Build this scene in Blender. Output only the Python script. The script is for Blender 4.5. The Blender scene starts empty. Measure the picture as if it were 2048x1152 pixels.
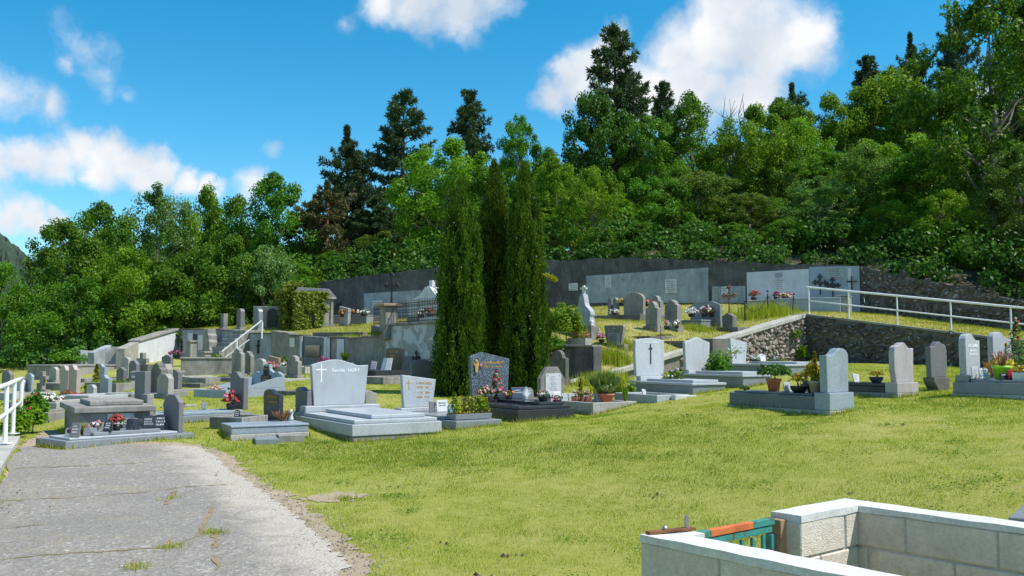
import bpy, bmesh, math, random
import numpy as np
from mathutils import Vector, Matrix
from mathutils.bvhtree import BVHTree
from mathutils.geometry import delaunay_2d_cdt

random.seed(7)
RNG = np.random.default_rng(7)
SC = bpy.context.scene
COL = SC.collection
CAMZ = 1.62
FPX = 1900.0                      # focal length in pixels of the 2048 px wide photograph
PITCH = math.radians(3.88)

# ------------------------------------------------------------------ camera
cam_d = bpy.data.cameras.new('camera')
cam = bpy.data.objects.new('camera', cam_d)
COL.objects.link(cam)
cam.location = (0, 0, CAMZ)
cam.rotation_euler = (math.radians(90) + PITCH, 0, 0)
cam_d.sensor_width = 36
cam_d.lens = 36 * FPX / 2048
cam_d.clip_start = 0.05
cam_d.clip_end = 6000
SC.camera = cam

def P(px, py, d):
    """world point seen at a pixel of the photograph, at ground distance d"""
    x = (px - 1024) / FPX
    y = -(py - 576) / FPX
    c, s = math.cos(PITCH), math.sin(PITCH)
    v = Vector((x, c - y * s, s + y * c))
    return Vector((0, 0, CAMZ)) + v * (d / v.y)

# ------------------------------------------------------------------ light, sky, exposure
SUN_AZ, SUN_EL = math.radians(-13), math.radians(56)
sd = Vector((math.cos(SUN_AZ) * math.cos(SUN_EL), math.sin(SUN_AZ) * math.cos(SUN_EL), math.sin(SUN_EL)))
sun_d = bpy.data.lights.new('sun', 'SUN')
sun_d.energy = 5.0
sun_d.angle = math.radians(0.53)
sun_d.color = (1.0, 0.955, 0.88)
sun = bpy.data.objects.new('sun', sun_d)
COL.objects.link(sun)
sun.rotation_euler = sd.to_track_quat('Z', 'Y').to_euler()
sun.location = sd * 50

SC.view_settings.view_transform = 'Standard'
SC.view_settings.look = 'None'
SC.view_settings.exposure = 0.33
SC.view_settings.gamma = 1.0
SC.view_settings.use_curve_mapping = False

W = bpy.data.worlds.new('World')
SC.world = W
W.use_nodes = True
W.cycles.sampling_method = 'MANUAL'; W.cycles.sample_map_resolution = 512
nt = W.node_tree
nt.nodes.clear()
def N(t, typ, **kw):
    n = t.nodes.new(typ)
    for k, v in kw.items():
        setattr(n, k, v)
    return n
def L(t, a, b):
    t.links.new(a, b)
def mth(t, op, a, b=None, c=None, clamp=False):
    n = t.nodes.new('ShaderNodeMath'); n.operation = op; n.use_clamp = clamp
    for i, v in enumerate((a, b, c)):
        if v is None: continue
        if isinstance(v, (int, float)): n.inputs[i].default_value = v
        else: t.links.new(v, n.inputs[i])
    return n.outputs[0]

out = N(nt, 'ShaderNodeOutputWorld')
sky = N(nt, 'ShaderNodeTexSky', sky_type='NISHITA', sun_disc=False)
sky.sun_elevation = SUN_EL
sky.sun_rotation = math.radians(90) - SUN_AZ
sky.altitude = 900
sky.air_density = 1.0
sky.dust_density = 0.3
sky.ozone_density = 2.2
hsv = N(nt, 'ShaderNodeHueSaturation')
hsv.inputs['Saturation'].default_value = 1.44
hsv.inputs['Hue'].default_value = 0.482
hsv.inputs['Value'].default_value = 1.44
L(nt, sky.outputs[0], hsv.inputs['Color'])
bg_sky = N(nt, 'ShaderNodeBackground'); bg_sky.inputs[1].default_value = 0.10
L(nt, hsv.outputs[0], bg_sky.inputs[0])
tc = N(nt, 'ShaderNodeTexCoord')
# warp the viewing direction so that the cloud edges billow
wn = N(nt, 'ShaderNodeTexNoise'); wn.inputs['Scale'].default_value = 11; wn.inputs['Detail'].default_value = 7; wn.inputs['Roughness'].default_value = 0.58
L(nt, tc.outputs['Generated'], wn.inputs['Vector'])
ws = N(nt, 'ShaderNodeVectorMath', operation='SUBTRACT'); L(nt, wn.outputs['Color'], ws.inputs[0]); ws.inputs[1].default_value = (.5, .5, .5)
wm = N(nt, 'ShaderNodeVectorMath', operation='SCALE'); L(nt, ws.outputs[0], wm.inputs[0]); wm.inputs['Scale'].default_value = 0.075
wa = N(nt, 'ShaderNodeVectorMath', operation='ADD'); L(nt, tc.outputs['Generated'], wa.inputs[0]); L(nt, wm.outputs[0], wa.inputs[1])
def pdir(px, py):
    return (P(px, py, 100.0) - Vector((0, 0, CAMZ))).normalized()
CLOUDS = [(20,330,44,1),(75,322,46,1),(125,312,46,1),(170,292,44,1),(215,312,44,1),(265,332,42,1),(315,350,38,1),(365,364,34,1),(410,376,26,1),(440,384,16,.9),(120,345,40,1),(210,350,38,1),(290,366,28,1),(-40,325,60,1),
          (15,425,40,1),(60,436,36,1),(105,448,24,1),(-50,420,56,1),(0,200,38,.62),(45,208,34,.55),(95,218,32,.5),(-50,190,60,.7),
          (760,-6,52,.85),(840,8,72,.95),(920,6,80,.95),(990,-20,60,.8),(850,-70,110,1),
          (1222,88,46,1),(1190,130,58,1),(1145,165,54,1),(1110,195,38,.9),(1240,170,70,1),(1300,190,80,1),
          (1350,110,72,1),(1430,75,100,1),(1520,80,105,1),(1600,75,76,1),(1640,70,42,1),(1400,180,95,1),(1500,180,80,1),(1480,0,110,1),
          (495,384,34,.7),(130,132,34,.42),(160,85,44,.36),(190,110,40,.36),(212,150,34,.36),(215,195,28,.34),(260,212,18,.4),(525,312,20,.35),(690,52,24,.3)]
rr = random.Random(4)
blobs = [(pdir(a, b), r / FPX * 1.15, w) for a, b, r, w in CLOUDS]
for k in range(13):                                   # fair-weather cumulus all round the rest of the sky
    az = math.radians(35 + 290 * ((k * 5 % 13) + rr.random() * .6) / 13); el = math.radians(rr.uniform(8, 58))
    for q in range(4):
        a2 = az + (q - 1.5) * .11 + rr.uniform(-.02, .02); e2 = el + rr.uniform(-.03, .03)
        v = Vector((math.sin(a2) * math.cos(e2), math.cos(a2) * math.cos(e2), math.sin(e2)))
        blobs.append((v, rr.uniform(.07, .12), 1))
acc = None
for v, r, w in blobs:
    dn = N(nt, 'ShaderNodeVectorMath', operation='DISTANCE'); L(nt, wa.outputs[0], dn.inputs[0]); dn.inputs[1].default_value = v
    m = mth(nt, 'MULTIPLY_ADD', dn.outputs['Value'], -w / r, w)
    acc = m if acc is None else mth(nt, 'SMOOTH_MAX', acc, m, 0.25)
n2 = N(nt, 'ShaderNodeTexNoise'); n2.inputs['Scale'].default_value = 26; n2.inputs['Detail'].default_value = 6; n2.inputs['Roughness'].default_value = .6
L(nt, wa.outputs[0], n2.inputs['Vector'])
dens = mth(nt, 'ADD', acc, mth(nt, 'MULTIPLY_ADD', n2.outputs[0], .80, -.42))
mr = N(nt, 'ShaderNodeMapRange', interpolation_type='SMOOTHSTEP'); mr.inputs['From Min'].default_value = -.06; mr.inputs['From Max'].default_value = .72
L(nt, dens, mr.inputs['Value'])
n3 = N(nt, 'ShaderNodeTexNoise'); n3.inputs['Scale'].default_value = 12; n3.inputs['Detail'].default_value = 7
L(nt, tc.outputs['Generated'], n3.inputs['Vector'])
cr = N(nt, 'ShaderNodeValToRGB')
cr.color_ramp.elements[0].position = .38; cr.color_ramp.elements[0].color = (.62, .70, .80, 1)
cr.color_ramp.elements[1].position = .60; cr.color_ramp.elements[1].color = (.94, .95, .97, 1)
L(nt, n3.outputs[0], cr.inputs[0])
bg_cl = N(nt, 'ShaderNodeBackground'); bg_cl.inputs[1].default_value = 0.83
L(nt, cr.outputs[0], bg_cl.inputs[0])
mx = N(nt, 'ShaderNodeMixShader')
L(nt, mr.outputs[0], mx.inputs[0]); L(nt, bg_sky.outputs[0], mx.inputs[1]); L(nt, bg_cl.outputs[0], mx.inputs[2])
L(nt, mx.outputs[0], out.inputs[0])

# ------------------------------------------------------------------ materials
MATS = {}
def new_mat(name):
    m = bpy.data.materials.new(name); m.use_nodes = True
    t = m.node_tree
    b = t.nodes['Principled BSDF']
    MATS[name] = m
    return m, t, b
def ramp(t, fac, stops, interp='LINEAR'):
    r = t.nodes.new('ShaderNodeValToRGB'); r.color_ramp.interpolation = interp
    e = r.color_ramp.elements
    while len(e) < len(stops): e.new(0.5)
    for i, (p, c) in enumerate(stops):
        e[i].position = p
        e[i].color = (*c, 1) if len(c) == 3 else c
    t.links.new(fac, r.inputs[0])
    return r.outputs[0]
def noise(t, vec, scale, detail=4, rough=.55, dist=0):
    n = t.nodes.new('ShaderNodeTexNoise')
    n.inputs['Scale'].default_value = scale; n.inputs['Detail'].default_value = detail
    n.inputs['Roughness'].default_value = rough; n.inputs['Distortion'].default_value = dist
    t.links.new(vec, n.inputs['Vector'])
    return n.outputs[0]
def mixc(t, fac, a, b, mode='MIX'):
    n = t.nodes.new('ShaderNodeMix'); n.data_type = 'RGBA'; n.blend_type = mode
    for sock, v in ((n.inputs[0], fac), (n.inputs[6], a), (n.inputs[7], b)):
        if isinstance(v, (int, float)): sock.default_value = v
        elif isinstance(v, tuple): sock.default_value = (*v, 1) if len(v) == 3 else v
        else: t.links.new(v, sock)
    return n.outputs[2]
def objvec(t, stretch=None, rand=True):
    c = t.nodes.new('ShaderNodeTexCoord')
    v = c.outputs['Object']
    if rand:
        oi = t.nodes.new('ShaderNodeObjectInfo')
        a = t.nodes.new('ShaderNodeVectorMath'); a.operation = 'ADD'
        mlt = t.nodes.new('ShaderNodeMath'); mlt.operation = 'MULTIPLY'; mlt.inputs[1].default_value = 37.0
        t.links.new(oi.outputs['Random'], mlt.inputs[0])
        t.links.new(v, a.inputs[0]); t.links.new(mlt.outputs[0], a.inputs[1])
        v = a.outputs[0]
    if stretch:
        m = t.nodes.new('ShaderNodeMapping'); m.inputs['Scale'].default_value = stretch
        t.links.new(v, m.inputs['Vector']); v = m.outputs[0]
    return v
def bump(t, b, h, strength=.3, dist=.01):
    n = t.nodes.new('ShaderNodeBump'); n.inputs['Strength'].default_value = strength; n.inputs['Distance'].default_value = dist
    t.links.new(h, n.inputs['Height']); t.links.new(n.outputs[0], b.inputs['Normal'])

def granite(name, a, b_, c, rough=.35, sp=90, weather=.15):
    m, t, b = new_mat(name)
    v = objvec(t)
    n1 = noise(t, v, sp, 3, .7)
    n0 = noise(t, v, 1.6, 5, .6)
    col = ramp(t, n1, [(.34, a), (.5, b_), (.63, c)])
    col = mixc(t, mth(t, 'MULTIPLY', ramp(t, n0, [(.42, (0,0,0)), (.7, (1,1,1))]), weather), col, (.16, .15, .12))
    n9 = noise(t, objvec(t, (3.5, 3.5, .7)), 1.3, 7, .7, 1.0)
    col = mixc(t, mth(t, 'MULTIPLY', ramp(t, n9, [(.48, (0,0,0)), (.72, (1,1,1))]), weather * 1.8), col, (.13, .125, .11))
    t.links.new(col, b.inputs['Base Color'])
    b.inputs['Roughness'].default_value = rough
    t.links.new(mth(t, 'MULTIPLY_ADD', n0, .25, rough - .1), b.inputs['Roughness'])
    b.inputs['Specular IOR Level'].default_value = .4
    return m
granite('granite_pale', (.271,.287,.312), (.410,.435,.467), (.508,.533,.566), .4)
granite('granite_white', (.369,.385,.410), (.492,.517,.549), (.574,.590,.615), .45)
granite('granite_mid', (.123,.139,.156), (.205,.230,.254), (.312,.336,.361), .32)
granite('granite_blue', (.164,.205,.246), (.279,.336,.385), (.369,.426,.476), .35)
granite('granite_slate_shade', (.06,.075,.085), (.10,.125,.14), (.16,.19,.21), .3)  # slate tone kept extra dark to carry the shade on the tomb's side
granite('granite_black', (.010,.011,.015), (.025,.029,.034), (.082,.098,.123), .16, 70, .05)
granite('granite_labrador', (.025,.037,.057), (.070,.094,.127), (.230,.271,.328), .2, 34, .05)
granite('granite_pink', (.287,.205,.180), (.426,.344,.320), (.508,.443,.418), .5)
granite('granite_lilac', (.312,.271,.279), (.426,.394,.402), (.508,.484,.492), .5)
granite('granite_dull', (.098,.098,.107), (.156,.156,.164), (.221,.221,.230), .55)
granite('marble_white', (.508,.517,.525), (.574,.582,.590), (.615,.623,.631), .35, 5, .12)
granite('marble_grey', (.246,.271,.287), (.328,.353,.369), (.394,.410,.426), .4, 6, .2)

def concrete(name, lo, hi, stain=.5, sc=1.0, stainc=(.05,.05,.045), rough=.9, streak=True):
    m, t, b = new_mat(name)
    v = objvec(t)
    n1 = noise(t, v, 3.2 * sc, 7, .65, .4)
    n2 = noise(t, v, 45, 4, .7)
    vs = objvec(t, (3.1, 3.1, .8))
    n3 = noise(t, vs, .9, 8, .72, 1.6)
    col = ramp(t, n1, [(.3, lo), (.68, hi)])
    col = mixc(t, .35, col, ramp(t, n2, [(.3, tuple(x*.55 for x in lo)), (.7, tuple(min(1, x*1.15) for x in hi))]))
    if streak:
        n6 = noise(t, v, 1.1, 6, .7, .8)
        col = mixc(t, mth(t, 'MULTIPLY', ramp(t, n3, [(.46, (0,0,0)), (.70, (1,1,1))]), stain), col, stainc)
        col = mixc(t, mth(t, 'MULTIPLY', ramp(t, n6, [(.45, (0,0,0)), (.65, (1,1,1))]), stain * .7), col, stainc)
    t.links.new(col, b.inputs['Base Color'])
    b.inputs['Roughness'].default_value = rough
    bump(t, b, n2, .35, .006)
    return m
concrete('concrete_aged', (.20,.19,.17), (.36,.35,.32), .55)
concrete('concrete_light', (.32,.31,.29), (.48,.47,.44), .35)
concrete('concrete_dark', (.10,.098,.09), (.22,.21,.19), .6, 1, (.035,.034,.03))
concrete('wall_black', (.055,.055,.058), (.16,.155,.15), .8, .55, (.022,.022,.023))
concrete('plaster_grey', (.24,.27,.30), (.44,.47,.50), .5, .7, (.09,.095,.10))
concrete('plaster_white', (.50,.52,.55), (.66,.68,.70), .22, .8, (.25,.26,.27))
concrete('plaster_blue', (.27,.33,.39), (.36,.42,.48), .2, .8, (.2,.22,.25))
concrete('mortar', (.14,.125,.10), (.27,.245,.21), .3)
concrete('block_grey', (.50,.44,.36), (.68,.62,.53), .3, 2.6, (.34,.285,.21))
t_ = MATS['block_grey'].node_tree; b_ = t_.nodes['Principled BSDF']
v_ = t_.nodes.new('ShaderNodeTexVoronoi'); v_.inputs['Scale'].default_value = 95; t_.links.new(objvec(t_), v_.inputs['Vector'])
bump(t_, b_, v_.outputs['Distance'], .45, .006)
concrete('mortar_white', (.50,.49,.47), (.72,.71,.69), .35, 2.2, (.36,.34,.31))
concrete('kerb_pale', (.36,.35,.32), (.52,.50,.46), .3)
concrete('chapel_stone', (.24,.22,.19), (.46,.43,.39), .5, 2.0)
concrete('slate_grey', (.12,.13,.15), (.24,.25,.27), .3, 1.5)
concrete('rust_stone', (.30,.19,.13), (.46,.31,.23), .3)

# patchy plaster: pale limewash flaking off grey render
m, t, b = new_mat('plaster_patchy')
v = objvec(t)
n1 = noise(t, v, 1.9, 5, .62, .8)
n2 = noise(t, v, 40, 3)
col = ramp(t, n1, [(.485, (.27,.28,.28)), (.515, (.52,.55,.60))])
col = mixc(t, .25, col, ramp(t, n2, [(.3, (.2,.2,.2)), (.7, (.6,.6,.6))]))
t.links.new(col, b.inputs['Base Color']); b.inputs['Roughness'].default_value = .9
bump(t, b, n1, .4, .02)

def rubble(name, cols, lichen=.25):
    m, t, b = new_mat(name)
    oi = t.nodes.new('ShaderNodeObjectInfo')
    v = objvec(t)
    n1 = noise(t, v, 6, 6, .7)
    n2 = noise(t, v, 2.5, 3, .6)
    base = ramp(t, oi.outputs['Random'], [(i / (len(cols) - 1), c) for i, c in enumerate(cols)])
    col = mixc(t, .55, base, ramp(t, n1, [(.3, (.05,.045,.04)), (.7, (.55,.52,.48))]), 'OVERLAY')
    col = mixc(t, mth(t, 'MULTIPLY', ramp(t, n2, [(.58, (0,0,0)), (.63, (1,1,1))]), lichen), col, (.62,.62,.60))
    t.links.new(col, b.inputs['Base Color']); b.inputs['Roughness'].default_value = .92
    bump(t, b, n1, .6, .02)
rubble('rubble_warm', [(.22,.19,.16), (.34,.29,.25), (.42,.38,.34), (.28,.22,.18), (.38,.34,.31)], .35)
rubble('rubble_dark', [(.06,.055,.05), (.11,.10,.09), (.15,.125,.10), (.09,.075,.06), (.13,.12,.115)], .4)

def plain(name, c, rough=.5, metal=0, var=.12, spec=.5):
    m, t, b = new_mat(name)
    v = objvec(t)
    n = noise(t, v, 9, 4)
    col = ramp(t, n, [(.3, tuple(x * (1 - var) for x in c)), (.7, tuple(min(1, x * (1 + var)) for x in c))])
    t.links.new(col, b.inputs['Base Color'])
    b.inputs['Roughness'].default_value = rough; b.inputs['Metallic'].default_value = metal
    b.inputs['Specular IOR Level'].default_value = spec
    return m
plain('paint_white', (.78,.79,.80), .4, 0, .05)
plain('iron_black', (.018,.018,.02), .55)
plain('iron_rust', (.20,.075,.03), .85, 0, .5)
plain('terracotta', (.42,.16,.085), .8, 0, .2)
plain('pot_black', (.02,.02,.022), .45)
plain('pot_grey', (.30,.28,.25), .7, 0, .2)
plain('pot_white', (.62,.61,.58), .6)
plain('pot_lime', (.30,.62,.02), .4)
plain('pot_navy', (.04,.06,.10), .4)
plain('gold', (.62,.36,.10), .4, .3)
plain('letter_white', (.85,.86,.88), .6, 0, .03)
plain('letter_grey', (.62,.64,.66), .7, 0, .03)
plain('photo_blue', (.25,.45,.62), .25)
plain('red_glass', (.35,.02,.03), .15)
plain('bronze', (.06,.045,.03), .45, .5)
plain('soil', (.07,.05,.035), .95, 0, .3)
plain('soil_pale', (.24,.175,.095), .95, 0, .3)
plain('granite_flat', (.40,.40,.41), .5)
plain('wood_raw', (.35,.21,.12), .8, 0, .3)
plain('paint_orange', (.50,.13,.035), .65, 0, .35)
plain('steel', (.35,.35,.36), .4, .8)
m, t, b = new_mat('paint_green_rusty')
v = objvec(t); n = noise(t, v, 14, 5, .7)
t.links.new(ramp(t, n, [(.36, (.10,.045,.02)), (.46, (.035,.20,.17)), (.7, (.05,.28,.24))]), b.inputs['Base Color']); b.inputs['Roughness'].default_value = .6
m, t, b = new_mat('glass_dark')
b.inputs['Base Color'].default_value = (.05,.07,.08,1); b.inputs['Roughness'].default_value = .08; b.inputs['Specular IOR Level'].default_value = .8
m, t, b = new_mat('glass_clear')
b.inputs['Base Color'].default_value = (.6,.66,.7,1); b.inputs['Roughness'].default_value = .12; b.inputs['Transmission Weight'].default_value = .5

def leafmat(name, stops, transl=.35, rough=.45):
    m = bpy.data.materials.new(name); m.use_nodes = True; MATS[name] = m
    t = m.node_tree; b = t.nodes['Principled BSDF']
    at = t.nodes.new('ShaderNodeAttribute'); at.attribute_name = 'tint'
    oi = t.nodes.new('ShaderNodeObjectInfo')
    col = ramp(t, at.outputs['Fac'], stops)
    h = t.nodes.new('ShaderNodeHueSaturation')
    t.links.new(mth(t, 'MULTIPLY_ADD', oi.outputs['Random'], .022, .489), h.inputs['Hue'])
    t.links.new(mth(t, 'MULTIPLY_ADD', oi.outputs['Random'], .30, .92), h.inputs['Value'])
    t.links.new(col, h.inputs['Color'])
    t.links.new(h.outputs[0], b.inputs['Base Color'])
    b.inputs['Roughness'].default_value = rough
    b.inputs['Specular IOR Level'].default_value = .18
    tr = t.nodes.new('ShaderNodeBsdfTranslucent')
    t2 = mixc(t, 1.0, h.outputs[0], (1.0, 1.0, .45), 'MULTIPLY')
    t.links.new(t2, tr.inputs['Color'])
    ms = t.nodes.new('ShaderNodeMixShader'); ms.inputs[0].default_value = transl
    t.links.new(b.outputs[0], ms.inputs[1]); t.links.new(tr.outputs[0], ms.inputs[2])
    t.links.new(ms.outputs[0], t.nodes['Material Output'].inputs[0])
leafmat('leaf_mid',  [(0,(0.036,0.106,0.008)), (.5,(0.091,0.213,0.016)), (1,(0.166,0.312,0.029))], .45)
leafmat('leaf_lime', [(0,(0.066,0.156,0.008)), (.5,(0.156,0.292,0.016)), (1,(0.252,0.393,0.029))], .5)
leafmat('leaf_dark', [(0,(0.023,0.069,0.011)), (.5,(0.056,0.139,0.020)), (1,(0.099,0.200,0.031))], .38)
leafmat('leaf_blue', [(0,(0.054,0.126,0.026)), (.5,(0.114,0.228,0.054)), (1,(0.204,0.318,0.102))], .4)
leafmat('leaf_olive',[(0,(0.049,0.103,0.014)), (.5,(0.107,0.192,0.028)), (1,(0.177,0.266,0.049))], .4)
leafmat('needle_dark', [(0,(.022,.048,.022)), (.5,(.060,.105,.046)), (1,(.120,.165,.070))], .25)
leafmat('needle_brown', [(0,(.05,.054,.02)), (.5,(.115,.118,.046)), (1,(.19,.185,.075))], .2)
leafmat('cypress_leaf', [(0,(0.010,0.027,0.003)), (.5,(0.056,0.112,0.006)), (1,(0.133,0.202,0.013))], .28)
leafmat('ivy_leaf', [(0,(.075,.115,.010)), (.5,(.150,.210,.020)), (1,(.24,.29,.04))], .38)
leafmat('yellow_leaf', [(0,(.20,.19,.012)), (.5,(.46,.37,.02)), (1,(.66,.50,.03))], .35)
leafmat('goldgreen_leaf', [(0,(.13,.17,.012)), (.5,(.28,.30,.02)), (1,(.42,.40,.03))], .35)
leafmat('red_leaf', [(0,(.10,.035,.02)), (.5,(.24,.10,.06)), (1,(.35,.19,.11))], .3)
leafmat('grass_blade', [(0,(.16,.235,.014)), (.35,(.31,.38,.026)), (.65,(.46,.47,.060)), (1,(.70,.60,.26))], .45, .7)
leafmat('lavender_leaf', [(0,(.07,.12,.03)), (.5,(.15,.22,.06)), (1,(.25,.32,.1))], .35)
for nm, c in (('red',(.55,.03,.04)), ('pink',(.70,.26,.34)), ('white',(.78,.77,.74)), ('orange',(.72,.22,.04)), ('yellow',(.75,.48,.03)), ('magenta',(.45,.04,.22)), ('purple',(.22,.06,.35)), ('peach',(.72,.40,.28))):
    m, t, b = new_mat('petal_' + nm)
    at = t.nodes.new('ShaderNodeAttribute'); at.attribute_name = 'tint'
    t.links.new(ramp(t, at.outputs['Fac'], [(0, tuple(x*.65 for x in c)), (1, tuple(min(.85, x*1.15+.03) for x in c))]), b.inputs['Base Color'])
    b.inputs['Roughness'].default_value = .6

def barkmat(name, a, c):
    m, t, b = new_mat(name)
    v = objvec(t, (6, 6, 1.2)); n = noise(t, v, 3, 6, .7)
    t.links.new(ramp(t, n, [(.3, a), (.7, c)]), b.inputs['Base Color']); b.inputs['Roughness'].default_value = .95
    bump(t, b, n, .7, .03)
barkmat('bark_brown', (.045,.033,.024), (.13,.10,.075))
barkmat('bark_grey', (.09,.08,.07), (.24,.22,.19))
barkmat('bark_orange', (.16,.075,.04), (.34,.17,.09))

# ground materials
def worldvec(t):
    g = t.nodes.new('ShaderNodeNewGeometry'); return g.outputs['Position']
m, t, b = new_mat('lawn_soil')
v = worldvec(t)
n1 = noise(t, v, .55, 5, .6, .3); n2 = noise(t, v, 7, 5, .7); n3 = noise(t, v, 60, 3, .7)
col = ramp(t, n1, [(.34, (.20,.24,.035)), (.52, (.30,.31,.065)), (.68, (.44,.39,.17))])
col = mixc(t, .55, col, ramp(t, n2, [(.32, (.14,.18,.025)), (.55, (.32,.33,.075)), (.75, (.52,.45,.22))]))
col = mixc(t, .4, col, ramp(t, n3, [(.3, (.11,.14,.02)), (.7, (.50,.48,.15))]))
t.links.new(col, b.inputs['Base Color']); b.inputs['Roughness'].default_value = 1; b.inputs['Specular IOR Level'].default_value = .1
bump(t, b, n3, .8, .03)
m, t, b = new_mat('terrace_soil')
v = worldvec(t)
n1 = noise(t, v, .8, 5, .6, .3); n2 = noise(t, v, 9, 5, .7)
col = ramp(t, n1, [(.34, (.20,.21,.05)), (.52, (.34,.31,.10)), (.66, (.46,.39,.20))])
col = mixc(t, .5, col, ramp(t, n2, [(.32, (.12,.13,.03)), (.7, (.48,.43,.2))]))
t.links.new(col, b.inputs['Base Color']); b.inputs['Roughness'].default_value = 1; b.inputs['Specular IOR Level'].default_value = .1
bump(t, b, n2, .8, .06)
m, t, b = new_mat('forest_floor')
v = worldvec(t); n1 = noise(t, v, 1.2, 5, .65)
t.links.new(ramp(t, n1, [(.35, (.02,.022,.01)), (.65, (.06,.055,.025))]), b.inputs['Base Color']); b.inputs['Roughness'].default_value = 1
m, t, b = new_mat('far_forest')
v = worldvec(t); n1 = noise(t, v, .05, 8, .75)
t.links.new(ramp(t, n1, [(.35, (.010,.026,.014)), (.65, (.034,.062,.030))]), b.inputs['Base Color']); b.inputs['Roughness'].default_value = 1
m, t, b = new_mat('asphalt_old')
v = worldvec(t)
n1 = noise(t, v, .7, 6, .6, .5); n2 = noise(t, v, 85, 3, .75)
vo = t.nodes.new('ShaderNodeTexVoronoi'); vo.inputs['Scale'].default_value = 34; t.links.new(v, vo.inputs['Vector'])
agg = ramp(t, vo.outputs['Color'], [(.10, (.13,.118,.104)), (.5, (.225,.206,.182)), (.80, (.30,.276,.246)), (.96, (.62,.585,.535))])
col = mixc(t, .4, agg, ramp(t, n2, [(.3, (.145,.13,.115)), (.7, (.41,.38,.342))]))
n5 = noise(t, v, 14, 5, .75)
col = mixc(t, ramp(t, n5, [(.60, (0,0,0)), (.72, (.8,.8,.8))]), col, (.46,.445,.42))
col = mixc(t, ramp(t, n1, [(.40, (0,0,0)), (.62, (.55,.55,.55))]), col, (.19,.178,.16))
n4 = noise(t, v, 1.6, 7, .72, 1.4)
col = mixc(t, ramp(t, n4, [(.56, (0,0,0)), (.68, (.55,.55,.55))]), col, (.31,.25,.15))
ea = t.nodes.new('ShaderNodeAttribute'); ea.attribute_name = 'edge'
n7 = noise(t, v, 2.6, 7, .7, .6); n8 = noise(t, v, 70, 3, .8)
dust = ramp(t, n8, [(.3, (.24,.20,.155)), (.7, (.62,.565,.49))])
fe = mth(t, 'ADD', ea.outputs['Fac'], mth(t, 'MULTIPLY_ADD', n7, 1.3, -.72))
col = mixc(t, ramp(t, fe, [(.30, (0,0,0)), (.75, (.9,.9,.9))]), col, dust)
t.links.new(col, b.inputs['Base Color']); b.inputs['Roughness'].default_value = .95; b.inputs['Specular IOR Level'].default_value = .2
bump(t, b, vo.outputs['Distance'], .7, .012)
m, t, b = new_mat('gravel_dirt')
v = worldvec(t)
n1 = noise(t, v, 3, 6, .7); n2 = noise(t, v, 70, 3, .8)
col = ramp(t, n1, [(.35, (.30,.215,.125)), (.65, (.48,.39,.27))])
col = mixc(t, .5, col, ramp(t, n2, [(.3, (.15,.11,.07)), (.72, (.60,.52,.41))]))
t.links.new(col, b.inputs['Base Color']); b.inputs['Roughness'].default_value = 1; b.inputs['Specular IOR Level'].default_value = .1
bump(t, b, n2, .9, .015)
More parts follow.
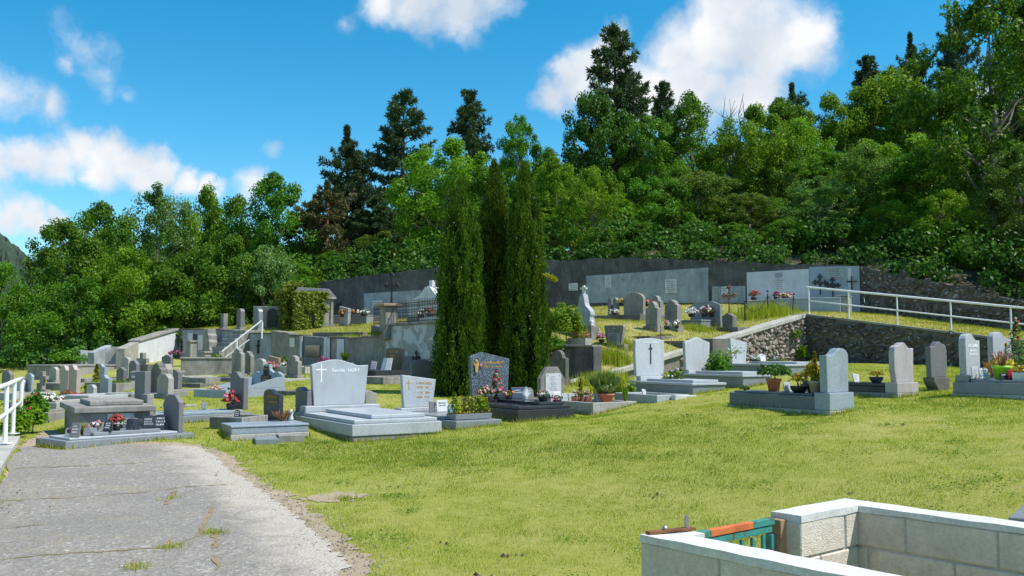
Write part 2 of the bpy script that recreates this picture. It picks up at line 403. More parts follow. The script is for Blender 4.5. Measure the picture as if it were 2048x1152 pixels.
# ------------------------------------------------------------------ mesh helpers
class MB:
    def __init__(s): s.v = []; s.f = []
    def add(s, vs, fs):
        o = len(s.v); s.v += [tuple(x) for x in vs]; s.f += [tuple(i + o for i in f) for f in fs]; return s
    def box(s, x0, x1, y0, y1, z0, z1, M=None, tx=0, ty=0):
        """box; tx, ty shrink the top face on each side"""
        vs = [(x0,y0,z0),(x1,y0,z0),(x1,y1,z0),(x0,y1,z0),(x0+tx,y0+ty,z1),(x1-tx,y0+ty,z1),(x1-tx,y1-ty,z1),(x0+tx,y1-ty,z1)]
        if M is not None: vs = [M @ Vector(p) for p in vs]
        return s.add(vs, [(3,2,1,0),(4,5,6,7),(0,1,5,4),(1,2,6,5),(2,3,7,6),(3,0,4,7)])
    def hexa(s, vs):
        return s.add(vs, [(3,2,1,0),(4,5,6,7),(0,1,5,4),(1,2,6,5),(2,3,7,6),(3,0,4,7)])
    def prism(s, prof, y0, y1, M=None):
        """outline (x, z) given counter-clockwise seen from the front (-y), extruded along y"""
        n = len(prof)
        vs = [(x, y0, z) for x, z in prof] + [(x, y1, z) for x, z in prof]
        if M is not None: vs = [M @ Vector(p) for p in vs]
        fs = [tuple(range(n)), tuple(range(2*n-1, n-1, -1))]
        fs += [(i, i + n, (i+1) % n + n, (i+1) % n) for i in range(n)]
        return s.add(vs, fs)
    def tube(s, pts, rad, n=6, cap=True):
        pts = [Vector(p) for p in pts]
        if isinstance(rad, (int, float)): rad = [rad] * len(pts)
        rings = []
        up = Vector((0, 0, 1))
        prev = None
        for i, p in enumerate(pts):
            a = pts[max(0, i-1)]; b = pts[min(len(pts)-1, i+1)]
            d = (b - a).normalized()
            if prev is None:
                s1 = d.cross(up if abs(d.z) < .95 else Vector((1, 0, 0))).normalized()
            else:
                s1 = (prev - d * prev.dot(d)).normalized()
            prev = s1
            s2 = d.cross(s1)
            rings.append([p + (s1 * math.cos(k*2*math.pi/n) + s2 * math.sin(k*2*math.pi/n)) * rad[i] for k in range(n)])
        vs = [v for r in rings for v in r]
        fs = []
        for i in range(len(pts) - 1):
            for k in range(n):
                a = i*n + k; b = i*n + (k+1) % n
                fs.append((a, b, b + n, a + n))
        if cap:
            fs.append(tuple(range(n-1, -1, -1))); fs.append(tuple(range((len(pts)-1)*n, len(pts)*n)))
        return s.add(vs, fs)
    def lathe(s, prof, c=(0,0,0), n=14, sx=1, sy=1):
        vs = []; fs = []
        for r, z in prof:
            for k in range(n):
                a = 2*math.pi*k/n
                vs.append((c[0] + r*sx*math.cos(a), c[1] + r*sy*math.sin(a), c[2] + z))
        m = len(prof)
        for i in range(m - 1):
            for k in range(n):
                a = i*n + k; b = i*n + (k+1) % n
                fs.append((a, b, b + n, a + n))
        fs.append(tuple(range(n-1, -1, -1))); fs.append(tuple(range((m-1)*n, m*n)))
        return s.add(vs, fs)
    def ball(s, c, r, n=8, m=5):
        return s.lathe([(max(.001, r*math.sin(math.pi*i/m)), -r*math.cos(math.pi*i/m)) for i in range(m+1)], c, n)
    def mesh(s, name, mat=None, smooth=False):
        me = bpy.data.meshes.new(name); me.from_pydata(s.v, [], s.f)
        if mat: me.materials.append(MATS[mat])
        if smooth: me.polygons.foreach_set('use_smooth', [True]*len(me.polygons))
        me.update()
        return me
    def build(s, name, mat, parent=None, smooth=False, bevel=0, loc=None):
        o = bpy.data.objects.new(name, s.mesh(name, mat, smooth)); COL.objects.link(o)
        if parent: o.parent = parent
        if loc is not None: o.location = loc
        if bevel:
            mo = o.modifiers.new('bevel', 'BEVEL'); mo.width = bevel; mo.segments = 2; mo.limit_method = 'ANGLE'; mo.angle_limit = math.radians(28)
        return o
LABELS = {}
def tag(o, label=None, cat=None, group=None, kind=None):
    if label:
        o['label'] = label; LABELS.setdefault(label, []).append((o.name, group))
    if cat: o['category'] = cat
    if group: o['group'] = group
    if kind: o['kind'] = kind
    return o
def empty(name, loc, rz=0, label=None, cat=None, group=None):
    o = bpy.data.objects.new(name, None); COL.objects.link(o)
    o.location = loc; o.rotation_euler = (0, 0, rz); o.empty_display_size = .2
    return tag(o, label, cat, group)
def Mat4(loc, rz=0, rx=0, ry=0):
    return Matrix.Translation(Vector(loc)) @ Matrix.Rotation(rz, 4, 'Z') @ Matrix.Rotation(ry, 4, 'Y') @ Matrix.Rotation(rx, 4, 'X')

def leaf_mesh(name, c, a, b, tint, mat):
    """diamond leaves: centres c, half-length vectors a, half-width vectors b, all (n, 3)"""
    n = len(c)
    v = np.empty((n, 4, 3), np.float32)
    v[:, 0] = c - a; v[:, 1] = c + b + a * .1; v[:, 2] = c + a; v[:, 3] = c - b + a * .1
    me = bpy.data.meshes.new(name)
    me.vertices.add(n*4); me.vertices.foreach_set('co', v.ravel())
    me.loops.add(n*4); me.loops.foreach_set('vertex_index', np.arange(n*4, dtype=np.int32))
    me.polygons.add(n); me.polygons.foreach_set('loop_start', np.arange(0, n*4, 4, dtype=np.int32))
    at = me.attributes.new('tint', 'FLOAT', 'POINT'); at.data.foreach_set('value', np.repeat(np.clip(tint, 0, 1), 4).astype(np.float32))
    me.materials.append(MATS[mat]); me.update(); me.validate()
    return me
def unit(v): return v / np.maximum(np.linalg.norm(v, axis=-1, keepdims=True), 1e-9)
def leaf_axes(rng, n, L_, W_, out=None, upbias=.4, droop=0.0):
    """random leaf orientations: normals biased upwards (and outwards)"""
    nrm = rng.normal(size=(n, 3)); nrm[:, 2] += upbias * 2
    if out is not None: nrm += out * 1.2
    nrm = unit(nrm)
    t = unit(np.cross(nrm, rng.normal(size=(n, 3))))
    t[:, 2] -= droop; t = unit(t)
    bb = unit(np.cross(nrm, t))
    return t * np.asarray(L_).reshape(-1, 1) * .5, bb * np.asarray(W_).reshape(-1, 1) * .5
def leaf_cloud(rng, blobs, per, size, flat=.7, asp=.55, upbias=.4):
    """blobs: list of (x, y, z, r); returns arrays for leaf_mesh"""
    C, A, B, T = [], [], [], []
    for (x, y, z, r) in blobs:
        n = max(4, int(per * (.7 + .6 * rng.random())))
        d = unit(rng.normal(size=(n, 3))) * (rng.random((n, 1)) ** .45) * r
        d[:, 2] *= flat
        s = size * (.65 + .7 * rng.random(n))
        a, b = leaf_axes(rng, n, s, s * asp, unit(d), upbias)
        C.append(d + (x, y, z)); A.append(a); B.append(b)
        T.append(np.clip(rng.normal(.5, .2, n) + rng.normal(0, .14), 0, 1))
    return np.concatenate(C), np.concatenate(A), np.concatenate(B), np.concatenate(T)
def mesh_obj(name, me, parent=None, loc=None):
    o = bpy.data.objects.new(name, me); COL.objects.link(o)
    if parent: o.parent = parent
    if loc is not None: o.location = loc
    return o

# ------------------------------------------------------------------ terrain
class TPS:
    def __init__(s, pts, lam=.25):
        p = np.array([(a.x, a.y) for a in pts]); z = np.array([a.z for a in pts])
        s.p = p
        d = np.linalg.norm(p[:, None] - p[None], axis=2)
        K = np.where(d > 0, d**2 * np.log(np.maximum(d, 1e-9)), 0)
        n = len(p)
        A = np.zeros((n+3, n+3)); A[:n, :n] = K + np.eye(n) * lam * 10
        A[:n, n] = 1; A[:n, n+1:] = p; A[n, :n] = 1; A[n+1:, :n] = p.T
        s.w = np.linalg.solve(A, np.concatenate([z, [0, 0, 0]]))
        s.lo = p.min(0) - 1; s.hi = p.max(0) + 1
    def __call__(s, x, y):
        q = np.stack([np.clip(np.asarray(x, float), s.lo[0], s.hi[0]), np.clip(np.asarray(y, float), s.lo[1], s.hi[1])], -1)
        d = np.linalg.norm(q[..., None, :] - s.p, axis=-1)
        K = np.where(d > 0, d**2 * np.log(np.maximum(d, 1e-9)), 0)
        n = len(s.p)
        return K @ s.w[:n] + s.w[n] + q @ s.w[n+1:]

LOW = [(300,1152,7.0),(1000,1152,6.9),(1500,1100,8.0),(200,896,14.6),(705,887,16.3),(890,866,17.2),(912,861,17.4),(1035,846,18.6),(1170,828,20),
       (1186,832,20),(1660,831,15.3),(1475,817,16.6),(1797,798,17.5),(1905,792,17),(2048,802,16),(1860,780,19.5),(1610,726,36),(2022,742,29),(1470,776,22.6),(1385,788,21),
       (1486,778,23.3),(1570,752,25.5),(355,716,45),(700,746,37),(860,748,33),(150,884,15.7),(70,850,18.5),(30,900,14.5),(373,872,16),(490,836,19.5),
       (540,840,18.6),(460,882,16.2),(600,832,19.5),(140,790,31),(50,770,36),(215,798,27),(452,800,24),(560,752,35),(1155,772,27),(100,728,46),(240,735,40),
       (330,793,22),(365,752,34),(475,750,31),(840,790,24),(700,790,23),(1750,730,31)]
lowpts = [P(*a) for a in LOW] + [Vector((0,0,0)), Vector((-6,1,-.02)), Vector((6,1,.12)), Vector((5.6,9.5,.50)), Vector((9.5,12,.68)), Vector((-9,9,.02)), Vector((-30,40,.0)), Vector((24,20,.95)), Vector((0,-8,0))]
low_z = TPS(lowpts, .05)

J0 = Vector((2.4, 28.1)); W1L = Vector((-15.8, 45.0)); P0 = Vector((11.1, 36.0)); R0 = Vector((15.8, 30.0)); R1 = Vector((22.1, 22.0))
A0 = Vector((-9.0, 47.0)); A1 = Vector((4.7, 41.5)); A2 = Vector((14.3, 38.5)); A3 = Vector((18.1, 33.6)); A4 = Vector((26.0, 23.5))
J1 = Vector((1.75, 27.5))
LB = Vector((-17.5, 48.5))
UPP = [(355,662,45),(450,664,42),(580,676,39),(700,677,37),(770,670,35.3),(860,656,33),(1020,668,30.5),(1610,629,36),(1465,673,33),(1330,712,30.5),(1200,748,28.3),
       (660,643,46.5),(900,628,45),(1240,611,41.5),(1480,606,40),(1720,624,38.5),(1850,640,36),(2022,679,30),(1820,652,33),(1145,690,31),(1230,680,31.5),
       (1345,645,35),(1275,640,37),(1500,628,38),(1400,660,34.5),(600,652,44),(500,655,44)]
uppts = [P(*a) for a in UPP] + [Vector((A3.x, A3.y, P(2048,662,33.6).z)), Vector((A4.x, A4.y, 1.6)), Vector((22.1,22,1.35)), Vector((-17.5,48.5,2.7)), Vector((J0.x,J0.y,P(1185,748,28.1).z))]
up_z = TPS(uppts, .05)
BACKZ = {}   # top of the boundary wall along its run (world z)
back_line = [Vector((-12.2, 48.6)), A0, A1, A2, A3, A4]
back_top = [P(600,585,48.6).z, P(662,560,47).z, P(1240,515,41.5).z, P(1720,533,38.5).z, P(2048,601,33.6).z, 3.4]

upper_poly = [W1L, Vector((-2.85,33.0)), J0, J1, P0, R0, R1, A4, A3, A2, A1, A0, Vector((-12.2,48.6)), LB]
def inside(poly, x, y):
    c = False; j = len(poly) - 1
    for i in range(len(poly)):
        xi, yi = poly[i].x, poly[i].y; xj, yj = poly[j].x, poly[j].y
        if (yi > y) != (yj > y) and x < (xj - xi) * (y - yi) / (yj - yi) + xi: c = not c
        j = i
    return c
def axis(segs):
    r = []
    for a, b, st in segs:
        r += list(np.arange(a, b, st))
    return np.array(r + [segs[-1][1]])
def grid_sheet(name, xs, ys, fz, mat, kind='structure'):
    X, Y = np.meshgrid(xs, ys); Z = fz(X, Y)
    nx, ny = len(xs), len(ys)
    co = np.stack([X, Y, Z], -1).reshape(-1, 3)
    idx = np.arange(nx*ny).reshape(ny, nx)
    q = np.stack([idx[:-1, :-1], idx[:-1, 1:], idx[1:, 1:], idx[1:, :-1]], -1).reshape(-1, 4)
    me = bpy.data.meshes.new(name); me.from_pydata(co.tolist(), [], q.tolist()); me.materials.append(MATS[mat])
    me.polygons.foreach_set('use_smooth', [True]*len(me.polygons)); me.update()
    o = mesh_obj(name, me); tag(o, kind=kind)
    return o, co, q
def vec_inside(poly, X, Y):
    c = np.zeros(X.shape, bool); j = len(poly) - 1
    for i in range(len(poly)):
        xi, yi = poly[i]; xj, yj = poly[j]
        if yi != yj:
            c ^= ((yi > Y) != (yj > Y)) & (X < (xj - xi) * (Y - yi) / (yj - yi) + xi)
        j = i
    return c
def ground_fn(X, Y):
    z = low_z(X, Y)
    far = np.clip((Y - 46) / 10, 0, 1)
    z = z * (1 - far) + far * np.clip(z, -.4, .6)
    m = vec_inside(upper_poly, X, Y)
    z = np.where(m, np.minimum(z, up_z(X, Y) - .4), z)
    big = np.clip((np.hypot(X, Y) - 90) / 200, 0, 1)
    return z - big * 6 + .018 * np.sin(X * 2.1 + Y * .7) * np.sin(Y * 1.7 - X * .6)
xs = axis([(-2500, -400, 300), (-400, -60, 40), (-60, -26, 3), (-26, 20, .3), (20, 60, 3), (60, 400, 40), (400, 2500, 300)])
ys = axis([(-2500, -100, 300), (-100, -8, 20), (-8, 3, .8), (3, 30, .25), (30, 50, .4), (50, 100, 5), (100, 500, 50), (500, 2500, 400)])
ground, gco, gq = grid_sheet('ground', xs, ys, ground_fn, 'lawn_soil')
def GL(x, y): return float(ground_fn(np.array([x], float), np.array([y], float))[0])
def GU(x, y): return float(up_z(np.array([x], float), np.array([y], float))[0])

# upper terrace
def cdt_sheet(name, poly, step, fz, mat, kind='structure', dz=0):
    pts = []
    n = len(poly)
    for i in range(n):
        a, b = poly[i], poly[(i+1) % n]
        k = max(1, int((b - a).length / step))
        pts += [a + (b - a) * (j / k) for j in range(k)]
    nb = len(pts)
    edges = [(i, (i+1) % nb) for i in range(nb)]
    x0 = min(p.x for p in poly); x1 = max(p.x for p in poly); y0 = min(p.y for p in poly); y1 = max(p.y for p in poly)
    x = x0
    inner = []
    r = random.Random(3)
    while x < x1:
        y = y0
        while y < y1:
            jx, jy = x + r.uniform(-.2, .2) * step, y + r.uniform(-.2, .2) * step
            if inside(poly, jx, jy): inner.append(Vector((jx, jy)))
            y += step
        x += step
    vv, ee, ff, *_ = delaunay_2d_cdt(pts + inner, edges, [list(range(nb))], 1, 1e-4)
    zz = fz(np.array([v.x for v in vv]), np.array([v.y for v in vv]))
    me = bpy.data.meshes.new(name)
    me.from_pydata([(v.x, v.y, float(z) + dz) for v, z in zip(vv, zz)], [], [tuple(f) for f in ff]); me.materials.append(MATS[mat])
    me.polygons.foreach_set('use_smooth', [True]*len(me.polygons)); me.update()
    o = mesh_obj(name, me); tag(o, kind=kind)
    return o
def up_fn(X, Y): return up_z(X, Y) + .025 * np.sin(X * 1.9 + Y) * np.sin(Y * 1.3 - X)
terrace = cdt_sheet('terrace_ground', upper_poly, .5, up_fn, 'terrace_soil')

# wooded hillside behind the boundary wall
hl = [Vector((-70, 45)), Vector((-35, 47)), Vector((-22, 49)), Vector((-17.5, 49))] + [Vector(p) for p in back_line] + [Vector((38, 12))]
hz = [-.3, -.1, .6, 1.6] + [z - .15 for z in back_top] + [3.5]
hdir = [Vector((-.25, 1)), Vector((-.15, 1)), Vector((-.05, 1)), Vector((.0, 1)), Vector((.05, 1)), Vector((.1, 1)), Vector((.3, .95)), Vector((.62, .78)), Vector((.8, .6)), Vector((.9, .45)), Vector((.95, .3))]
hsl = [.0, .01, .02, .03, .04, .08, .18, .28, .33, .35, .35]
hv, hf = [], []
ts = [.3, 1, 2.5, 5, 8, 12, 17, 23, 30, 40, 55, 75, 100, 140]
for i, p in enumerate(hl):
    for k, tt in enumerate(ts):
        q = p + hdir[i].normalized() * tt
        e = min(tt, 45) + max(0, tt - 45) * .25
        hv.append((q.x, q.y, hz[i] + hsl[i] * max(0, e) + (.5 * math.sin(q.x * .7) * math.sin(q.y * .5) if tt > 3 else 0) * .6))
nt_ = len(ts)
for i in range(len(hl) - 1):
    for k in range(nt_ - 1):
        a = i*nt_ + k
        hf.append((a, a + nt_, a + nt_ + 1, a + 1))
me = bpy.data.meshes.new('hillside'); me.from_pydata(hv, [], hf); me.materials.append(MATS['forest_floor']); me.update()
tag(mesh_obj('hillside', me), kind='structure')
hill_bvh = BVHTree.FromPolygons([Vector(v) for v in hv], hf)
def GH(x, y):
    h = hill_bvh.ray_cast(Vector((x, y, 300)), Vector((0, 0, -1)))
    if h[0] is None: return GL(x, y)
    return max(h[0].z, GL(x, y))

# distant hill on the left
fv, ff2 = [], []
rr = random.Random(12)
NA, NK = 420, 26
for i in range(NA):
    az = math.radians(-75 + i * .13)          # bearing from straight ahead
    for k in range(NK):
        d = 520 + k * 14
        prof = 182 + 25 * math.sin(az * 3.1 + 1.2) + 7 * math.sin(az * 17) + 3 * math.sin(az * 61)
        fade = max(0, min(1, (math.radians(-20.5) - az) / math.radians(14)))
        h = prof * fade * math.sin(min(1, k / (NK - 3)) * math.pi / 2) + rr.uniform(-2.0, 2.4) - 6
        fv.append((math.sin(az) * d, math.cos(az) * d, h))
for i in range(NA - 1):
    for k in range(NK - 1):
        a = i*NK + k; ff2.append((a, a + 1, a + NK + 1, a + NK))
me = bpy.data.meshes.new('hills'); me.from_pydata(fv, [], ff2); me.materials.append(MATS['far_forest']); me.update()
tag(mesh_obj('hills', me), kind='structure')

def ray_ground(px, py, fn=GL, d0=3.5, d1=60):
    """where the sight line of a pixel meets the ground"""
    prev = None
    d = d0
    while d < d1:
        p = P(px, py, d)
        g = p.z - fn(p.x, p.y)
        if g <= 0:
            return Vector((p.x, p.y, fn(p.x, p.y)))
        d += .05
    return P(px, py, d1)

# ------------------------------------------------------------------ path
edge_px = [(-60,1240),(-20,1000),(44,896),(95,893),(205,893),(330,893),(395,895),(440,922),(470,948),(525,985),(560,1010),(600,1042),(640,1078),(672,1108),(700,1132),(640,1240)]
def smooth_poly(pp, amp, seed, sub=6):
    r = random.Random(seed); o = []
    for i in range(len(pp)):
        a, b = pp[i], pp[(i+1) % len(pp)]
        for k in range(sub):
            q = a + (b - a) * (k / sub)
            o.append(q + Vector((r.uniform(-amp, amp), r.uniform(-amp, amp))))
    return o
path_pts = [ray_ground(a, b, GL, 2.5).xy for a, b in edge_px]
pth = cdt_sheet('path', smooth_poly(path_pts, .055, 5, 14), .35, ground_fn, 'asphalt_old', dz=.014)
_e = [Vector((p.x, p.y)) for p in path_pts[6:15]]
def _dist(x, y):
    q = Vector((x, y)); best = 9
    for a, b in zip(_e, _e[1:]):
        d = b - a; t_ = max(0, min(1, (q - a).dot(d) / d.length_squared)); best = min(best, (a + d*t_ - q).length)
    return best
ea = pth.data.attributes.new('edge', 'FLOAT', 'POINT')
ea.data.foreach_set('value', [max(0, 1 - _dist(v.co.x, v.co.y) / 1.1) for v in pth.data.vertices])
dirt_px = [(-60,1240),(-20,1000),(44,892),(90,862),(128,862),(150,892),(395,891),(450,905),(480,935),(540,972),(590,1000),(640,1040),(690,1080),(735,1120),(740,1240)]
dp = [ray_ground(a, b, GL, 2.5).xy for a, b in dirt_px]
cdt_sheet('path_verge', smooth_poly(dp, .09, 8, 14), .35, ground_fn, 'gravel_dirt', dz=.007)
bare_px = [(590,1000),(640,990),(700,985),(745,992),(700,1003),(640,1006)]
cdt_sheet('bare_earth', smooth_poly([ray_ground(a, b, GL).xy for a, b in bare_px], .09, 9, 10), .2, ground_fn, 'gravel_dirt', dz=.007)
# ------------------------------------------------------------------ walls
def wall_hex(mb, p, q, zb0, zb1, zt0, zt1, t0, t1):
    """slab between plan points p and q; t0, t1: offsets behind (+) the line, left of the direction p -> q"""
    d = (q - p).normalized(); n = Vector((-d.y, d.x))
    a, b, c, e = p + n*t0, q + n*t0, q + n*t1, p + n*t1
    return mb.hexa([(a.x,a.y,zb0),(b.x,b.y,zb1),(c.x,c.y,zb1),(e.x,e.y,zb0),(a.x,a.y,zt0),(b.x,b.y,zt1),(c.x,c.y,zt1),(e.x,e.y,zt0)])
def on_line(px, p, q):
    """parameter along p-q (plan) where the sight line of column px crosses it"""
    k = (px - 1024) / FPX
    # correct for pitch: x / y is close to k for points near eye level
    d = q - p
    return (k * p.y - p.x) / (d.x - k * d.y)
def lp(p, q, s): return p + (q - p) * s

# stones shared by the rubble walls
STONES = []
for k in range(10):
    bm = bmesh.new()
    r = random.Random(100 + k)
    for _ in range(17):
        v_ = Vector((r.gauss(0, 1), r.gauss(0, 1), r.gauss(0, 1))).normalized()
        k_ = (abs(v_.x)**3 + abs(v_.z)**3 + abs(v_.y)**3) ** (-1/3)
        bm.verts.new((v_.x*k_*.5*r.uniform(.82, 1.04), v_.y*k_*.5, v_.z*k_*.5*r.uniform(.8, 1.04)))
    bmesh.ops.convex_hull(bm, input=bm.verts)
    for v in [v for v in bm.verts if not v.link_faces]: bm.verts.remove(v)
    STONES.append(bm)
def stone_meshes(mat):
    r = []
    for bm in STONES:
        me = bpy.data.meshes.new('stone'); bm.to_mesh(me); me.materials.append(MATS[mat]); r.append(me)
    return r
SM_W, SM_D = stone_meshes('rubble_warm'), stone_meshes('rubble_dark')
def stone_face(parent, p, q, zb, zt, sw, sh, meshes, seed, s0=0, s1=1, limit=290):
    """lay individual stones on the front of the wall face p -> q; zb, zt: functions of the run parameter"""
    r = random.Random(seed)
    d = q - p; Ln = d.length; u = d / Ln; n = Vector((-u.y, u.x))
    ang = math.atan2(u.y, u.x)
    k = 0
    zlow = min(zb(s0), zb(s1)); zhigh = max(zt(s0), zt(s1))
    z = zlow - .02
    while z < zhigh:
        h = sh * r.uniform(.6, 1.1)
        x = s0 * Ln + r.uniform(-sw, 0) * .5
        while x < s1 * Ln:
            w = sw * r.uniform(.45, 1.5); hs = h * r.uniform(.8, 1.75)
            s = (x + w/2) / Ln
            if s0 - .01 < s < s1 + .01 and zb(s) - .08 < z + h/2 < zt(s) - h * .25 and k < limit:
                o = bpy.data.objects.new('stone', meshes[r.randrange(len(meshes))]); COL.objects.link(o)
                o.parent = parent
                c = p + u * (x + w/2) - n * r.uniform(-.02, .025)
                o.location = (c.x, c.y, z + h/2 + r.uniform(-.35, .35) * h)
                o.rotation_euler = (r.uniform(-.1, .1), r.uniform(-.5, .5), ang + r.uniform(-.12, .12))
                o.scale = (w * 1.06, .17 * r.uniform(.7, 1.3), hs)
                k += 1
            x += w
        z += h
    return k

# lit flank wall (rubble) that climbs to the ramp, with a pale coping
zW3b, zW3t = P(1148,766,27.5).z, P(1610,628,36).z
wf = empty('retaining_wall', (J1.x, J1.y, GL(J1.x, J1.y)), 0, 'sunlit rubble flank wall with a pale sloping concrete coping', 'wall')
def child(o, root):
    if 'wall' in root.name: root['kind'] = 'thing'
    o.parent = root; o.matrix_parent_inverse = Matrix.Translation(-Vector(root.location)) if root.rotation_euler.z == 0 else root.matrix_basis.inverted(); return o
SW3 = .38
mb = MB(); wall_hex(mb, J1, P0, GL(J1.x,J1.y)-.4, GL(P0.x,P0.y)-.4, zW3b-.13, zW3t-.13, .02, .5); child(mb.build('core', 'mortar'), wf)
mb = MB(); wall_hex(mb, J1, P0, zW3b-.13, zW3t-.13, zW3b+.02, zW3t+.02, -.09, .42); child(mb.build('coping', 'kerb_pale', bevel=.015), wf)
class Pfx:  # parent shim so that stones keep world placement under an unrotated root
    pass
def stone_wall(root, *a, **k):
    before = set(o.name for o in COL.objects)
    stone_face(None, *a, **k)
    for o in [o for o in COL.objects if o.name not in before]:
        child(o, root)
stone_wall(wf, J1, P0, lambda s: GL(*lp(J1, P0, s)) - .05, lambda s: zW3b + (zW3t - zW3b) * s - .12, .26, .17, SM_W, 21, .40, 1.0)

# shaded ramp wall
zR0 = P(2022, 679, 30).z
zR1 = zR0 + (zR0 - zW3t) * (R1 - R0).length / (R0 - P0).length * .6
wr = empty('retaining_wall', (P0.x, P0.y, GL(P0.x, P0.y)), 0, 'shaded dark rubble wall below the ramp with the white railing', 'wall')
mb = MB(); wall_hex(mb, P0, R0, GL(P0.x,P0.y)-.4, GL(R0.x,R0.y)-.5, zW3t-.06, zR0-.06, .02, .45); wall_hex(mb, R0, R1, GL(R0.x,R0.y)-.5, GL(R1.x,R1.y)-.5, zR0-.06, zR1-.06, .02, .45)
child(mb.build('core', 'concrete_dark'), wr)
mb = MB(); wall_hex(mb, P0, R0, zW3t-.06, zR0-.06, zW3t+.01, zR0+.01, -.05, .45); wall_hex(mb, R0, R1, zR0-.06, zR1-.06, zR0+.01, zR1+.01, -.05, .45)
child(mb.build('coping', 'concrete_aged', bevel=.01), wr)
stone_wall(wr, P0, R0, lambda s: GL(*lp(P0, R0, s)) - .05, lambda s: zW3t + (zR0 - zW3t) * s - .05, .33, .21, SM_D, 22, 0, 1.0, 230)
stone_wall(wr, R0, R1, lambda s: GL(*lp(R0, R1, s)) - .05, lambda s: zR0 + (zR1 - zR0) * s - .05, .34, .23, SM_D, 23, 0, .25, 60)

# white tubular railing along the ramp
rl = empty('railing', (P0.x, P0.y, zW3t), 0, 'white tubular railing along the top of the ramp wall', 'railing')
u = (R0 - P0).normalized(); off = Vector((-u.y, u.x)) * .15
px_posts = [1611, 1698, 1795, 1902, 2022, 2160, 2320]
tops = []
for k, px in enumerate(px_posts):
    s = on_line(px, P0 + off, R0 + off) if k else .012
    q = lp(P0 + off, R0 + off, s)
    zb = zW3t + (zR0 - zW3t) * s
    mb = MB(); mb.tube([(q.x, q.y, zb - .02), (q.x, q.y, zb + 1.02)], .028, 8); mb.box(-.07, .07, -.07, .07, 0, .012, Mat4((q.x, q.y, zb + .012)))
    child(mb.build('post', 'paint_white', smooth=False), rl)
    tops.append(Vector((q.x, q.y, zb)))
d0 = (tops[0] - tops[1]).normalized()
mb = MB(); mb.tube([tops[0] + d0 * .14 + Vector((0,0,1.03))] + [p + Vector((0,0,1.03)) for p in tops], .036, 8); child(mb.build('handrail', 'paint_white', smooth=True), rl)
mb = MB(); mb.tube([p + Vector((0,0,.52)) for p in tops], .024, 8); child(mb.build('midrail', 'paint_white', smooth=True), rl)

# boundary wall at the back
bw = empty('boundary_wall', (A1.x, A1.y, up_z(A1.x, A1.y)), 0, 'long blackened boundary wall at the foot of the wooded hill', 'wall')
for i in range(3):
    p, q = back_line[i], back_line[i+1]
    nseg = 26
    mb = MB()
    r = random.Random(31 + i)
    jit = [r.uniform(-.05, .05) for _ in range(nseg + 1)]
    for k in range(nseg):
        a, b = lp(p, q, k/nseg), lp(p, q, (k+1)/nseg)
        zt = [back_top[i] + (back_top[i+1] - back_top[i]) * (k + j)/nseg for j in (0, 1)]
        if i == 1:   # the top swells towards the middle
            zt = [z + .18 * math.sin(math.pi * (k + j)/nseg) for j, z in zip((0, 1), zt)]
        zt = [zt[0] + jit[k], zt[1] + jit[k+1]]
        wall_hex(mb, a, b, GU(a.x,a.y)-.4, GU(b.x,b.y)-.4, zt[0], zt[1], 0, .45)
    child(mb.build('wall_section', 'wall_black'), bw)
# rubble run of the boundary wall beside the ramp
br = empty('boundary_wall', (A3.x, A3.y, up_z(A3.x, A3.y)), 0, 'dark rubble boundary wall behind the white railing', 'wall')
for i in (3, 4):
    p, q = back_line[i], back_line[i+1]
    mb = MB(); wall_hex(mb, p, q, GU(p.x,p.y)-.5, GU(q.x,q.y)-.5, back_top[i]-.04, back_top[i+1]-.04, .02, .5); child(mb.build('core', 'concrete_dark'), br)
stone_wall(br, A2, A3, lambda s: GU(*lp(A2, A3, s)) - .05, lambda s: back_top[3] + (back_top[4] - back_top[3]) * s + .05, .36, .24, SM_D, 24, 0, 1.0, 250)
stone_wall(br, A3, A4, lambda s: GU(*lp(A3, A4, s)) - .05, lambda s: back_top[4] + (back_top[5] - back_top[4]) * s + .05, .4, .28, SM_D, 25, 0, .3, 40)

def wall_panel(root, name, px0, px1, pyt0, pyt1, pyb, p, q, mat, proud, th=.03, d=None, bevel=0):
    """flat panel fixed to the wall line p -> q, outlined by photograph columns and rows"""
    s0, s1 = on_line(px0, p, q), on_line(px1, p, q)
    a, b = lp(p, q, s0), lp(p, q, s1)
    zt0, zt1 = P(px0, pyt0, a.y).z, P(px1, pyt1, b.y).z
    pb = pyb if isinstance(pyb, tuple) else (pyb, pyb)
    mb = MB(); wall_hex(mb, a, b, P(px0, pb[0], a.y).z, P(px1, pb[1], b.y).z, zt0, zt1, -proud, -proud + th)
    o = mb.build(name, mat, bevel=bevel)
    if root: child(o, root)
    return o
def wp(px, py, p, q, proud=0.0):
    a = lp(p, q, on_line(px, p, q)); d = (q - p).normalized(); n = Vector((-d.y, d.x)); b = a - n * proud
    return Vector((b.x, b.y, P(px, py, a.y).z))
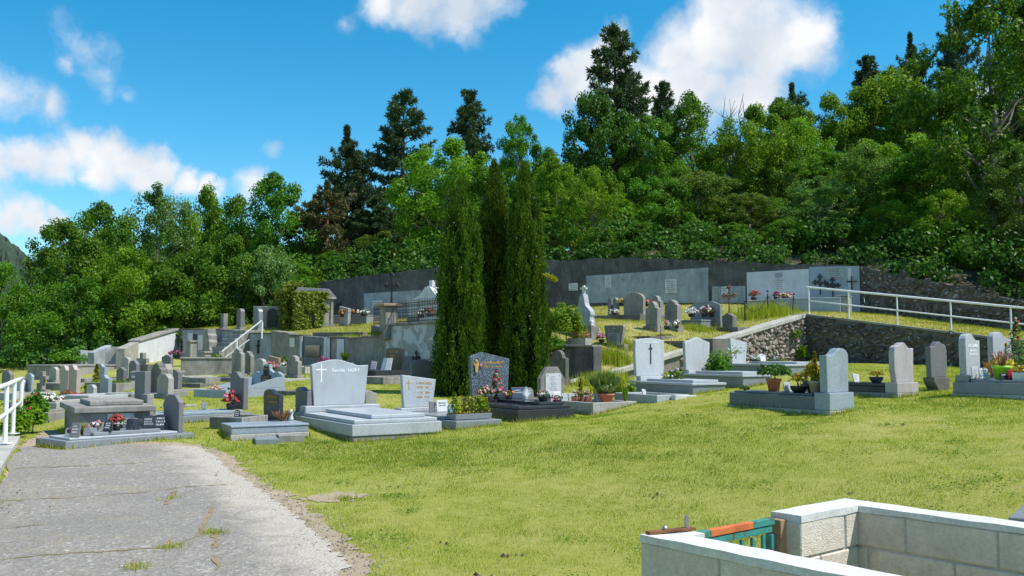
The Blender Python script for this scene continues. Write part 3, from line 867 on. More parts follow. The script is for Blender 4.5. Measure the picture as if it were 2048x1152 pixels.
# plaster and plaques on the boundary wall
wall_panel(bw, 'plaster_panel', 1173, 1262, 552, 546, 606, A0, A1, 'plaster_grey', .03, .06)
wall_panel(bw, 'plaster_panel', 1262.6, 1418, 546, 535, 606, A1, A2, 'plaster_grey', .05, .07)
wall_panel(bw, 'plaster_panel', 1425, 1492, 573, 572, 606, A1, A2, 'plaster_grey', .035, .05)
wall_panel(bw, 'plaster_panel', 1495, 1620, 545, 538, 612, A1, A2, 'plaster_white', .06, .08)
wall_panel(bw, 'plaster_panel', 1620.6, 1721, 534, 532, 624, A1, A2, 'plaster_blue', .04, .06)
wall_panel(bw, 'plaster_panel', 728, 842, 587, 580, 640, A0, A1, 'plaster_grey', .03, .05)
for args in ((1138,1156,567,566,581,A0,A1,'marble_white',.02),(1211,1224,552,551,575,A0,A1,'marble_white',.06),(1241,1252,555,554,565,A0,A1,'marble_grey',.06),
             (1331,1355,559,558,587,A1,A2,'marble_white',.09),(1443,1459,574,573,595,A1,A2,'marble_white',.07),(1549,1573,557,556,579,A1,A2,'marble_white',.085),
             (1552,1567,546,545,554,A1,A2,'marble_grey',.085),(1655,1690,536,535,558,A1,A2,'marble_grey',.065),(1698,1705,536,536,590,A1,A2,'plaster_white',.055),
             (745,765,602,600,616,A0,A1,'marble_white',.05),(672,682,607,606,619,A0,A1,'iron_black',.02),(800,812,592,591,603,A0,A1,'marble_grey',.05),
             (1427,1441,574,574,586,A1,A2,'marble_grey',.06),(1462,1476,575,575,588,A1,A2,'marble_grey',.06)):
    o = wall_panel(bw, 'plaque', *args[:5], args[5], args[6], args[7], args[8], .02)
    if args[7].startswith('marble'):
        mb = MB(); x0, x1, y0, y1 = args[0], args[1], args[2], args[4]
        for k in range(int((y1 - y0) / 4)):
            ya = y0 + 3 + k*4; xa = x0 + (x1-x0)*random.uniform(.12, .3); xb = x1 - (x1-x0)*random.uniform(.12, .35)
            while xa < xb:
                xc = xa + random.uniform(1.2, 3.0)
                a_ = lp(args[5], args[6], on_line(xa, args[5], args[6])); b_ = lp(args[5], args[6], on_line(min(xc, xb), args[5], args[6]))
                wall_hex(mb, a_, b_, P(xa, ya+1.4, a_.y).z, P(xc, ya+1.4, b_.y).z, P(xa, ya, a_.y).z, P(xc, ya, b_.y).z, -args[8]-.004, -args[8])
                xa = xc + .8
        q_ = mb.build('inscription', 'granite_dull'); q_['kind'] = 'stuff'; child(q_, bw)

def iron_cross(mb, base, h, w, rz, r=.018, fancy=True):
    M = Mat4(base, rz)
    def T(*pts): return [M @ Vector(p) for p in pts]
    zc = h * .68
    mb.tube(T((0,0,0),(0,0,h)), r, 6); mb.tube(T((-w/2,0,zc),(w/2,0,zc)), r, 6)
    if fancy:
        for (x, z) in ((-w/2,zc),(w/2,zc),(0,h)):
            for k in range(3):
                a = math.pi*(k-1)*.55 + (0 if z > zc else (math.pi/2 if x < 0 else -math.pi/2))
                c = M @ Vector((x - math.sin(a)*r*2.2 if z <= zc else x + math.sin(a)*r*2.2, 0, z + math.cos(a)*r*2.2))
                mb.ball(c, r*1.5, 6, 4)
        for sx in (-1, 1):
            for sz in (-1, 1):
                mb.tube(T((sx*r, 0, zc + sz*w*.28), (sx*w*.16, 0, zc + sz*w*.16), (sx*w*.28, 0, zc + sz*r)), r*.55, 5)
    return mb
AW = math.atan2((A2-A1).y, (A2-A1).x)
for k, (px, py0, h, w, lab) in enumerate(((1642,586,1.0,.42,'ornate iron cross fixed at the left of the blue plaster panel'),(1667,592,1.0,.42,'ornate iron cross in the middle of the blue plaster panel'),(1705,582,.9,.42,'plain dark iron cross at the right of the blue plaster panel'))):
    b = wp(px, py0 - 2, A1, A2, .12)
    o = iron_cross(MB(), (0,0,0), h*.75, w, 0, .03, k < 2).build('iron_cross', 'iron_black'); o.location = (b.x, b.y, b.z - .12); o.rotation_euler.z = AW
    tag(o, lab, 'cross')

# terrace front wall (lower retaining wall with niches)
W1R = Vector((-2.85, 33.0))
w1 = empty('terrace_wall', (W1R.x, W1R.y, GL(W1R.x, W1R.y)), 0, 'low stained retaining wall of the terrace with niches and plaques', 'wall')
segs = [(355,441,660,660,'plaster_grey'),(441,472,661,662,'plaster_grey'),(500,543,668,668,'plaster_grey'),(543,578,664,668,'concrete_aged'),(578,607,672,672,'concrete_aged'),(607,652,672,675,'slate_grey'),(652,700,676,677,'concrete_aged'),(700,772,678,672,'concrete_aged'),(868,1100,664,690,'concrete_aged'),(1100,1186,693,694,'wall_black')]
for k, (a, b, t0, t1, mt) in enumerate(segs):
    s0, s1 = on_line(a, W1L, J0), on_line(b, W1L, J0)
    p, q = lp(W1L, J0, s0), lp(W1L, J0, s1)
    mb = MB(); wall_hex(mb, p, q, GL(p.x,p.y)-.4, GL(q.x,q.y)-.4, P(a,t0,p.y).z, P(b,t1,q.y).z, 0 + .012*(k % 2), .4 + .015*(k % 3))
    child(mb.build('wall_section', mt, bevel=.012), w1)
    mb = MB(); wall_hex(mb, p, q, P(a,t0,p.y).z+.002, P(b,t1,q.y).z+.002, P(a,t0,p.y).z+.06, P(b,t1,q.y).z+.06, -.04, .42)
    if mt != 'slate_grey': child(mb.build('coping', 'concrete_aged' if k % 2 else 'concrete_dark', bevel=.012), w1)
for (a, b, t, bt, mt, pr) in ((388,395,668,712,'iron_black',.02),(398,409,670,700,'marble_white',.025),(412,420,668,712,'iron_black',.02),(378,387,666,714,'plaster_white',.03),
                          (581,591,676,694,'marble_white',.03),(655,662,676,735,'plaster_white',.05),(676,690,678,730,'plaster_white',.04),(613,641,690,714,'glass_dark',.03),(603,607.5,672,716,'plaster_white',.07),(651,656,674,716,'plaster_white',.07)):
    wall_panel(w1, 'plaque', a, b, t, t, bt, W1L, J0, mt, pr, .022)
for px in (519, 366):
    b = wp(px, 705, W1L, J0, .05)
    o = MB(); o.tube([(0,0,-.05),(0,0,.45)], .035, 6); o.tube([(-.11,0,.28),(.11,0,.28)], .03, 6); o.ball((0,0,.48), .05)
    o = o.build('crucifix', 'iron_black'); o.location = b; child(o, w1)

# sunlit wing wall climbing to the terrace at the left end
wl0 = P(277, 700, 41.0).xy
ww = empty('wing_wall', (wl0.x, wl0.y, GL(wl0.x, wl0.y)), 0, 'sunlit whitewashed wing wall with a sloping top at the left end of the terrace', 'wall')
mb = MB(); wall_hex(mb, wl0, W1L, GL(wl0.x,wl0.y)-.3, GL(W1L.x,W1L.y)-.3, P(277,684,41).z, P(355,661,45).z, 0, .4); child(mb.build('wall_section', 'plaster_white', bevel=.01), ww)
mb = MB(); wall_hex(mb, wl0, W1L, P(277,684,41).z+.002, P(355,661,45).z+.002, P(277,682,41).z+.04, P(355,658,45).z+.04, -.06, .5); child(mb.build('coping', 'concrete_aged', bevel=.02), ww)
wl1 = P(249, 715, 39.6).xy
mb = MB(); wall_hex(mb, wl1, wl0 + (wl1-wl0).normalized()*.01, GL(wl1.x,wl1.y)-.3, GL(wl0.x,wl0.y)-.3, P(249,697,39.6).z, P(277,684,41).z, .0, .38); child(mb.build('wall_end', 'chapel_stone', bevel=.01), ww)

# staircase up to the terrace
sp = on_line(474, W1L, J0); sq = on_line(500, W1L, J0)
pa, pb = lp(W1L, J0, sp), lp(W1L, J0, sq); pier = lp(W1L, J0, on_line(446, W1L, J0))
st = empty('staircase', (pa.x, pa.y, GL(pa.x, pa.y)), 0, 'narrow weedy stone staircase with a white handrail through the terrace wall', 'staircase')
uu = (J0 - W1L).normalized(); nn = Vector((-uu.y, uu.x))
zlo = GL(pa.x, pa.y); zhi = GU(pa.x, pa.y) + .1
ns = 8
for k in range(ns):
    mb = MB(); z1 = zlo + (zhi - zlo) * (k + 1)/ns
    a, b = pa + nn * (-1.9 + .24*k), pb + nn * (-1.9 + .24*k)
    wall_hex(mb, a + uu*.02, b - uu*.02, zlo-.3, zlo-.3, z1, z1, 0, .24 + (.6 if k == ns-1 else .002))
    child(mb.build('step', 'concrete_aged', bevel=.015), st)
for (pp, nm) in ((pa, 'pillar'), (pb + uu*.12, 'pillar')):
    mb = MB(); M = Mat4((pp.x, pp.y, zlo), math.atan2(uu.y, uu.x))
    hgt = (zhi - zlo) * (.62 if pp is pa else .3)
    mb.box(-.16, .16, -2.25, -1.95, -.2, hgt, M); mb.box(-.2, .2, -2.29, -1.91, hgt+.002, hgt + .09, M)
    child(mb.build(nm, 'concrete_aged', bevel=.02), st)
h0, h1 = P(444, 703, pa.y - 2.6), P(524, 641, pb.y - 1.3)
mb = MB(); mb.tube([h0, h1, h1 + Vector((.02, 0, -.1)), h1 + Vector((0,0,-.75))], .032, 8); child(mb.build('handrail', 'paint_white', smooth=False), st)
g0, g1 = P(445, 719, pa.y - 2.6), P(499, 679, pb.y - 1.7)
mb = MB(); mb.tube([g0, g1], .026, 8); child(mb.build('midrail', 'paint_white'), st)
c = h0 + (h1 - h0) * .37
mb = MB(); mb.tube([c, c + Vector((0,0,-1.0))], .026, 8); child(mb.build('post', 'paint_white'), st)
# scrolled gate pier left of the stairs
mb = MB()
M = Mat4((pier.x - nn.x*.5, pier.y - nn.y*.5, GL(pier.x,pier.y)), math.atan2(uu.y, uu.x))
hh = P(430, 658, pier.y).z - GL(pier.x, pier.y)
prof = [(-.62,-.2),(.02,-.2),(.02,hh*.35),(-.05,hh*.42),(-.04,hh*.6),(-.12,hh*.66),(-.12,hh*.8),(-.22,hh*.86),(-.22,hh),(-.62,hh)]
mb.prism(prof, -.12, .3, M)
tag(mb.build('scrolled_pier', 'concrete_aged', bevel=.02), 'scroll edged concrete pier ending the wall beside the staircase', 'pier')
# ------------------------------------------------------------------ trees
def limb_path(a, b, r, bend=.18, n=4):
    a, b = Vector(a), Vector(b); d = (b - a).length
    pts = [a]
    for k in range(1, n):
        t = k / n
        p = a.lerp(b, t); p.z += bend * d * math.sin(t * math.pi) * .6
        pts.append(p + Vector((r.uniform(-1,1), r.uniform(-1,1), r.uniform(-.5,.5))) * d * .05)
    return pts + [b]
def broadleaf(seed, H, R, z0, nclump, per, leaf, clump_r, shape=1.0, open_=0.0, upright=0.0):
    """returns (trunk mesh, crown mesh): tapered trunk with limbs that end in leaf clumps spread through an uneven crown"""
    r = random.Random(seed); rng = np.random.default_rng(seed)
    lean = (r.uniform(-.05,.05)*H, r.uniform(-.05,.05)*H)
    mb = MB()
    tp = [Vector((lean[0]*t + r.uniform(-.02,.02)*H*(t > 0), lean[1]*t + r.uniform(-.02,.02)*H*(t > 0), H*.82*t)) for t in (0,.15,.3,.45,.6,.8,1)]
    r0 = .019*H + .05
    mb.tube(tp, [r0*1.25, r0, r0*.85, r0*.7, r0*.52, r0*.3, r0*.1], 7)
    lobes = [(r.uniform(0, 6.28), r.uniform(-.6, .9), r.uniform(.75, 1.3)) for _ in range(7)]
    blobs = []
    zc, hz_ = (z0 + 1) / 2 * H, (1 - z0) / 2 * H
    tries = 0
    while len(blobs) < nclump and tries < nclump * 40:
        tries += 1
        a = r.uniform(0, 6.283); w = r.uniform(-1, 1)
        rad = max(.02, 1 - abs(w) ** (2.2 if w > 0 else 3.0)) ** .5
        m = 1.0
        for la, lw, ls in lobes:
            dd = (1 - math.cos(a - la)) * .5 + abs(w - lw) * .5
            if dd < .35: m = max(m * .98, ls) if ls > 1 else m * ls
        f = (r.random() ** .42) * m
        x, y, z = math.cos(a) * rad * R * f, math.sin(a) * rad * R * f, zc + w * hz_ * (.55 + .45 * min(1, f) if w > 0 else 1)
        if z > H: z = H * r.uniform(.93, 1.0)
        cr_ = clump_r * r.uniform(.55, 1.25)
        blobs.append((x + lean[0]*z/H, y + lean[1]*z/H, z, cr_))
    for k in range(3):
        blobs.append((lean[0] + r.uniform(-.12,.12)*R, lean[1] + r.uniform(-.12,.12)*R, H*r.uniform(.93,1.02), clump_r*.6))
    blobs = [(x_, y_, z_, c_) for (x_, y_, z_, c_) in blobs]
    srt = sorted(blobs, key=lambda b: r.random())
    for b in srt[:26]:
        zz = max(.12*H, b[2] - r.uniform(.25, .5) * math.hypot(b[0], b[1]) - .1*H)
        t = min(.95, zz / (H*.82)); st_ = Vector((lean[0]*t, lean[1]*t, H*.82*t))
        rb = r0 * (1 - t) * .45 + .015
        mb.tube(limb_path(st_, b[:3], r), [rb, rb*.75, rb*.5, rb*.35, rb*.15], 5, cap=False)
    c, a, bb, tnt = leaf_cloud(rng, blobs, per, leaf, .92, .58, .4)
    hgt = (c[:, 2] / H)
    return mb.mesh('trunk', 'bark_grey', True), leaf_mesh('crown', c, a, bb, tnt, 'leaf_mid')
PROTO = []
specs = [(11, 9, 3.2, .10, 95, 250, .20, .80), (12, 10, 3.0, .16, 100, 230, .19, .74), (13, 8, 3.3, .05, 100, 240, .20, .80), (14, 11, 2.9, .18, 105, 210, .18, .66),
         (15, 9, 3.6, .08, 105, 240, .21, .86), (16, 10, 2.7, .12, 95, 210, .16, .66), (17, 7, 3.0, .02, 95, 250, .19, .78), (18, 9.5, 3.1, .1, 150, 150, .17, .52)]
for s_ in specs:
    PROTO.append((s_[1], s_[2]) + broadleaf(*s_))

def conifer(seed, H, R, z0, nwh, perb, mat, tuft=.26, bark='bark_brown', droop=.1, flat=False, power=.8):
    r = random.Random(seed); rng = np.random.default_rng(seed)
    mb = MB(); r0 = .016*H + .04
    mb.tube([(0,0,0),(r.uniform(-.1,.1),r.uniform(-.1,.1),H*.35),(r.uniform(-.12,.12),r.uniform(-.1,.1),H*.7),(0,0,H*.99)], [r0*1.2, r0*.85, r0*.5, .02], 7)
    C, A, B, T = [], [], [], []
    for i in range(nwh):
        f = i / (nwh - 1)
        z_ = H * (z0 + (1 - z0) * f ** .92)
        nb = r.randint(5, 7) if f < .9 else 4
        for k in range(nb):
            if r.random() < .12: continue
            z = min(H * .985, z_ + r.uniform(-.6, .6) * H * (1 - z0) / nwh)
            if flat: ln = R * (math.sin(min(1, .22 + f * .95) * math.pi) ** .55) * r.uniform(.55, 1.1)
            else: ln = R * ((1 - f) ** power) * r.uniform(.6, 1.15) + .22
            a = r.uniform(0, 6.283)
            rise = r.uniform(.0, .55) * (.45 + f) - droop * (1 - f)
            e = Vector((math.cos(a)*ln, math.sin(a)*ln, ln*rise))
            st_ = Vector((0, 0, z)); en = st_ + e
            mid = st_.lerp(en, .55) + Vector((0, 0, -.06*ln))
            mb.tube([st_, mid, en], [max(.012, r0*.28*(1-f)+.01), .014, .006], 4, cap=False)
            nt2 = max(4, int(perb * (ln / R + .25)))
            for j in range(nt2):
                q = .22 + .78 * (j + r.random()) / nt2
                c = st_.lerp(mid, q/.55) if q < .55 else mid.lerp(en, (q-.55)/.45)
                side = Vector((-math.sin(a), math.cos(a), 0)) * r.uniform(-1, 1) * ln * .34 * (1.2 - q)
                c = c + side + Vector((0, 0, r.uniform(-.1, .22)))
                m = 12
                d = unit(rng.normal(size=(m, 3)) + np.array([math.cos(a)*.7, math.sin(a)*.7, .7]))
                ll = tuft * rng.uniform(.7, 1.25, m)
                C.append(np.array(c)[None] + d * (ll * .45)[:, None]); A.append(d * (ll * .5)[:, None])
                B.append(unit(np.cross(d, rng.normal(size=(m, 3)))) * (tuft * .11)); T.append(np.clip(rng.normal(.45, .22, m) + r.uniform(-.15, .15), 0, 1))
    for k in range(0 if flat else 26):
        m = 13; c = np.array([r.uniform(-.12,.12), r.uniform(-.12,.12), H*(.94 + .07*r.random())])
        d = unit(rng.normal(size=(m, 3)) + np.array([0, 0, 1.2])); ll = tuft * rng.uniform(.6, 1.1, m)
        C.append(c[None] + d * (ll*.45)[:, None]); A.append(d * (ll*.5)[:, None]); B.append(unit(np.cross(d, rng.normal(size=(m, 3)))) * (tuft*.1)); T.append(rng.random(m))
    return mb.mesh('trunk', bark, True), leaf_mesh('crown', np.concatenate(C), np.concatenate(A), np.concatenate(B), np.concatenate(T), mat)
CON = [(12, 2.6) + conifer(41, 12, 2.6, .22, 19, 20, 'needle_dark', .36, 'bark_brown', .08, False, .7), (13, 2.9) + conifer(42, 13, 2.9, .2, 20, 21, 'needle_dark', .38, 'bark_brown', .02, False, .55),
       (8, 2.7) + conifer(43, 8, 2.7, .38, 12, 26, 'needle_brown', .32, 'bark_orange', -.05, True), (11, 3.0) + conifer(44, 11, 3.0, .3, 17, 21, 'needle_dark', .38, 'bark_brown', -.1, True)]

def place_tree(name, proto, px, top, d, wpx, mat=None, label=None, cat='tree', group=None, rz=None, bark=None, sink=.25, gfn=GH):
    H, R, tm, cm = proto
    b = P(px, 600, d); gz = gfn(b.x, b.y)
    ztop = P(px, top, d).z
    h = max(1.6, ztop - gz + sink)
    root = empty(name, (b.x, b.y, gz - sink), random.uniform(0, 6.28) if rz is None else rz, label, cat, group)
    w = min(wpx * d / FPX, h * 1.15) / (2 * R)
    sx, sz = w * random.uniform(.94, 1.06), h / H
    for nm, me in (('trunk', tm), ('crown', cm)):
        o = mesh_obj(nm, me, root); o.scale = (sx, w, sz)
        mt = mat if nm == 'crown' else bark
        if mt:
            o.material_slots[0].link = 'OBJECT'; o.material_slots[0].material = MATS[mt]
    return root
G_SKY = 'trees of the wood on the hill'
TREES = [  # column, top row, distance, crown width (px), prototype, leaf, label
 (10,538,47,150,2,'leaf_mid','low rounded green tree at the left edge below the distant hill'),
 (125,450,50,150,0,'leaf_mid','leafy tree just right of the distant hill on the left skyline'),
 (205,415,52,175,1,'leaf_mid','mid green tree with thin leader tips above the far left graves'),
 (312,382,55,150,5,'leaf_blue','bluish feathery tree with pointed tips rising above its left neighbours'),
 (395,393,57,140,4,'leaf_lime','bright green round topped tree left of the forked tall tree'),
 (470,408,57,140,2,'leaf_mid','pale green tree filling the gap beside the forked tall tree'),
 (548,354,54,160,1,'leaf_mid','tall forked airy tree standing just left of the brown pine'),
 (160,560,45,160,6,'leaf_mid','bushy tree low above the ivy covered wall stubs'),
 (255,510,46,175,2,'leaf_lime','wide bush like tree above the left wing wall'),
 (350,520,47,175,6,'leaf_mid','dense rounded tree directly above the whitewashed wing wall'),
 (440,485,48,175,4,'leaf_mid','broad tree above the staircase handrail'),
 (525,500,48,130,0,'leaf_blue','bluish leafy tree left of the ivy covered tomb chapel'),
 (600,530,49,110,6,'leaf_lime','bright bush like tree behind the ivy covered tomb chapel'),
 (880,292,51,190,4,'leaf_lime','big domed bright green tree behind the left cypress'),
 (960,340,50,130,1,'leaf_mid','leafy tree filling the gap behind the middle cypress'),
 (1045,238,57,120,7,'leaf_mid','thin topped oak like tree above the right cypress'),
 (1110,320,52,120,1,'leaf_lime','yellow green tree just right of the cypress tops'),
 (1190,196,56,160,0,'leaf_dark','dark round crowned tree below the tallest spruce'),
 (1185,345,46,130,2,'leaf_lime','luminous fresh green tree above the back wall right of the cypresses'),
 (1290,240,54,130,3,'leaf_mid','mid green tree right of the tallest spruce'),
 (1390,196,58,140,1,'leaf_mid','tall full crowned tree in the centre of the wooded hill'),
 (1300,360,47,150,6,'leaf_mid','dense tree low above the grey plaster panel'),
 (1400,350,47,150,0,'leaf_olive','olive toned tree above the right end of the grey plaster panel'),
 (1495,228,56,160,4,'leaf_lime','lime green tree beside the bare dead branches'),
 (1500,390,46,140,7,'leaf_olive','brownish open shrubby tree above the white plaster panel'),
 (1560,205,60,150,1,'leaf_mid','full crowned tree on the skyline right of the bare dead branches'),
 (1610,250,57,140,2,'leaf_lime','yellowish round tree below the small dark pine on the right'),
 (1640,360,44,150,5,'leaf_blue','pale bluish ash tree above the blue plaster panel'),
 (1690,200,60,150,4,'leaf_lime','bright tree on the hill shoulder right of the great cloud'),
 (1790,150,60,170,0,'leaf_lime','large sunlit lime tree high on the right slope'),
 (1740,300,47,150,2,'leaf_olive','reddish green rounded tree midway up the right slope'),
 (1850,300,45,150,1,'leaf_mid','leafy tree left of the great ash at the right edge'),
 (1985,-30,41,270,3,'leaf_mid','great ash tree towering at the right edge of the picture'),
 (2045,300,38,150,5,'leaf_olive','grey green willow like tree low at the right edge'),
 (1910,440,41,150,6,'leaf_dark','dark leafy tree above the rubble wall behind the railing'),
 (1790,440,42,140,6,'leaf_dark','dense dark bush like tree above the ramp'),
 (1570,440,43,130,6,'leaf_mid','leafy bush like tree hanging over the white plaster panel'),
 (1960,470,38,150,6,'leaf_mid','thick bush like tree behind the railing near the right edge'),
 (2040,520,36,130,2,'leaf_olive','grey green shrubby tree above the right end of the railing'),
 (1860,500,40,120,2,'leaf_dark','shaded bush like tree above the middle of the railing'),
]
for (px, top, d, wpx, pr, mt, lab) in TREES:
    place_tree('broadleaf_tree', PROTO[pr], px, top, d, wpx, mt, lab, 'tree', G_SKY)
CONS = [(690,258,58,150,3,None,None,'dark bushy pine left of the tall twin spruces'),(652,368,55,150,2,None,None,'brownish low crowned pine with an orange trunk'),(805,190,59,170,1,None,None,'tall dark conifer left of the two behind the cypresses'),
        (937,190,62,155,1,'needle_dark',None,'spruce whose tip shows just left of the cypress tops'),(1232,62,58,190,1,None,None,'tallest spruce, standing against the great white cloud'),(1330,170,63,110,0,None,None,'small dark conifer right of the tallest spruce'),
        (1592,172,66,120,3,None,None,'flat topped dark pine on the skyline below the great cloud'),(1745,118,68,120,0,None,None,'dark pine on the skyline high on the right slope'),(1835,72,68,110,3,None,None,'broad dark pine near the top of the right slope'),(1930,12,68,110,3,None,None,'highest dark pine beside the great ash at the right'),
        (750,395,56,140,0,None,None,'shaded dark conifer between the pine and the tall spruce'),(625,395,57,60,3,None,None,'slim dark pine behind the brownish pine')]
for (px, top, d, wpx, pr, mt, bk, lab) in CONS:
    place_tree('conifer_tree', CON[pr], px, top, d, wpx, mt, lab, 'tree', 'conifers of the wood', bark=bk, rz=random.uniform(0, 6.28))
# the rest of the wood: trees that only show as leaves between the others
SKYL = [(-400,600),(0,600),(60,580),(110,480),(200,440),(330,430),(550,420),(640,430),(760,380),(900,340),(1040,290),(1180,260),(1300,260),(1450,260),(1600,240),(1700,220),(1800,180),(1900,140),(2000,60),(2300,-60),(2700,-200)]
def skyline(px):
    for (a, b), (c, d_) in zip(SKYL, SKYL[1:]):
        if a <= px <= c: return b + (d_ - b) * (px - a) / (c - a)
    return 500
rr = random.Random(77)
MARKS = ['the left edge of the picture','the distant hill','the far left wall stubs','the golden shrub','the slim rounded headstone','the tall plain slab','the wing wall','the scrolled pier','the staircase','the forked tall tree','the tomb chapel','the brownish pine','the iron cross','the white pediment','the left cypress','the middle cypress','the right cypress','the big leafy bush','the tallest spruce','the arched headstone','the grey plaster panel','the flowered slab','the rusty iron cross','the white plaster panel','the blue plaster panel','the ramp corner','the second rail post','the pink headstone','the dark corbelled headstone','the great ash','the lime green pot','the right edge of the picture']
COLW = {'leaf_mid': 'mid green', 'leaf_dark': 'dark green', 'leaf_lime': 'lime green', 'leaf_olive': 'olive green'}
ROWW = ['lowest row', 'second row', 'third row', 'topmost row']
rows = [(49, .50), (54, .68), (60, .84), (68, .97)]
for ri, (d, f) in enumerate(rows):
    px = -60 + ri * 30
    used = set()
    while px < 2380:
        dd = d + rr.uniform(-1.5, 1.5)
        if px > 1000: dd = float(np.interp(px, [1000, 1240, 1720, 2048, 2400], [43, 42, 39.5, 35, 29])) + (3.0, 8.0, 14.0, 22.0)[ri] + rr.uniform(-1.2, 1.2)
        base = 640 if px > 600 else 700
        top = base + (skyline(max(-399, min(2699, px))) + 25 - base) * f + rr.uniform(-18, 18)
        mt = rr.choice(['leaf_mid', 'leaf_mid', 'leaf_dark', 'leaf_lime', 'leaf_mid', 'leaf_lime', 'leaf_olive'])
        mk = MARKS[max(0, min(31, int((px + 32) / 66)))]
        lab = '%s tree in the %s, above %s' % (COLW[mt], ROWW[ri], mk)
        if px > 2100: lab = '%s tree just beyond the right edge in the %s, %s' % (COLW[mt], ROWW[ri], 'next to the frame' if px < 2250 else 'further out')
        if lab in LABELS: lab = lab.replace(', above', ', second above')
        place_tree('broadleaf_tree', PROTO[rr.randrange(8)], px, top, dd, rr.uniform(120, 165), mt, lab, 'tree', 'trees within the wood')
        px += rr.uniform(84, 112) if px < 2100 else 150

# dead branches against the cloud
b = P(1455, 300, 57); gz = GH(b.x, b.y)
mb = MB(); r = random.Random(5)
topz = P(1455, 190, 57).z - gz
for k in range(5):
    e = Vector((r.uniform(-1.0, 1.0), r.uniform(-.6, .6), topz * r.uniform(.9, 1.0)))
    pts = limb_path((0, 0, topz*.25), e, r, -.05, 6); mb.tube(pts, [.09,.075,.06,.05,.035,.025,.012], 5)
    for q in range(5):
        i = r.randint(3, 5); s_ = pts[i]; mb.tube([s_, s_ + Vector((r.uniform(-.6,.6), r.uniform(-.4,.4), r.uniform(.3,.9)))], [.02,.008], 4)
mb.tube([(0,0,-.2),(0,0,topz*.28)], [.16,.1], 7)
tag(mb.build('dead_tree', 'bark_grey', loc=(b.x, b.y, gz)), 'bare dead tree whose branches stand against the great cloud', 'tree')

# ------------------------------------------------------------------ undergrowth along the foot of the wood (one mass of leaves)
rng = np.random.default_rng(55)
bl = []
def along(pts, step, fz, spread, rad, dz):
    for a, b in zip(pts, pts[1:]):
        k = max(1, int((b - a).length / step))
        for j in range(k):
            q = a.lerp(b, (j + rng.random()) / k)
            for _ in range(2):
                x, y = q.x + rng.uniform(*spread[0]), q.y + rng.uniform(*spread[1])
                bl.append((x, y, fz(x, y) + rng.uniform(*dz), rng.uniform(*rad)))
along([Vector(p) for p in back_line[2:]] , .35, GH, ((-.3, .5), (-.15, .9)), (.3, .7), (-.1, .6))
along([Vector(p) for p in back_line[3:]] , .3, GH, ((-.5, .3), (-.4, .6)), (.3, .6), (-.35, .35))
along([Vector(p) for p in back_line[1:3]] , .5, GH, ((-.3, .6), (.3, 1.3)), (.3, .6), (.0, .6))
along([Vector(p) for p in back_line[1:]] , .8, GH, ((.2, 1.5), (.8, 3.0)), (.5, 1.0), (.2, 1.6))
along([Vector((-40,44)), Vector((-24,46)), Vector((-17.6,48.8)), Vector((-12,49.6)), Vector((-9.2,48))], .6, GH, ((-.6, .6), (-.5, 1.5)), (.4, .9), (.1, 1.2))
along([Vector((-30,39)), Vector((-24,41)), Vector((-19.5,43.5)), Vector((-17,47))], .5, GL, ((-.8, .5), (-.4, 1.4)), (.35, .8), (.1, 1.1))
c, a, b_, tn = leaf_cloud(rng, bl, 120, .17, .8, .6, .4)
tag(mesh_obj('undergrowth', leaf_mesh('undergrowth', c, a, b_, tn, 'leaf_dark')), 'leafy undergrowth and ivy along the foot of the wood', 'undergrowth', kind='stuff')

# ------------------------------------------------------------------ three cypresses
def cypress(seed, H, R, n, lean=(0, 0)):
    r = random.Random(seed); rng = np.random.default_rng(seed)
    kb_ = [r.uniform(.9, 1.1) for _ in range(8)]
    prof = lambda t: R * np.interp(t, [0, .05, .16, .35, .55, .74, .88, 1], [.74*kb_[0], .94*kb_[1], 1.02*kb_[2], 1.0*kb_[3], .92*kb_[4], .74*kb_[5], .46*kb_[6], .03])
    ncl = 560
    cz = rng.random(ncl) ** .85; ca = rng.random(ncl) * 6.283
    bump_ = {}
    C, A, B, T = [], [], [], []
    per = n // ncl
    for z, a in zip(cz, ca):
        rad = float(prof(z)) * r.uniform(.80, 1.04)
        ax = np.array([math.cos(a), math.sin(a), 0])
        ln = r.uniform(.4, 1.0) * (1 - .3*z)
        base = ax * rad * .86 + np.array([lean[0]*z, lean[1]*z, z*H - ln*.5])
        dirn = unit(ax * (.10 - .16*z) + np.array([0, 0, 1]) + rng.normal(size=3) * .06)
        s = rng.random(per)
        wdt = .085 * np.sin(np.clip(s * .9 + .1, 0, 1) * math.pi) ** .7
        off = rng.normal(size=(per, 3)) * wdt[:, None] * .62
        c = base + dirn * (s * ln)[:, None] + off
        d = unit(dirn + unit(off + 1e-6) * .30 + rng.normal(size=(per, 3)) * .14)
        ll = rng.uniform(.04, .085, per)
        C.append(c); A.append(d * (ll*.5)[:, None]); B.append(unit(np.cross(d, rng.normal(size=(per, 3)))) * (ll * .2)[:, None])
        T.append(np.clip(rng.normal(.5, .16, per) + r.uniform(-.25, .25) + .3 * (s - .5), 0, 1))
    m = n // 3                                            # inner twigs so the column is opaque; near-black tint paints the inner shade
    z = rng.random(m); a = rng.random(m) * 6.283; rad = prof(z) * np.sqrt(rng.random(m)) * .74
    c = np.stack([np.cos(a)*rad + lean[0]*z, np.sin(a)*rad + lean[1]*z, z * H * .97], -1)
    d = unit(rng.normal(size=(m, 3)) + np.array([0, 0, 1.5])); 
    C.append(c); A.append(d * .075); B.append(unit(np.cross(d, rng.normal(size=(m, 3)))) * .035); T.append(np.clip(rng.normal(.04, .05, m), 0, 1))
    return leaf_mesh('crown', np.concatenate(C), np.concatenate(A), np.concatenate(B), np.concatenate(T), 'cypress_leaf'), prof
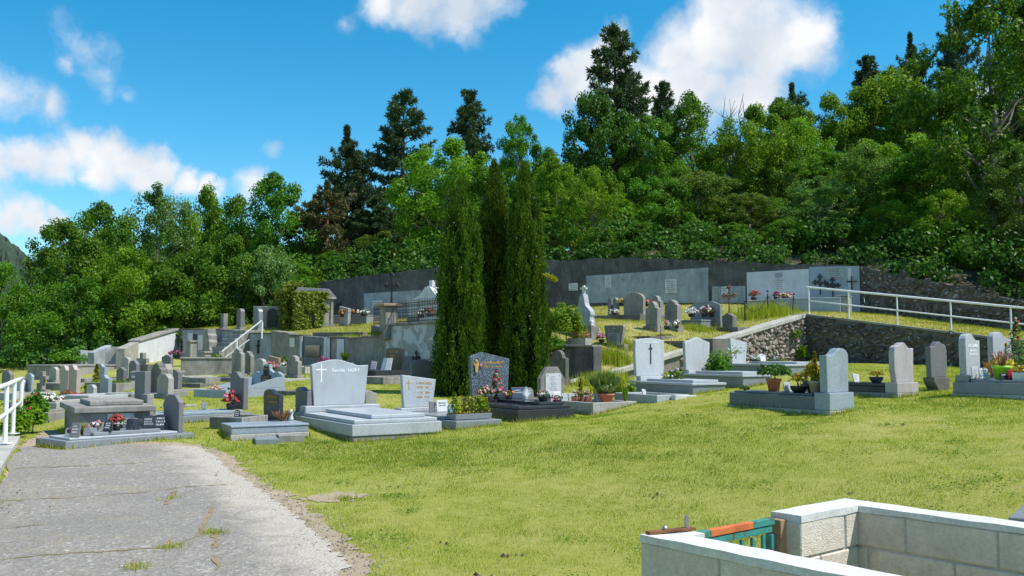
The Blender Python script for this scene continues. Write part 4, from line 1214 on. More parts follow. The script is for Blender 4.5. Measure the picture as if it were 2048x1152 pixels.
CYP = [(921,800,24.0,374,112,61,'leftmost and shortest of the three dark cypresses'),(988,790,24.8,334,80,62,'slender middle one of the three dark cypresses'),(1050,785,24.2,344,100,63,'rightmost of the three dark cypresses, beside the octagonal headstone')]
for (px, by, d, top, wpx, seed, lab) in CYP:
    b = P(px, by, d); gz = GL(b.x, b.y)
    H = P(px, top, d).z - gz; R = wpx * d / FPX / 2
    root = empty('cypress_tree', (b.x, b.y, gz), 0, lab, 'cypress', 'cypresses beside the graves')
    me, prof = cypress(seed, H, R, 78000, (0, 0))
    mesh_obj('crown', me, root)
    mb = MB(); mb.tube([(0,0,-.1),(0,0,H*.5),(0,0,H*.9)], [.11,.06,.02], 7); mb.build('trunk', 'bark_brown', root)
    mb = MB(); r = random.Random(seed)
    for k in range(30):
        z = r.uniform(.12, .9); a = r.uniform(0, 6.28); q = float(prof(z)) * r.uniform(.9, 1.04)
        mb.ball((math.cos(a)*q, math.sin(a)*q, z*H), .016, 6, 4)
    mb.build('cones', 'pot_grey', root)['kind'] = 'stuff'
# ------------------------------------------------------------------ graves
def arc(cx, cz, rx, rz, a0, a1, n=7):
    return [(cx + rx * math.cos(math.radians(a0 + (a1 - a0) * k / n)), cz + rz * math.sin(math.radians(a0 + (a1 - a0) * k / n))) for k in range(n + 1)]
# outlines in a unit square, counter-clockwise seen from the front
PROF = {
 'flat': [(0,0),(1,0),(1,1),(0,1)],
 'arch': [(0,0),(1,0),(1,.72)] + arc(.5,.72,.5,.28,0,180,10)[1:-1] + [(0,.72)],
 'gentle': [(.04,0),(.96,0),(1,.5),(.99,.94),(.75,.985),(.5,1),(.25,.985),(.01,.94),(0,.5)],
 'round': [(0,0),(1,0),(1,.8)] + arc(.5,.8,.5,.2,0,180,10)[1:-1] + [(0,.8)],
 'chamf': [(0,0),(1,0),(1,.80),(.72,1),(.28,1),(0,.80)],
 'octag': [(.02,0),(.96,0),(1,.66),(.72,1),(.30,1),(0,.66)],
 'gable': [(.03,0),(.97,0),(1,.84),(.5,1),(0,.84)],
 'gable_off': [(.04,0),(.95,0),(1,.85),(.29,1),(0,.91)],
 'slant': [(.057,0),(.90,0),(1,.845),(0,1)],
 'nury': [(.05,0),(.935,0),(1,.874),(.91,.868),(.82,.868),(.72,.90),(.65,.935),(.58,.965),(.5,.99),(.43,1),(.36,.998),(.28,.98),(.16,.945),(.08,.915),(0,.88)],
 'wave_r': [(.02,0),(.98,0),(1,.80),(.98,.90),(.90,.97),(.78,1),(.66,.995),(.56,.96),(.47,.90),(.38,.86),(.28,.845),(.18,.85),(0,.87)],
 'wave_l': [(.02,0),(.98,0),(1,.84),(.85,.83),(.74,.84),(.64,.88),(.55,.94),(.46,.985),(.36,1),(.22,.99),(.10,.95),(.02,.88),(0,.8)],
 'ogee': [(.03,0),(.92,0),(1,.30),(1,.76),(.95,.88),(.85,.93),(.74,.93),(.68,.97),(.58,1),(.48,1),(.38,.95),(.28,.88),(.18,.85),(0,.86)],
 'pointy': [(0,0),(1,0),(1,.78),(.8,.84),(.8,.9),(.5,1),(.2,.9),(.2,.84),(0,.78)],
 'shoulder': [(0,0),(1,0),(1,.70),(.80,.74)] + arc(.5,.74,.30,.26,0,180,8)[1:-1] + [(.20,.74),(0,.70)],
 'taper': [(.14,0),(.86,0),(1,.92),(.96,1),(.04,1),(0,.92)],
 'cross': [(.33,0),(.67,0),(.67,.55),(1,.55),(1,.76),(.67,.76),(.67,1),(.33,1),(.33,.76),(0,.76),(0,.55),(.33,.55)],
}
def prof(name, w, h, z0=0):
    return [((x - .5) * w, z0 + z * h) for x, z in PROF[name]]
class Grave:
    def __init__(s, label, anchor, corner, phi, w, l, zone='L', cat='grave', name='grave', group=None, gz=None, dz=0):
        s.phi = math.radians(phi); s.w, s.l = w, l
        a = P(*anchor)
        R = Matrix.Rotation(s.phi, 2)
        loc = {'FL': (-w/2, -l/2), 'FR': (w/2, -l/2), 'BL': (-w/2, l/2), 'BR': (w/2, l/2), 'C': (0, 0), 'B': (0, l/2), 'F': (0, -l/2)}[corner]
        c = a.xy - R @ Vector(loc)
        gf = GL if zone == 'L' else GU
        s.z = (gf(a.x, a.y) if gz is None else gz) + dz
        s.root = empty(name, (c.x, c.y, s.z), s.phi, label, cat, group)
        s.M = Mat4((c.x, c.y, s.z), s.phi)
    def box(s, name, x0, x1, y0, y1, z0, z1, mat, bevel=.012, parent=None, tx=0, ty=0):
        return MB().box(x0, x1, y0, y1, z0, z1, None, tx, ty).build(name, mat, parent or s.root, bevel=bevel)
    def base(s, name, inset, z0, z1, mat, bevel=.012, front=0, back=0):
        return s.box(name, -s.w/2 + inset, s.w/2 - inset, -s.l/2 + inset + front, s.l/2 - inset - back, z0, z1, mat, bevel)
    def kerb(s, z0, z1, th, mat, inset=0, bevel=.012):
        x, y = s.w/2 - inset, s.l/2 - inset
        e = .0015; o = None
        for (x0, x1, y0, y1, dz_) in ((-x, x, -y, -y + th, 0), (-x, x, y - th, y, 0), (-x, -x + th, -y + th + e, y - th - e, .002), (x - th, x, -y + th + e, y - th - e, .002)):
            o = MB().box(x0, x1, y0, y1, z0, z1 - dz_).build('kerb', mat, s.root, bevel=bevel)
        return o
    def fill(s, th, z, mat='gravel_dirt'):
        return s.box('bed', -s.w/2 + th, s.w/2 - th, -s.l/2 + th, s.l/2 - th, -.3, z, mat, 0)
    def stele(s, prf, w, t, h, z0, y, mat, x=0, name='headstone', bevel=.012, lean=0):
        mb = MB().prism(prof(prf, w, h), -t/2, t/2)
        o = mb.build(name, mat, s.root, bevel=bevel); o.location = (x, y, z0); o.rotation_euler.x = lean
        s.sw, s.st, s.sh = w, t, h
        return o
    def at(s, x, y, z): return s.M @ Vector((x, y, z))
def strokes(parent, rows, y, mat, seed=1, th=.004):
    """rows of small cut letters too small to read: (x0, x1, z, height)"""
    r = random.Random(seed); mb = MB()
    for (x0, x1, z, h) in rows:
        x = x0
        while x < x1 - h*.3:
            w = h * r.uniform(.45, .75)
            if r.random() < .1: x += w * .8; continue
            k = r.random(); q = h * .16
            mb.box(x, x + q, y - th, y, z, z + h)
            if k < .75: mb.box(x + w - q, x + w, y - th, y, z, z + h * r.choice((1, 1, .6)))
            if k > .3: mb.box(x + q, x + w - q, y - th, y, z + h * r.choice((0, .42, .84)), z + h * r.choice((.16, .58, 1)) if False else z + h * .16)
            if k > .55: mb.box(x + q, x + w - q, y - th, y, z + h * .84, z + h)
            x += w + h * .2
    o = mb.build('inscription', mat, parent); o['kind'] = 'stuff'; return o
def flat_cross(parent, x, z, h, w, y, mat, t=.012, bar=.022, up=.66, name='cross'):
    mb = MB(); mb.box(x - bar/2, x + bar/2, y - t, y, z, z + h); mb.box(x - w/2, x - bar/2 - .0005, y - t, y, z + h*up, z + h*up + bar); mb.box(x + bar/2 + .0005, x + w/2, y - t, y, z + h*up, z + h*up + bar)
    return mb.build(name, mat, parent)
def text(parent, s, size, loc, mat, th=.003, width=None):
    cu = bpy.data.curves.new('inscription', 'FONT'); cu.body = s; cu.size = size; cu.extrude = th; cu.offset = .0012; cu.space_character = 1.1
    cu.materials.append(MATS[mat])
    tmp = bpy.data.objects.new('inscription', cu); COL.objects.link(tmp)
    dg = bpy.context.evaluated_depsgraph_get()
    me = bpy.data.meshes.new_from_object(tmp.evaluated_get(dg)); bpy.data.objects.remove(tmp)
    o = mesh_obj('inscription', me, parent); o['kind'] = 'stuff'; o.location = loc; o.rotation_euler = (math.radians(90), 0, 0)
    return o
GR = {}
# --- the big double tomb of pale granite
g = GR['nury'] = Grave('wide pale granite tomb with a white cross and family name on its headstone', (704,887,16.3), 'FL', 32, 1.72, 3.0)
g.base('footing', .02, -.35, .10, 'concrete_aged', .01)
g.base('plinth', 0, .101, .30, 'granite_pale'); g.base('slab', .06, .301, .37, 'granite_pale', .015)
g.box('top_slab', -.42, .62, -1.30, .92, .371, .44, 'granite_pale', .015)
g.box('headstone_base', -.78, .80, 1.04, 1.36, .371, .49, 'granite_pale', .015)
h = g.stele('nury', 1.20, .12, .90, .491, 1.22, 'granite_pale', -.02)
flat_cross(h, -.40, .45, .36, .22, -.061, 'letter_white', .006, .024)
text(h, 'Famille  NURY', .088, (-.18, -.0625, .655), 'letter_white')
# --- slanted stele with gold letters
g = GR['slant'] = Grave('pale granite tomb with a slant topped headstone bearing gold letters', (912,861,17.4), 'FL', 36, 1.02, 2.35)
g.base('plinth', 0, -.3, .16, 'granite_mid', .012); g.base('slab', .05, .161, .22, 'granite_mid', .015, .42)
g.box('headstone_base', -.50, .50, .88, 1.16, .221, .30, 'granite_pale')
h = g.stele('slant', .80, .10, .66, .301, 1.03, 'granite_pale', -.02)
strokes(h, [(-.06,.12,.47,.045),(.15,.28,.46,.045),(-.04,.10,.39,.04),(.15,.27,.385,.04),(-.05,.08,.28,.04),(.13,.25,.275,.04),(-.05,.08,.19,.04),(.13,.25,.185,.04)], -.0505, 'gold', 3)
flat_cross(h, -.24, .36, .2, .09, -.0505, 'gold', .005, .016)
# --- labrador granite
g = GR['labra'] = Grave('dark blue speckled granite tomb with a gabled headstone and gilt crucifix before the cypresses', (1035,847,18.6), 'FL', 33, 1.42, 2.35)
g.base('footing', .0, -.3, .02, 'concrete_aged', .01)
g.base('plinth', .02, .021, .24, 'granite_black'); g.base('slab', .08, .241, .31, 'granite_black', .015)
g.box('top_slab', -.06, .56, -.98, .62, .311, .37, 'granite_black', .012)
g.box('headstone_base', -.66, .66, .80, 1.08, .311, .42, 'granite_black')
h = g.stele('gable_off', 1.0, .10, .95, .421, .94, 'granite_labrador', -.06)
strokes(h, [(-.20,.36,.70,.05)], -.0505, 'gold', 11); strokes(h, [(-.16,.10,.62,.035),(.14,.32,.62,.035)], -.0505, 'gold', 12)
mb = MB(); mb.prism([((x-.5)*.13, z*.30) for x, z in PROF['cross']], -.02, 0); mb.prism([(-.028,.02),(.028,.02),(.04,.16),(.022,.22),(-.022,.22),(-.04,.16)], -.035, -.0205); mb.ball((.005,-.03,.245), .026)
o = mb.build('crucifix', 'gold', h); o.location = (-.36, -.051, .50)
MB().lathe([(.001,-.045),(.03,-.035),(.034,0),(.03,.035),(.001,.045)], n=10).build('portrait_medallion', 'petal_pink', h, True).location = (-.245, -.052, .655)
# --- octagonal concrete headstone, kerbed bed
g = GR['octag'] = Grave('rough concrete kerbed grave with an octagonal headstone carrying a white plaque', (1186,833,20), 'FL', 33, 1.2, 2.4)
g.kerb(-.4, .26, .10, 'concrete_light'); g.fill(.10, .20, 'gravel_dirt')
h = g.stele('octag', .70, .14, .80, .18, 1.08, 'concrete_aged', -.06)
o = MB().prism([((x-.5)*.44, z*.56) for x, z in [(.08,0),(.92,0),(1,.06),(1,.94),(.92,1),(.08,1),(0,.94),(0,.06)]], -.02, 0).build('plaque', 'marble_white', h); o.location = (.01, -.0705, .09)
strokes(o, [(-.08,.06,.48,.026),(-.08,.06,.45,.02),(-.09,.10,.40,.026),(-.09,.10,.34,.026),(-.06,.10,.30,.026),(-.05,.06,.255,.02),(-.11,.10,.21,.026),(-.08,.10,.17,.026),(-.08,.05,.13,.02)], -.0205, 'letter_grey', 5)
for sx in (-.17, .17):
    for z in (.05, .51): MB().ball((sx, -.022, z), .010, 6, 4).build('fixing_stud', 'iron_black', o)
# --- white stele with a sword like cross
g = GR['sword'] = Grave('white granite tomb whose bowed headstone bears a slim dark cross', (1385,789,21), 'FL', 31, 1.02, 2.3)
g.base('plinth', .03, -.4, .20, 'granite_mid'); g.base('slab', 0, .201, .26, 'granite_pale', .015); g.box('top_slab', -.36, .40, -1.0, .62, .261, .32, 'granite_pale', .012)
g.box('headstone_base', -.34, .34, .86, 1.04, .261, .36, 'granite_white')
h = g.stele('gentle', .90, .10, .92, .361, .95, 'granite_white', -.02)
mb = MB(); mb.box(-.012,.012,-.012,0,.30,.78); mb.box(-.055,-.0125,-.012,0,.66,.685); mb.box(.0125,.055,-.012,0,.66,.685); mb.build('cross', 'bronze', h).location = (.02,-.051,0)
strokes(h, [(-.22,-.02,.80,.04),(.04,.26,.80,.04)], -.0505, 'letter_white', 6)
# --- low kerb with a white wedge
g = GR['lowkerb'] = Grave('low granite kerbed grave with a white wedge stone at its foot', (1314,798,20.3), 'FL', 31, .9, 1.5)
g.kerb(-.3, .16, .08, 'granite_pale'); g.fill(.08, .10, 'gravel_dirt')
MB().prism([(-.3,-.2),(.42,-.2),(.30,.14),(-.3,.16)], -.14, 0).build('wedge_stone', 'marble_white', g.root, bevel=.01).location = (.22, -.77, 0)
# --- gabled white stele
g = GR['gablew'] = Grave('pale granite tomb with a plain gabled headstone beside the climbing bush', (1486,779,23.3), 'FL', 33, 1.05, 2.3)
g.base('plinth', .03, -.4, .27, 'granite_mid'); g.base('slab', 0, .271, .33, 'granite_pale', .015); g.box('top_slab', -.40, .40, -1.02, .62, .331, .40, 'granite_pale', .012)
g.box('headstone_base', -.42, .42, .84, 1.06, .331, .42, 'granite_white')
h = g.stele('gable', .90, .10, .86, .421, .95, 'granite_white', -.04)
# --- stele under the bush, against the flank wall
g = GR['bushy'] = Grave('pale granite tomb half hidden by a rambling bush below the flank wall', (1570,753,25.5), 'FL', 31, 1.6, 2.3)
g.base('plinth', .03, -.4, .24, 'granite_mid'); g.base('slab', 0, .241, .30, 'granite_pale', .015); g.box('top_slab', -.3, .76, -1.1, .62, .301, .36, 'granite_pale', .012)
h = g.stele('slant', .66, .10, .72, .301, .95, 'granite_white', -.45)
strokes(h, [(-.05,.22,.46,.04),(-.02,.2,.36,.03)], -.0505, 'letter_white', 7)
# --- near right tomb seen from behind its headstone
g = GR['near'] = Grave('blue grey granite tomb with its wave topped headstone turned away, nearest on the right lawn', (1660,832,15.3), 'BR', 214, .60, 2.15)
g.base('footing', -.02, -.3, .075, 'kerb_pale', .01); g.base('plinth', 0, .076, .30, 'granite_slate_shade', .012, 0, .30)
g.box('slab', -.26, .26, -1.0, .70, .301, .335, 'granite_slate_shade')
g.box('headstone_base', -.31, .31, .781, 1.085, .076, .36, 'granite_blue', .012)
h = g.stele('wave_l', .56, .15, .72, .361, .94, 'granite_blue', 0)
# --- pink tomb seen from behind
g = GR['pinkb'] = Grave('pinkish granite tomb with an ogee headstone turned away, below the ramp wall', (1795,799,17.5), 'BR', 214, .62, 2.2)
g.base('footing', -.03, -.3, .09, 'concrete_aged', .01); g.base('plinth', 0, .091, .20, 'granite_black', .012, 0, .25); g.base('slab', .03, .201, .26, 'granite_black', .012, 0, .25)
g.box('headstone_base', -.33, .33, .86, 1.12, .091, .28, 'granite_lilac')
h = g.stele('ogee', .60, .12, .74, .281, .99, 'granite_lilac', 0)
# --- dark grey headstone on a corbelled base
g = GR['corbel'] = Grave('dark grey headstone on a cut away corbelled base below the ramp wall', (1874,777,19.3), 'C', 30, .5, .5)
MB().prism([(-.14,-.2),(.22,-.2),(.22,.26),(-.26,.26),(-.25,.18),(-.18,.08),(-.14,.04)], -.13, .13).build('headstone_base', 'concrete_dark', g.root, bevel=.01)
h = g.stele('ogee', .52, .12, .72, .262, 0, 'granite_dull', 0)
# --- right tomb with white inscription
g = GR['right'] = Grave('grey granite tomb with a white lettered wave topped headstone and a lime green pot', (1906,793,17), 'BL', 40, .72, 2.3)
g.base('footing', -.02, -.3, .06, 'kerb_pale', .01); g.base('plinth', 0, .061, .26, 'granite_mid', .012); g.base('slab', .04, .261, .31, 'granite_mid', .012, 0, .26)
g.box('headstone_base', -.33, .33, .88, 1.12, .261, .38, 'granite_mid')
h = g.stele('wave_l', .56, .13, .74, .38, 1.0, 'granite_pale', 0)
strokes(h, [(-.20,.20,.50,.055),(-.12,.12,.42,.035),(-.16,.16,.36,.035)], -.0655, 'letter_white', 8)
# --- light stele with a gilt star behind it
g = GR['star'] = Grave('tall pale granite headstone with a small gilt star below the railing', (1966,750,20.5), 'BL', 33, .85, 2.0)
g.base('plinth', 0, -.3, .22, 'granite_mid'); g.base('slab', .05, .221, .28, 'granite_mid', .012, 0, .26)
h = g.stele('wave_l', .72, .13, .86, .281, .86, 'granite_pale', 0)
st5 = [(.06*(1 if k % 2 == 0 else .42)*math.sin(k*math.pi/5), .06*(1 if k % 2 == 0 else .42)*math.cos(k*math.pi/5)) for k in range(10)][::-1]
o = MB().prism(st5, -.006, 0).build('star', 'gold', h); o.location = (.17, -.066, .58)
g = GR['edge'] = Grave('pale headstone at the right edge behind climbing flowers', (2040,752,20.5), 'BL', 33, .8, 1.6)
g.base('plinth', 0, -.3, .22, 'granite_mid')
h = g.stele('wave_l', .66, .13, .86, .221, .66, 'granite_pale', 0)
# --- left foreground: concrete chest tomb
g = GR['chest'] = Grave('large weathered concrete chest tomb with an overhanging lid beside the path', (150,884,15.7), 'FL', 31, 1.22, 2.15)
g.base('chest', .05, -.3, .46, 'concrete_aged', .02)
g.base('lid', -.03, .461, .56, 'concrete_aged', .015); g.box('ridge_slab', -.36, .50, -.72, .62, .561, .64, 'concrete_aged', .015)
MB().box(-.12, .30, -1.037, -1.026, .12, .44).build('pale_patch', 'plaster_white', g.root)
g2 = GR['pillar'] = Grave('tall plain grey slab headstone standing behind the concrete chest tomb', (284,815,17.9), 'C', -44, .5, .3)
g2.box('headstone_base', -.28, .28, -.14, .14, -.3, .30, 'concrete_dark'); g2.stele('flat', .42, .12, .72, .301, 0, 'granite_dull', 0)
g2 = GR['pillar2'] = Grave('short square stone block before the tall plain grey slab headstone', (294,826,17.2), 'C', -44, .3, .3)
g2.box('headstone_base', -.17, .17, -.12, .12, -.3, .28, 'concrete_aged'); g2.stele('flat', .26, .13, .38, .281, 0, 'concrete_aged', 0)
# --- left foreground: low slab with many plaques
g = GR['plaques'] = Grave('low granite grave crowded with plaques and flowers at the end of the path', (388,880,15.9), 'BR', -42, .95, 2.1)
g.base('kerb', 0, -.3, .10, 'granite_mid', .012); g.base('slab', .10, .101, .135, 'granite_pale', .01, 0, .14)
g.box('raised_slab', -.22, .30, -.55, .55, .136, .19, 'granite_mid', .01)
h = g.stele('chamf', .52, .09, .62, .101, .93, 'granite_dull', 0)
g.box('step', -.62, -.48, -1.05, 1.0, -.3, .09, 'concrete_aged')
# --- grey headstone with bouquet
g = GR['bouq'] = Grave('grey granite grave with a wave topped headstone and a red bouquet', (506,842,19.3), 'BR', -47, .80, 2.1)
g.base('plinth', 0, -.3, .12, 'granite_mid'); g.base('slab', .05, .121, .18, 'granite_blue', .012, 0, .15)
h = g.stele('wave_l', .60, .11, .76, .181, .94, 'granite_dull', 0)
g = GR['darkst'] = Grave('glossy black headstone with gold lines behind the low pale slab', (546,845,18.3), 'C', -49, .68, .4)
g.box('plinth', -.36, .36, -.16, .16, -.3, .08, 'granite_black'); h = g.stele('wave_l', .64, .10, .56, .081, 0, 'granite_black', 0)
strokes(h, [(-.15,.22,.40,.04),(-.05,.25,.30,.035)], -.0505, 'gold', 9)
g = GR['smallst'] = Grave('small grey wave topped headstone tucked behind the wide pale tomb', (607,850,18.9), 'C', -51, .6, .4)
g.box('plinth', -.33, .33, -.2, .2, -.3, .14, 'granite_mid'); g.stele('wave_l', .52, .12, .50, .141, 0, 'granite_dull', 0)
g = GR['lowpale'] = Grave('low pale granite slab tomb on a white footing at the edge of the lawn', (461,882,16.2), 'FL', 28, 1.35, .85)
g.base('footing', 0, -.3, .10, 'kerb_pale', .01); g.base('plinth', .012, .101, .21, 'granite_blue'); g.base('slab', .0, .211, .25, 'granite_blue', .012)
g = GR['stepst'] = Grave('two small dark stone steps beside the wide pale tomb', (511,884,15.9), 'FL', 18, .38, .5, cat='step', name='stone_step')
g.box('lower_step', -.19, .19, -.25, .25, -.3, .09, 'granite_mid'); g.box('upper_step', .192, .62, -.1, .35, -.3, .13, 'concrete_aged')
g = GR['basin'] = Grave('open concrete planter grave left of the low pale slab tomb', (418,872,17.3), 'FL', -20, .7, .8)
g.kerb(-.3, .22, .08, 'concrete_aged'); g.fill(.08, .17, 'gravel_dirt')
# --- light blue tomb with sloping arms
g = GR['blue'] = Grave('light blue tomb with sloping side arms and a black cross shaped plaque', (452,800,24), 'FR', -29, 1.15, 2.15)
g.kerb(-.3, .22, .09, 'granite_blue'); g.fill(.09, .12, 'granite_blue')
for sx in (-1, 1):
    mb = MB(); x0, x1 = (-.575, -.486) if sx < 0 else (.486, .575)
    mb.prism([(0,.222),(1.55,.222),(1.55,.50),(1.40,.50)], x0, x1, Mat4((0,-.55,0), math.radians(90)) @ Matrix.Scale(-1, 4, (0,1,0)))
    mb.build('sloping_arm', 'granite_blue', g.root)
o = MB().prism([(-.56,0),(.56,0),(.56,.34),(.40,.42),(.24,.40),(.12,.48),(.11,.62),(-.11,.62),(-.12,.48),(-.24,.40),(-.40,.42),(-.56,.34)], -.06, .06).build('headstone', 'granite_blue', g.root, bevel=.01)
o.location = (0, 1.0, .22)
q = MB().prism([(-.18,.02),(.18,.02),(.18,.30),(.09,.34),(.09,.56),(-.09,.56),(-.09,.34),(-.18,.30)], -.02, 0).build('cross_plaque', 'granite_black', o); q.location = (0, -.061, 0)
strokes(q, [(-.06,.05,.48,.03),(-.12,.13,.26,.035),(-.12,.13,.19,.035),(-.12,.13,.12,.035)], -.0205, 'gold', 10)
# --- further left and middle distance, one by one: label, anchor, phi, (w, l, kerb h, mat), stele(profile, w, t, h, mat) or None
MID = [
 ('concrete pointed headstone left of a matching pair below the staircase', (476,752,30.5), -50, None, ('pointy',.46,.16,.82,'concrete_aged')),
 ('concrete pointed headstone right of a matching pair below the staircase', (496,745,31.2), -50, None, ('pointy',.44,.16,.70,'concrete_aged')),
 ('low dark kerbed grave before the pointed concrete headstones', (411,766,29), -48, (1.1,2.0,.18,'concrete_aged'), None),
 ('white chamfered headstone on a low white kerb left of the blue tomb', (330,794,21.7), -62, None, ('chamf',.55,.14,.46,'concrete_light')),
 ('tall stained concrete headstone with a stepped outline behind the white chamfered one', (318,768,25.2), -58, None, ('pointy',.50,.2,.86,'concrete_dark')),
 ('narrow concrete headstone with a notched top beside the stepped one', (333,768,25.6), -58, None, ('chamf',.30,.2,.80,'concrete_aged')),
 ('slim pale rounded headstone standing alone on the grass at left', (211,798,26.5), -62, None, ('wave_l',.50,.11,.60,'granite_blue')),
 ('small squat pale headstone left of the slim rounded one', (183,798,26.2), -62, None, ('chamf',.40,.11,.38,'granite_pale')),
 ('pink granite headstone left of an identical leaning pair', (131,790,30), -66, None, ('wave_l',.62,.13,.92,'granite_pink')),
 ('pink granite headstone right of an identical leaning pair', (148,792,29), -66, None, ('wave_l',.62,.13,.94,'granite_pink')),
 ('pale blue slab headstone behind the yellow shrub at left', (204,748,33), -62, None, ('wave_l',.55,.11,.70,'granite_blue')),
 ('slim grey blue headstone at the far left of the graves', (59,768,33), -64, None, ('round',.50,.10,.60,'granite_blue')),
 ('short rounded headstone at the far left edge beside the slim one', (42,769,33), -64, None, ('round',.44,.12,.42,'granite_pale')),
 ('dark pillar shaped headstone with a red bunch at its top', (296,748,30), -58, None, ('flat',.44,.3,.62,'concrete_dark')),
 ('grey gabled headstone below the whitewashed wing wall', (335,727,37), -55, None, ('gable',.60,.14,.64,'granite_dull')),
 ('pale octagonal headstone leaning by the wing wall end', (235,728,40), -10, None, ('octag',1.0,.16,.80,'concrete_light')),
 ('stained white slab headstone against the ivy at far left', (104,729,44), -10, None, ('taper',.62,.14,.72,'marble_white')),
 ('grey blue chest tomb in front of the wing wall', (262,764,31.5), 15, (1.6,.9,.42,'granite_blue'), None),
 ('long low concrete kerbed grave running along the slope below the niches', (610,748,33.5), -45, (1.9,2.4,.30,'concrete_light'), None),
 ('concrete walled tomb topped by a pale headstone left of the stairs', (361,753,34), 18, (2.1,1.2,.62,'concrete_aged'), None),
 ('brown kerbed grave in the sunlit grass behind the wide pale tomb', (600,800,24.5), -45, (1.1,1.9,.09,'concrete_dark'), None),
 ('grey chamfered headstone just below the wing wall end', (268,748,34), -58, None, ('chamf',.5,.14,.62,'granite_dull')),
 ('pale rounded headstone left of the stone cross before the wing wall', (252,742,36), -56, None, ('round',.5,.14,.66,'concrete_light')),
 ('dark gabled headstone before the concrete walled tomb', (350,778,27.5), -55, None, ('gable',.5,.14,.58,'granite_dull')),
 ('stone edged plot with white gravel right of the stepped headstone', (378,764,30), -46, (1.0,1.7,.16,'concrete_light'), None),
 ('broad concrete slab grave before the stone cross', (300,760,31), -44, (1.1,1.9,.2,'concrete_aged'), None),
 ('narrow kerbed grave right of the broad raised tomb', (168,766,34), -42, (1.0,2.0,.22,'concrete_aged'), None),
 ('squat white headstone behind the long kerbed grave', (108,762,36), -58, None, ('chamf',.5,.14,.5,'concrete_light')),
 ('pale kerbed grave between the blue tomb and the long concrete grave', (556,778,28.5), -45, (1.0,1.8,.13,'concrete_light'), None),
 ('grey shouldered headstone at the head of the pale kerbed grave', (588,764,30), -50, None, ('shoulder',.55,.16,.62,'concrete_aged')),
 ('low pale gravelled grave between the hedge and the chest tomb', (112,842,20.3), -35, (.9,1.8,.18,'concrete_light'), None),
 ('granite edged grave behind the chest tomb', (176,818,23), -40, (1.0,1.9,.16,'granite_pale'), None),
 ('weathered kerbed grave between the slim rounded headstone and the tall slab', (262,806,24), -42, (1.0,1.8,.16,'concrete_aged'), None),
 ('small kerbed grave just behind the short square block', (330,776,26.6), -45, (1.0,1.6,.16,'concrete_aged'), None),
 ('flat dark stone slab grave before the concrete walled tomb', (400,782,28), -46, (.9,1.7,.12,'concrete_dark'), None),
 ('stone edged grave below the pointed pair of headstones', (470,778,29), -46, (.9,1.5,.14,'concrete_aged'), None),
 ('small white rounded headstone in the grass before the long concrete grave', (520,770,30), -48, None, ('round',.42,.14,.5,'concrete_light')),
 ('dark kerbed plot at the foot of the terrace wall below the urn block', (690,762,30), -45, (1.2,1.8,.2,'concrete_dark'), None),
 ('pale slab grave beside the black marble headstone', (838,766,28), -45, (1.0,1.8,.24,'granite_pale'), None),
 ('grey slab headstone on the left above the gravelled plot', (15,765,35), -60, None, ('chamf',.6,.14,.6,'granite_dull')),
 ('low stone cross standing before the broad raised tomb', (85,778,33), -50, None, ('cross',.45,.14,.62,'concrete_aged')),
 ('short grey headstone between the overgrown bed and the grey blue chest tomb', (243,768,32), -58, None, ('gable',.46,.14,.56,'granite_dull')),
 ('weathered stone cross before the wing wall', (285,742,35), -45, None, ('cross',.5,.16,.85,'concrete_aged')),
 ('dark kerbed stone grave before the black marble headstone', (766,770,27.5), -45, (1.3,1.8,.22,'concrete_aged'), None),
 ('kerbed grave with scattered white ornaments beside the hedge', (83,851,18.6), -30, (.9,1.7,.20,'concrete_aged'), None),
 ('long kerbed grave behind the pink headstones', (120,776,33), -40, (1.2,2.3,.24,'concrete_aged'), None),
 ('broad raised tomb below the ivy at far left', (120,757,37), -40, (1.9,2.6,.5,'concrete_aged'), None),
 ('kerbed bed overgrown with green leaves at left', (232,792,29), -42, (1.5,2.3,.30,'concrete_aged'), None),
 ('low kerbed plot with pale gravel at the left edge', (25,785,31), -40, (1.4,2.2,.22,'concrete_light'), None),
 ('thin white kerb lying in the grass behind the chamfered headstone', (322,812,20.4), 15, (.7,.12,.06,'kerb_pale'), None),
 ('long thin white kerb stone lying beside the chest tomb', (330,822,19.4), 22, (.9,.12,.06,'kerb_pale'), None),
]
for (lab, anc, phi, kb, stl) in MID:
    if phi < 0: phi = phi + math.degrees(math.atan((1024 - anc[0]) / FPX)) * (.9 if stl else .55)
    if kb:
        w, l, h, mt = kb
        g = Grave(lab, anc, 'FR' if phi < 0 else 'FL', phi, w, l)
        if l < .2 or h > .4: g.base('chest' if h > .4 else 'kerb_stone', 0, -.35, h, mt, .015)
        else: g.kerb(-.35, h, .10, mt); g.fill(.10, h - .06, 'gravel_dirt')
        if h > .4: g.base('lid', -.03, h + .001, h + .07, 'concrete_aged', .015)
    else:
        p_, w, t_, h, mt = stl
        g = Grave(lab, anc, 'C', phi, w, t_, cat='headstone', name='headstone_grave')
        g.box('headstone_base', -w/2 - .05, w/2 + .05, -t_/2 - .05, t_/2 + .05, -.3, .08, 'concrete_aged')
        g.stele(p_, w, t_, h, .081, 0, mt, 0)
    GR[lab] = g
